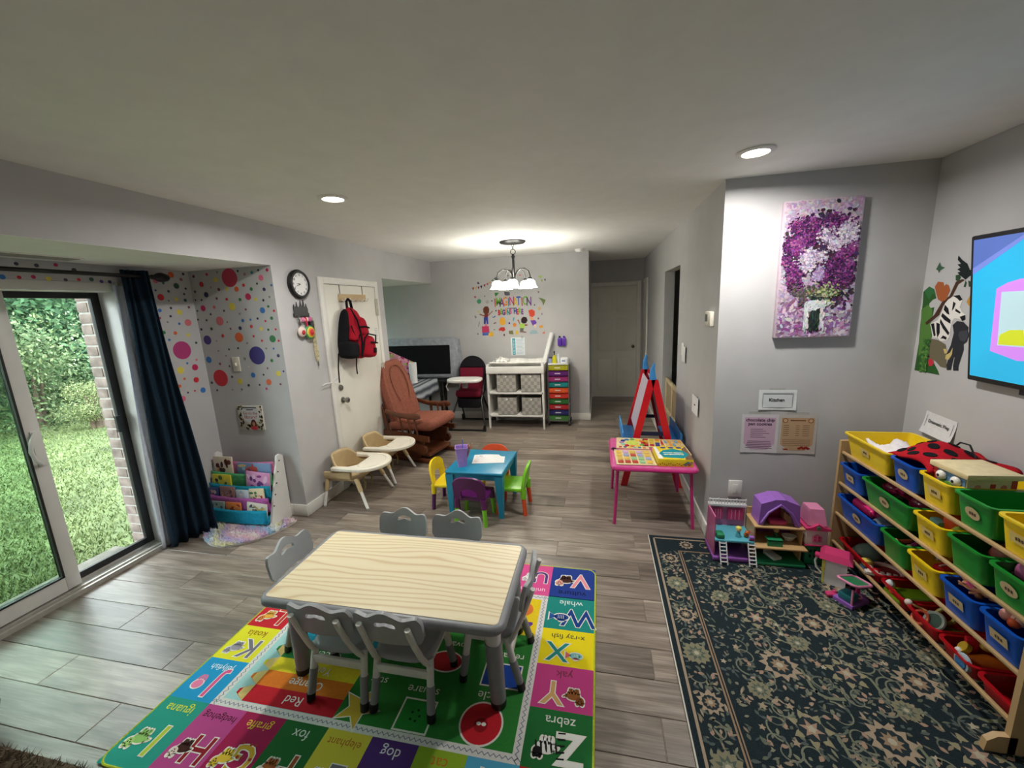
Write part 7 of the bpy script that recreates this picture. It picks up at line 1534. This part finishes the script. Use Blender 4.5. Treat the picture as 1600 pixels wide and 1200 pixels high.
# row 1
t = toy('white_cloth', 'crumpled white cloth in the wide yellow bin', 'cloth', 1.63, 2.50, bz(0))
MB().grid(lambda u, v: ((u-.5)*.20, (v-.5)*.26, .085 + .028*sin(7*u+2)*cos(6*v) + .012*sin(19*u+13*v)), 18, 18).build('cloth', pc((232, 226, 228), .8), t, 60, thick=.01)
t = toy('ladybug_bag', 'red bag with black ladybug spots in the top row', 'bag', 1.66, 2.235, bz(0))
LR = fabric('ladybug_red', (176, 20, 34), scale=40)
def lb_(u, v): return (-.175 + .35*u + .01*sin(9*v), (v-.5)*.27, .125 + .075*math.sin(pi*v)**.7*(.35 + .9*math.sin(pi*min(1, u*1.3))) + .012*sin(8*u + 6*v))
MB().grid(lb_, 20, 20).build('bag_body', LR, t, 60, thick=.012)
for i in range(4):
    for j in range(5):
        u, v = .1 + .22*i + .05*(j % 2), .12 + .19*j; p = Vector(lb_(u, v)); e1 = (Vector(lb_(u+.01, v)) - p).normalized(); e2 = (Vector(lb_(u, v+.01)) - p).normalized(); nn_ = e1.cross(e2).normalized()
        n = 12; MB().add([p + nn_*.0078 + e1*.02*cos(2*pi*q/n) + e2*.024*sin(2*pi*q/n) for q in range(n)] + [p + nn_*.005 + e1*.02*cos(2*pi*q/n) + e2*.024*sin(2*pi*q/n) for q in range(n)], [tuple(range(n))] + [(q, (q+1) % n, n+(q+1) % n, n+q) for q in range(n)]).build('spot', BLKC, t, 0)
MB().tube([(.03, .03, .20), (.03, .0, .235), (.03, -.05, .24), (.03, -.09, .19)], .004, 6).build('handle', BLACK, t)
t = toy('wooden_toy_box', 'wooden activity box with googly eyes in the top row', 'toy box', 1.635, 2.03, bz(0) + .022, 4)
MB().rbox(-.12, -.075, .035, .06, .08, .145, .004).build('box', BEE, t); MB().rbox(-.135, -.09, .145, .075, .095, .170, .005).build('lid', BEE, t)
B('blue_panel', pc((96, 140, 190)), t, (-.1225, -.07, .04, -.119, .075, .14)); B('red_edge', pc((190, 50, 40)), t, (-.123, .06, .035, -.10, .081, .145)); B('red_edge', pc((190, 50, 40)), t, (.041, -.0765, .035, .061, -.06, .145))
MB().prism([(-.045, .045), (.045, .045), (.05, .08), (.03, .097), (0, .103), (-.03, .097), (-.05, .08)], -.13, -.122, 'yz').build('frog_face', pc((110, 160, 50)), t)
for y in (-.035, .035): e_ = MB().ball((-.128, y, .118), .016, .022, .022).build('eye', WHITE, t); MB().ball((-.142, y, .118), .004, .007, .007).build('pupil', BLACK, e_)
b = MB().m(PRINT); b.c((196, 60, 50)).flat([(-.035, .09), (-.015, .09), (-.015, .125), (-.035, .125)], -.0756, 'xz'); b.c((220, 150, 130)).disc(-.08, .11, .012, .012, -.0756, 'xz'); b.c((200, 120, 100)).disc(.015, .11, .012, .012, -.0756, 'xz'); b.build('side_print', None, t, 0, fix=False)
# row 2
MRN = mat('maroon_clear', (120, 24, 60), .15, var=.1)
t = toy('maroon_bowl', 'dark pink play bowl in the wide green bin', 'toy', 1.60, 2.42, bz(1)); MB().ball((0, 0, .075), .075, .06, .055).build('bowl', MRN, t); MB().torus((0, 0, .085), .07, .008, 18, 6).build('rim', MRN, t)
t = toy('maroon_teapot', 'dark pink play teapot in the wide green bin', 'toy', 1.62, 2.25, bz(1)); MB().ball((0, 0, .07), .08, .07, .06).build('pot', MRN, t); MB().tube([(-.05, .04, .08), (-.08, .07, .1), (-.1, .08, .12)], .012, 6).build('spout', MRN, t)
t = toy('green_toy_plate', 'olive play plate in the wide green bin', 'toy', 1.68, 2.19, bz(1)); MB().lathe([(0, .07), (.05, .07), (.07, .085), (.068, .09), (.0, .076)], 16).build('plate', pc((86, 110, 50)), t)
t = toy('orange_toy_block', 'orange toy truck body in the yellow bin', 'toy', 1.60, 2.05, bz(1), 25); MB().rbox(-.06, -.03, .06, .06, .03, .125, .01).build('body', pc((236, 90, 36)), t); MB().cyl((-.04, -.035, .06), (-.04, .035, .06), .02, n=12).build('wheels', pc((60, 60, 64)), t)
t = toy('lime_toy_pear', 'lime green toy fruit in the yellow bin', 'toy', 1.555, 1.99, bz(1)); MB().lathe([(0, .05), (.022, .06), (.025, .08), (.014, .1), (0, .108)], 14).build('fruit', pc((170, 206, 60)), t); MB().cyl((0, 0, .105), (.004, 0, .12), .003).build('stem', pc((90, 70, 40)), t)
t = toy('teal_toy_car', 'small teal toy piece in the yellow bin', 'toy', 1.535, 2.07, bz(1)); MB().rbox(-.02, -.028, .065, .02, .028, .095, .008).build('body', pc((120, 180, 176)), t); MB().cyl((0, -.03, .066), (0, .03, .066), .008).build('axle', pc((226, 220, 210)), t)
t = toy('brown_ball', 'reddish brown ball in the green bin of the second row', 'ball', 1.62, 1.84, bz(1)); MB().ball((0, 0, .06), .055, n=18, k=12).build('ball', pc((140, 66, 50)), t); MB().torus((0, 0, .06), .055, .0025, 20, 6).build('seam', pc((90, 40, 34)), t)
t = toy('pink_toy_bag', 'pink and plum toy bag in the near green bin of the second row', 'bag', 1.63, 1.66, bz(1)); MB().rbox(-.10, -.07, .03, .10, .07, .125, .03, 3).build('bag', pc((150, 80, 120)), t); MB().tube([(-.08, -.072, .06), (-.085, 0, .128), (-.08, .072, .06)], .010, 6).build('piping', pc((214, 150, 176)), t)
# row 3
t = toy('pink_toy_phone', 'glossy pink toy in the wide blue bin', 'toy', 1.565, 2.58, bz(2)); MB().rbox(-.05, -.09, .06, .03, .09, .115, .022, 3).build('body', pc((236, 50, 130), .25), t); MB().rbox(-.03, -.04, .115, .01, .04, .121, .004).build('panel', pc((250, 120, 180), .3), t)
t = toy('plum_toy_purse', 'plum coloured toy purse in the wide blue bin', 'toy', 1.61, 2.45, bz(2)); MB().rbox(-.07, -.05, .04, .07, .05, .105, .02, 3).build('purse', pc((130, 40, 90)), t); MB().tube([(-.04, -.0, .105), (0, 0, .13), (.04, 0, .105)], .005, 6).build('handle', pc((110, 30, 76)), t)
t = toy('grey_toy_cloth', 'folded grey-blue cloth in the wide blue bin', 'cloth', 1.60, 2.385, bz(2)); MB().grid(lambda u, v: ((u-.5)*.2, (v-.5)*.09, .085 + .015*sin(9*u) + .01*cos(8*v)), 14, 8).build('cloth', pc((96, 110, 130), .8), t, 60, thick=.02)
for q, (c1, c2, nm) in enumerate((((200, 90, 60), (230, 190, 150), 'orange-clad'), ((180, 60, 130), (236, 200, 170), 'magenta-clad'), ((70, 70, 120), (220, 180, 150), 'navy-clad'))):
    t = toy('toy_figure', nm + ' small toy figure in the green bin of the third row', 'figure', 1.55 + .02*q, 2.27 - .035*q, bz(2) + .05, 30*q); MB().tube([(-.02, 0, .01), (.03, 0, .02)], [.014, .01], 8).build('body', pc(c1), t); MB().ball((-.035, 0, .015), .013).build('head', pc(c2), t); MB().cyl((.03, .004, .02), (.06, .01, .025), .005).cyl((.03, -.004, .02), (.06, -.01, .022), .005).build('legs', pc((60, 50, 60)), t)
t = toy('tan_toy_dish', 'small tan dish in the green bin of the third row', 'toy', 1.68, 2.20, bz(2)); MB().lathe([(0, .05), (.035, .05), (.045, .065), (.04, .065), (0, .055)], 14).build('dish', pc((170, 160, 110)), t)
t = toy('red_toy_guitar', 'red toy instrument in the yellow bin of the third row', 'toy', 1.60, 2.04, bz(2), 20); MB().rbox(-.09, -.025, .07, .05, .025, .10, .012).build('body', pc((176, 20, 34), .3), t); MB().cyl((-.08, 0, .10), (.03, 0, .10), .004).build('strings', pc((236, 220, 220)), t); MB().rbox(.05, -.01, .078, .12, .01, .092, .003).build('neck', pc((120, 30, 40)), t)
t = toy('silver_toy_bell', 'small silver bell in the yellow bin of the third row', 'bell', 1.575, 2.085, bz(2)); MB().lathe([(0, .09), (.018, .09), (.012, .11), (.006, .12), (0, .12)], 14).build('bell', CHROME, t); MB().ball((0, 0, .088), .005).build('clapper', CHROME, t)
t = toy('striped_toy_shaker', 'white and black toy shaker in the yellow bin of the third row', 'toy', 1.70, 1.99, bz(2)); MB().cyl((-.04, 0, .075), (.04, 0, .085), .016, n=12).build('tube', pc((206, 200, 190)), t); MB().cyl((-.012, 0, .079), (.0, 0, .080), .0165, n=12).build('stripe', BLACK, t)
SKN = col((226, 160, 120), .45)
for q, (c, dy, nm) in enumerate((((236, 90, 150), .06, 'pink dress'), ((60, 50, 100), .02, 'navy dress'), ((246, 70, 140), -.02, 'hot pink dress'), ((110, 60, 110), -.055, 'plum dress'))):
    t = toy('fashion_doll', 'fashion doll in %s lying in the blue bin of the third row' % nm, 'doll', 1.56 + .012*q, 1.845 + dy, bz(2) + .092 + .008*(q % 2), 70 + 25*q)
    MB().tube([(-.07, 0, 0), (-.03, 0, .004), (.01, 0, .004)], [.008, .014, .012], 8).build('dress', pc(c), t)
    for s in (-.006, .007): MB().tube([(.0, s, .004), (.05, s*1.6, .006), (.10, s*2.2, .0)], [.008, .0065, .005], 8).build('leg', SKN, t)
    MB().ball((-.088, 0, .004), .014, .012, .013).build('head', SKN, t); MB().ball((-.096, 0, .008), .016, .015, .012).build('hair', pc([(120, 70, 40), (40, 30, 30), (210, 170, 90), (90, 50, 30)][q]), t); MB().tube([(-.06, .01, .004), (-.03, .03, .008), (.0, .032, .002)], .0045, 6).build('arm', SKN, t)
for q, (x, y, z, r, c, nm) in enumerate(((1.535, 1.705, .105, .024, (230, 160, 150), 'pale pink'), (1.545, 1.672, .112, .024, (236, 176, 160), 'peach'), (1.525, 1.668, .10, .018, (240, 100, 50), 'orange'), (1.555, 1.648, .115, .019, (70, 160, 60), 'green'), (1.60, 1.70, .10, .024, (110, 80, 140), 'purple'), (1.63, 1.66, .105, .022, (140, 130, 70), 'olive'), (1.56, 1.618, .10, .02, (226, 180, 150), 'cream'))):
    t = toy('play_fruit', nm + ' round play fruit in the near blue bin', 'toy fruit', x, y, bz(2) + z); MB().ball((0, 0, 0), r).build('fruit', pc(c), t); MB().cyl((0, 0, r*.9), (.003, 0, r*1.35), .003).build('stalk', pc((80, 90, 50)), t)
t = toy('blue_plush', 'pale blue plush toy in the near blue bin', 'plush', 1.55, 1.60, bz(2)); MB().ball((0, 0, .10), .03, .026, .03).ball((.0, .0, .135), .018).ball((-.02, .012, .15), .008).ball((-.02, -.012, .15), .008).build('plush', fabric('plush_blue', (150, 190, 224)), t)
# row 4
Z4 = bz(3)
t = toy('grey_toy_dome', 'grey-green toy dome in the wide red bin', 'toy', 1.62, 2.63, Z4); MB().ball((0, 0, .03), .09, .07, .075).build('dome', pc((110, 130, 118)), t); MB().torus((0, 0, .03), .085, .007, 20, 6).build('rim', pc((150, 160, 150)), t)
t = toy('toy_tambourine', 'pale toy tambourine in the wide red bin', 'toy', 1.60, 2.43, Z4); MB().torus((0, 0, .06), .07, .014, 24, 8).build('hoop', pc((206, 170, 160)), t); MB().lathe([(0, .055), (.065, .055), (.065, .06), (0, .06)], 20).build('skin', pc((140, 40, 40)), t)
for k in range(5): MB().ball((.072*cos(k*1.25), .072*sin(k*1.25), .06), .010, .010, .006).build('jingle', CHROME, t)
t = toy('block_stack', 'yellow and blue toy block in the wide red bin', 'toy block', 1.53, 2.485, Z4); MB().rbox(-.02, -.02, .06, .02, .02, .095, .004).build('top_block', pc((230, 206, 90)), t); MB().rbox(-.022, -.022, .02, .022, .022, .06, .004).build('lower_block', pc((110, 150, 200)), t)
t = toy('red_toy_ball', 'small red ball in the wide red bin', 'ball', 1.545, 2.415, Z4); MB().ball((0, 0, .05), .035, n=16, k=10).build('ball', pc((210, 30, 40), .3), t); MB().torus((0, 0, .05), .035, .0015, 18, 6).build('seam', pc((150, 20, 30)), t)
t = toy('toy_xylophone', 'white toy xylophone across the red bins', 'toy', 1.555, 2.365, Z4 + .055, 65); MB().rbox(-.0, -.09, .0, .03, .09, .02, .006).build('frame', pc((214, 206, 200)), t)
for k in range(6): MB().rbox(-.01 + .0*k, -.08 + .028*k, .02, .045 - .004*k, -.062 + .028*k, .026, .002).build('bar', pc([(220, 200, 190), (190, 190, 180), (230, 220, 210)][k % 3]), t)
t = toy('lime_toy', 'lime green toy with white figure in the red bin', 'toy', 1.57, 2.25, Z4); MB().rbox(-.06, -.065, .03, .12, .06, .055, .012).build('tray', pc((150, 200, 40), .3), t); MB().ball((-.04, .04, .08), .022, .02, .026).build('figure', pc((226, 230, 234)), t); MB().ball((-.05, .0, .065), .016).build('knob', pc((226, 100, 50)), t); MB().cyl((.0, -.05, .06), (.12, -.05, .07), .008).build('bar', pc((130, 170, 60)), t)
for q, (x, y, z, R_, r, c, nm) in enumerate(((1.62, 2.06, .09, .038, .009, (190, 180, 80), 'olive yellow'), (1.53, 2.075, .06, .034, .007, (226, 100, 70), 'orange'))):
    t = toy('toy_ring', nm + ' toy ring in the red bin', 'ring', x, y, Z4 + z); M = Matrix.Rotation(radians(-50), 4, 'Y'); MB().torus((0, 0, 0), R_, r, 22, 8, M).build('ring', pc(c, .35), t); MB().torus((0, 0, .003), R_, r*.5, 22, 6, M).build('groove', pc(tuple(int(v*.85) for v in c), .35), t)
t = toy('clear_rattle', 'round clear rattle with grey rim in the red bin', 'rattle', 1.555, 2.03, Z4 + .08); M = Matrix.Rotation(radians(-55), 4, 'Y'); MB().torus((0, 0, 0), .042, .008, 22, 8, M).build('rim', pc((180, 190, 180), .3), t); MB().lathe([(0, -.004), (.04, -.004), (.04, .004), (0, .004)], 20, M).build('window', pc((60, 96, 84), .15), t)
t = toy('white_toy_spoon', 'white and brown toy rattle stick in the red bin', 'rattle', 1.545, 2.11, Z4 + .08); MB().cyl((-.02, .02, .01), (.03, -.02, .0), .006).build('stick', pc((180, 140, 80)), t); MB().ball((-.028, .027, .012), .016).build('end_ball', pc((226, 214, 206)), t); MB().ball((.034, -.024, 0), .013).build('end_ball', pc((226, 214, 206)), t)
t = toy('olive_toy_leaf', 'olive green leaf-shaped toy in the red bin', 'toy', 1.60, 1.985, Z4 + .06); MB().ball((0, 0, 0), .04, .035, .018).build('leaf', pc((130, 150, 50)), t); MB().cyl((-.04, 0, .004), (.04, 0, .016), .004).build('vein', pc((100, 120, 40)), t)
t = toy('wheeled_toy', 'orange toy car with blue wheel in the red bin', 'toy car', 1.575, 1.825, Z4 + .045, -20)
MB().tube([(-.03, -.0, .015), (.03, 0, .03), (.10, 0, .025)], [.026, .03, .02], 10).build('body', pc((214, 110, 30), .3), t); w_ = MB().cyl((-.045, -.03, .02), (-.06, -.035, .02), .036, .036, 20).build('wheel', pc((190, 206, 220), .3), t); MB().cyl((-.058, -.034, .02), (-.064, -.036, .02), .026, .026, 18).build('hub', pc((40, 110, 170), .3), w_)
w_ = MB().cyl((-.03, .02, .05), (-.045, .02, .06), .024, .024, 16).build('wheel', pc((230, 190, 50), .3), t); MB().ball((.03, .035, .075), .022, .022, .016).build('cap', pc((190, 150, 60)), t); MB().rbox(-.03, .035, .02, .01, .065, .09, .006).build('panel', pc((206, 24, 44), .3), t); MB().ball((-.055, .012, .04), .014).build('headlight', WHITE, t)
t = toy('white_green_toy', 'white toy plate standing in the nearest red bin', 'toy', 1.64, 1.64, Z4 + .06); M = Matrix.Rotation(radians(-60), 4, 'Y'); MB().lathe([(0, 0), (.05, 0), (.055, .008), (0, .006)], 20, M).build('plate', pc((206, 214, 196)), t); MB().torus((0, 0, .006), .04, .003, 18, 6, M).build('ring', pc((120, 140, 110)), t)

# ================================================================== RIGHT WALL
mu = thing('animal_decal', 'jungle animal wall decal with zebra, gorilla and rhino beside the television', 'wall decal', (0, 0, 0))
for k, (nm, c, pts) in enumerate(MURAL):
    MB().m(PRINT).c(c).flat(pts, 1.88 - .0008 - .00006*k, 'yz').build(nm, None, mu, 0, fix=False)
R = random.Random(31); b = MB().m(PRINT)
for i in range(240):
    y, z = R.uniform(2.785, 2.832), R.uniform(1.235, 1.42); b.c(R.choice([(70, 120, 50), (96, 140, 64), (52, 96, 44), (40, 84, 42)])).disc(y, z, .006, .010, 1.8762 - i*2e-6, 'yz', 6, R.random()*3)
b.build('leaf_dabs', None, mu, 0, fix=False)['kind'] = 'stuff'
t = thing('dramatic_play_sign', 'white sign reading Dramatic Play on the right wall above the bins', 'sign', (1.88, 2.63, .948)); t.rotation_euler = (radians(3), 0, 0)
MB().grid(lambda u, v: (-.002 - .02*(1-v)**2, (.5-u)*.215, (v-.5)*.125), 10, 8).build('sheet', pc((226, 226, 230), .5), t, 60)
b = MB().m(PRINT); M = Matrix.Translation((-.0075, 0, 0)) @ Matrix.Rotation(radians(8), 4, 'Y')
b.c((190, 110, 120)).flat([(-.09, .042), (.09, .042), (.09, .050), (-.09, .050)], 0, 'yz', M)
for q in ((-.092, -.052, .092, -.050), (-.092, -.05, -.090, .05), (.090, -.05, .092, .05)): b.c((60, 60, 64)).flat([(q[0], q[1]), (q[2], q[1]), (q[2], q[3]), (q[0], q[3])], -.001, 'yz', M)
put_text(b, 'Dramatic Play', .026, Mwall_xr(-.0095, 0, .012), (40, 40, 46), .0006); b.build('printing', None, t, 0, fix=False)
tv = thing('television', 'wall-mounted flat television showing a blue cartoon scene', 'television', (1.815, 1.898, 1.605))
Mv = Matrix.Rotation(radians(-6.5), 4, 'Y')
MB().rbox(-.022, -.555, -.352, .018, .555, .352, .008, 2, Mv).build('bezel', BLACK, tv)
def scr(name, c, e): return mat(name, c, .25, var=.05, scale=4, emit=e)
s_ = MB().box(-.0238, -.535, -.325, -.0215, .535, .332, Mv).build('screen', scr('screen_cyan', (40, 168, 214), .55), tv)
MB().prism([(.535, .332), (.535, .20), (.36, .285), (.28, .332)], -.0243, -.0239, 'yz', Mv).build('screen_corner', scr('screen_slate', (84, 108, 178), .5), s_)
MB().prism([(.535, .20), (.535, .17), (.25, .332), (.28, .332)], -.0247, -.0243, 'yz', Mv).build('screen_band', scr('screen_band', (112, 130, 206), .5), s_)
fr_ = [(.42 + .02*sin(14*t_), -.16 + .27*t_) for t_ in [i/10 for i in range(11)]]
MB().prism([(.43, -.19), (.41, .10), (.36, .125), (.30, .14), (.0, .14), (-.02, -.19), (.30, -.22)], -.0247, -.0243, 'yz', Mv).build('screen_frame', scr('screen_lilac', (196, 130, 226), .55), s_)
MB().prism([(.395, -.16), (.385, .085), (.02, .095), (.02, -.15)], -.0251, -.0247, 'yz', Mv).build('screen_picture', scr('screen_pale', (176, 206, 214), .5), s_)
MB().prism([(.39, -.155), (.385, -.11), (.34, -.085), (.28, -.08), (.26, -.15)], -.0255, -.0251, 'yz', Mv).build('screen_patch', scr('screen_lime', (196, 206, 40), .5), s_)
B('wall_bracket', BLACKM, tv, (0.0, -.12, -.1, .065, .12, .1))
B('lower_bar', BLACK, tv, (.03, .10, -.375, .06, .30, -.335))
# brown shaggy mat edge at the lower left corner
sm = thing('brown_mat', 'brown shaggy mat edge at the lower left corner of the photo', 'mat', (-2.02, .80, 0))
B('backing', fabric('mat_backing', (96, 80, 64)), sm, (-.45, -.35, 0, .12, .08, .012))
b = MB(); R = random.Random(2)
for i in range(2500):
    x, y = R.uniform(-.45, .12), R.uniform(-.35, .08); a = R.random()*6.28; b.c(R.choice([(110, 96, 80), (84, 72, 58), (140, 124, 104)])); b.add([(x-.004, y, .01), (x+.004, y, .01), (x+.02*cos(a), y+.02*sin(a), .028)], [(0, 1, 2)])
o = b.build('pile', attr_mat('shaggy_pile', .95), sm, 0, fix=False); o['kind'] = 'stuff'
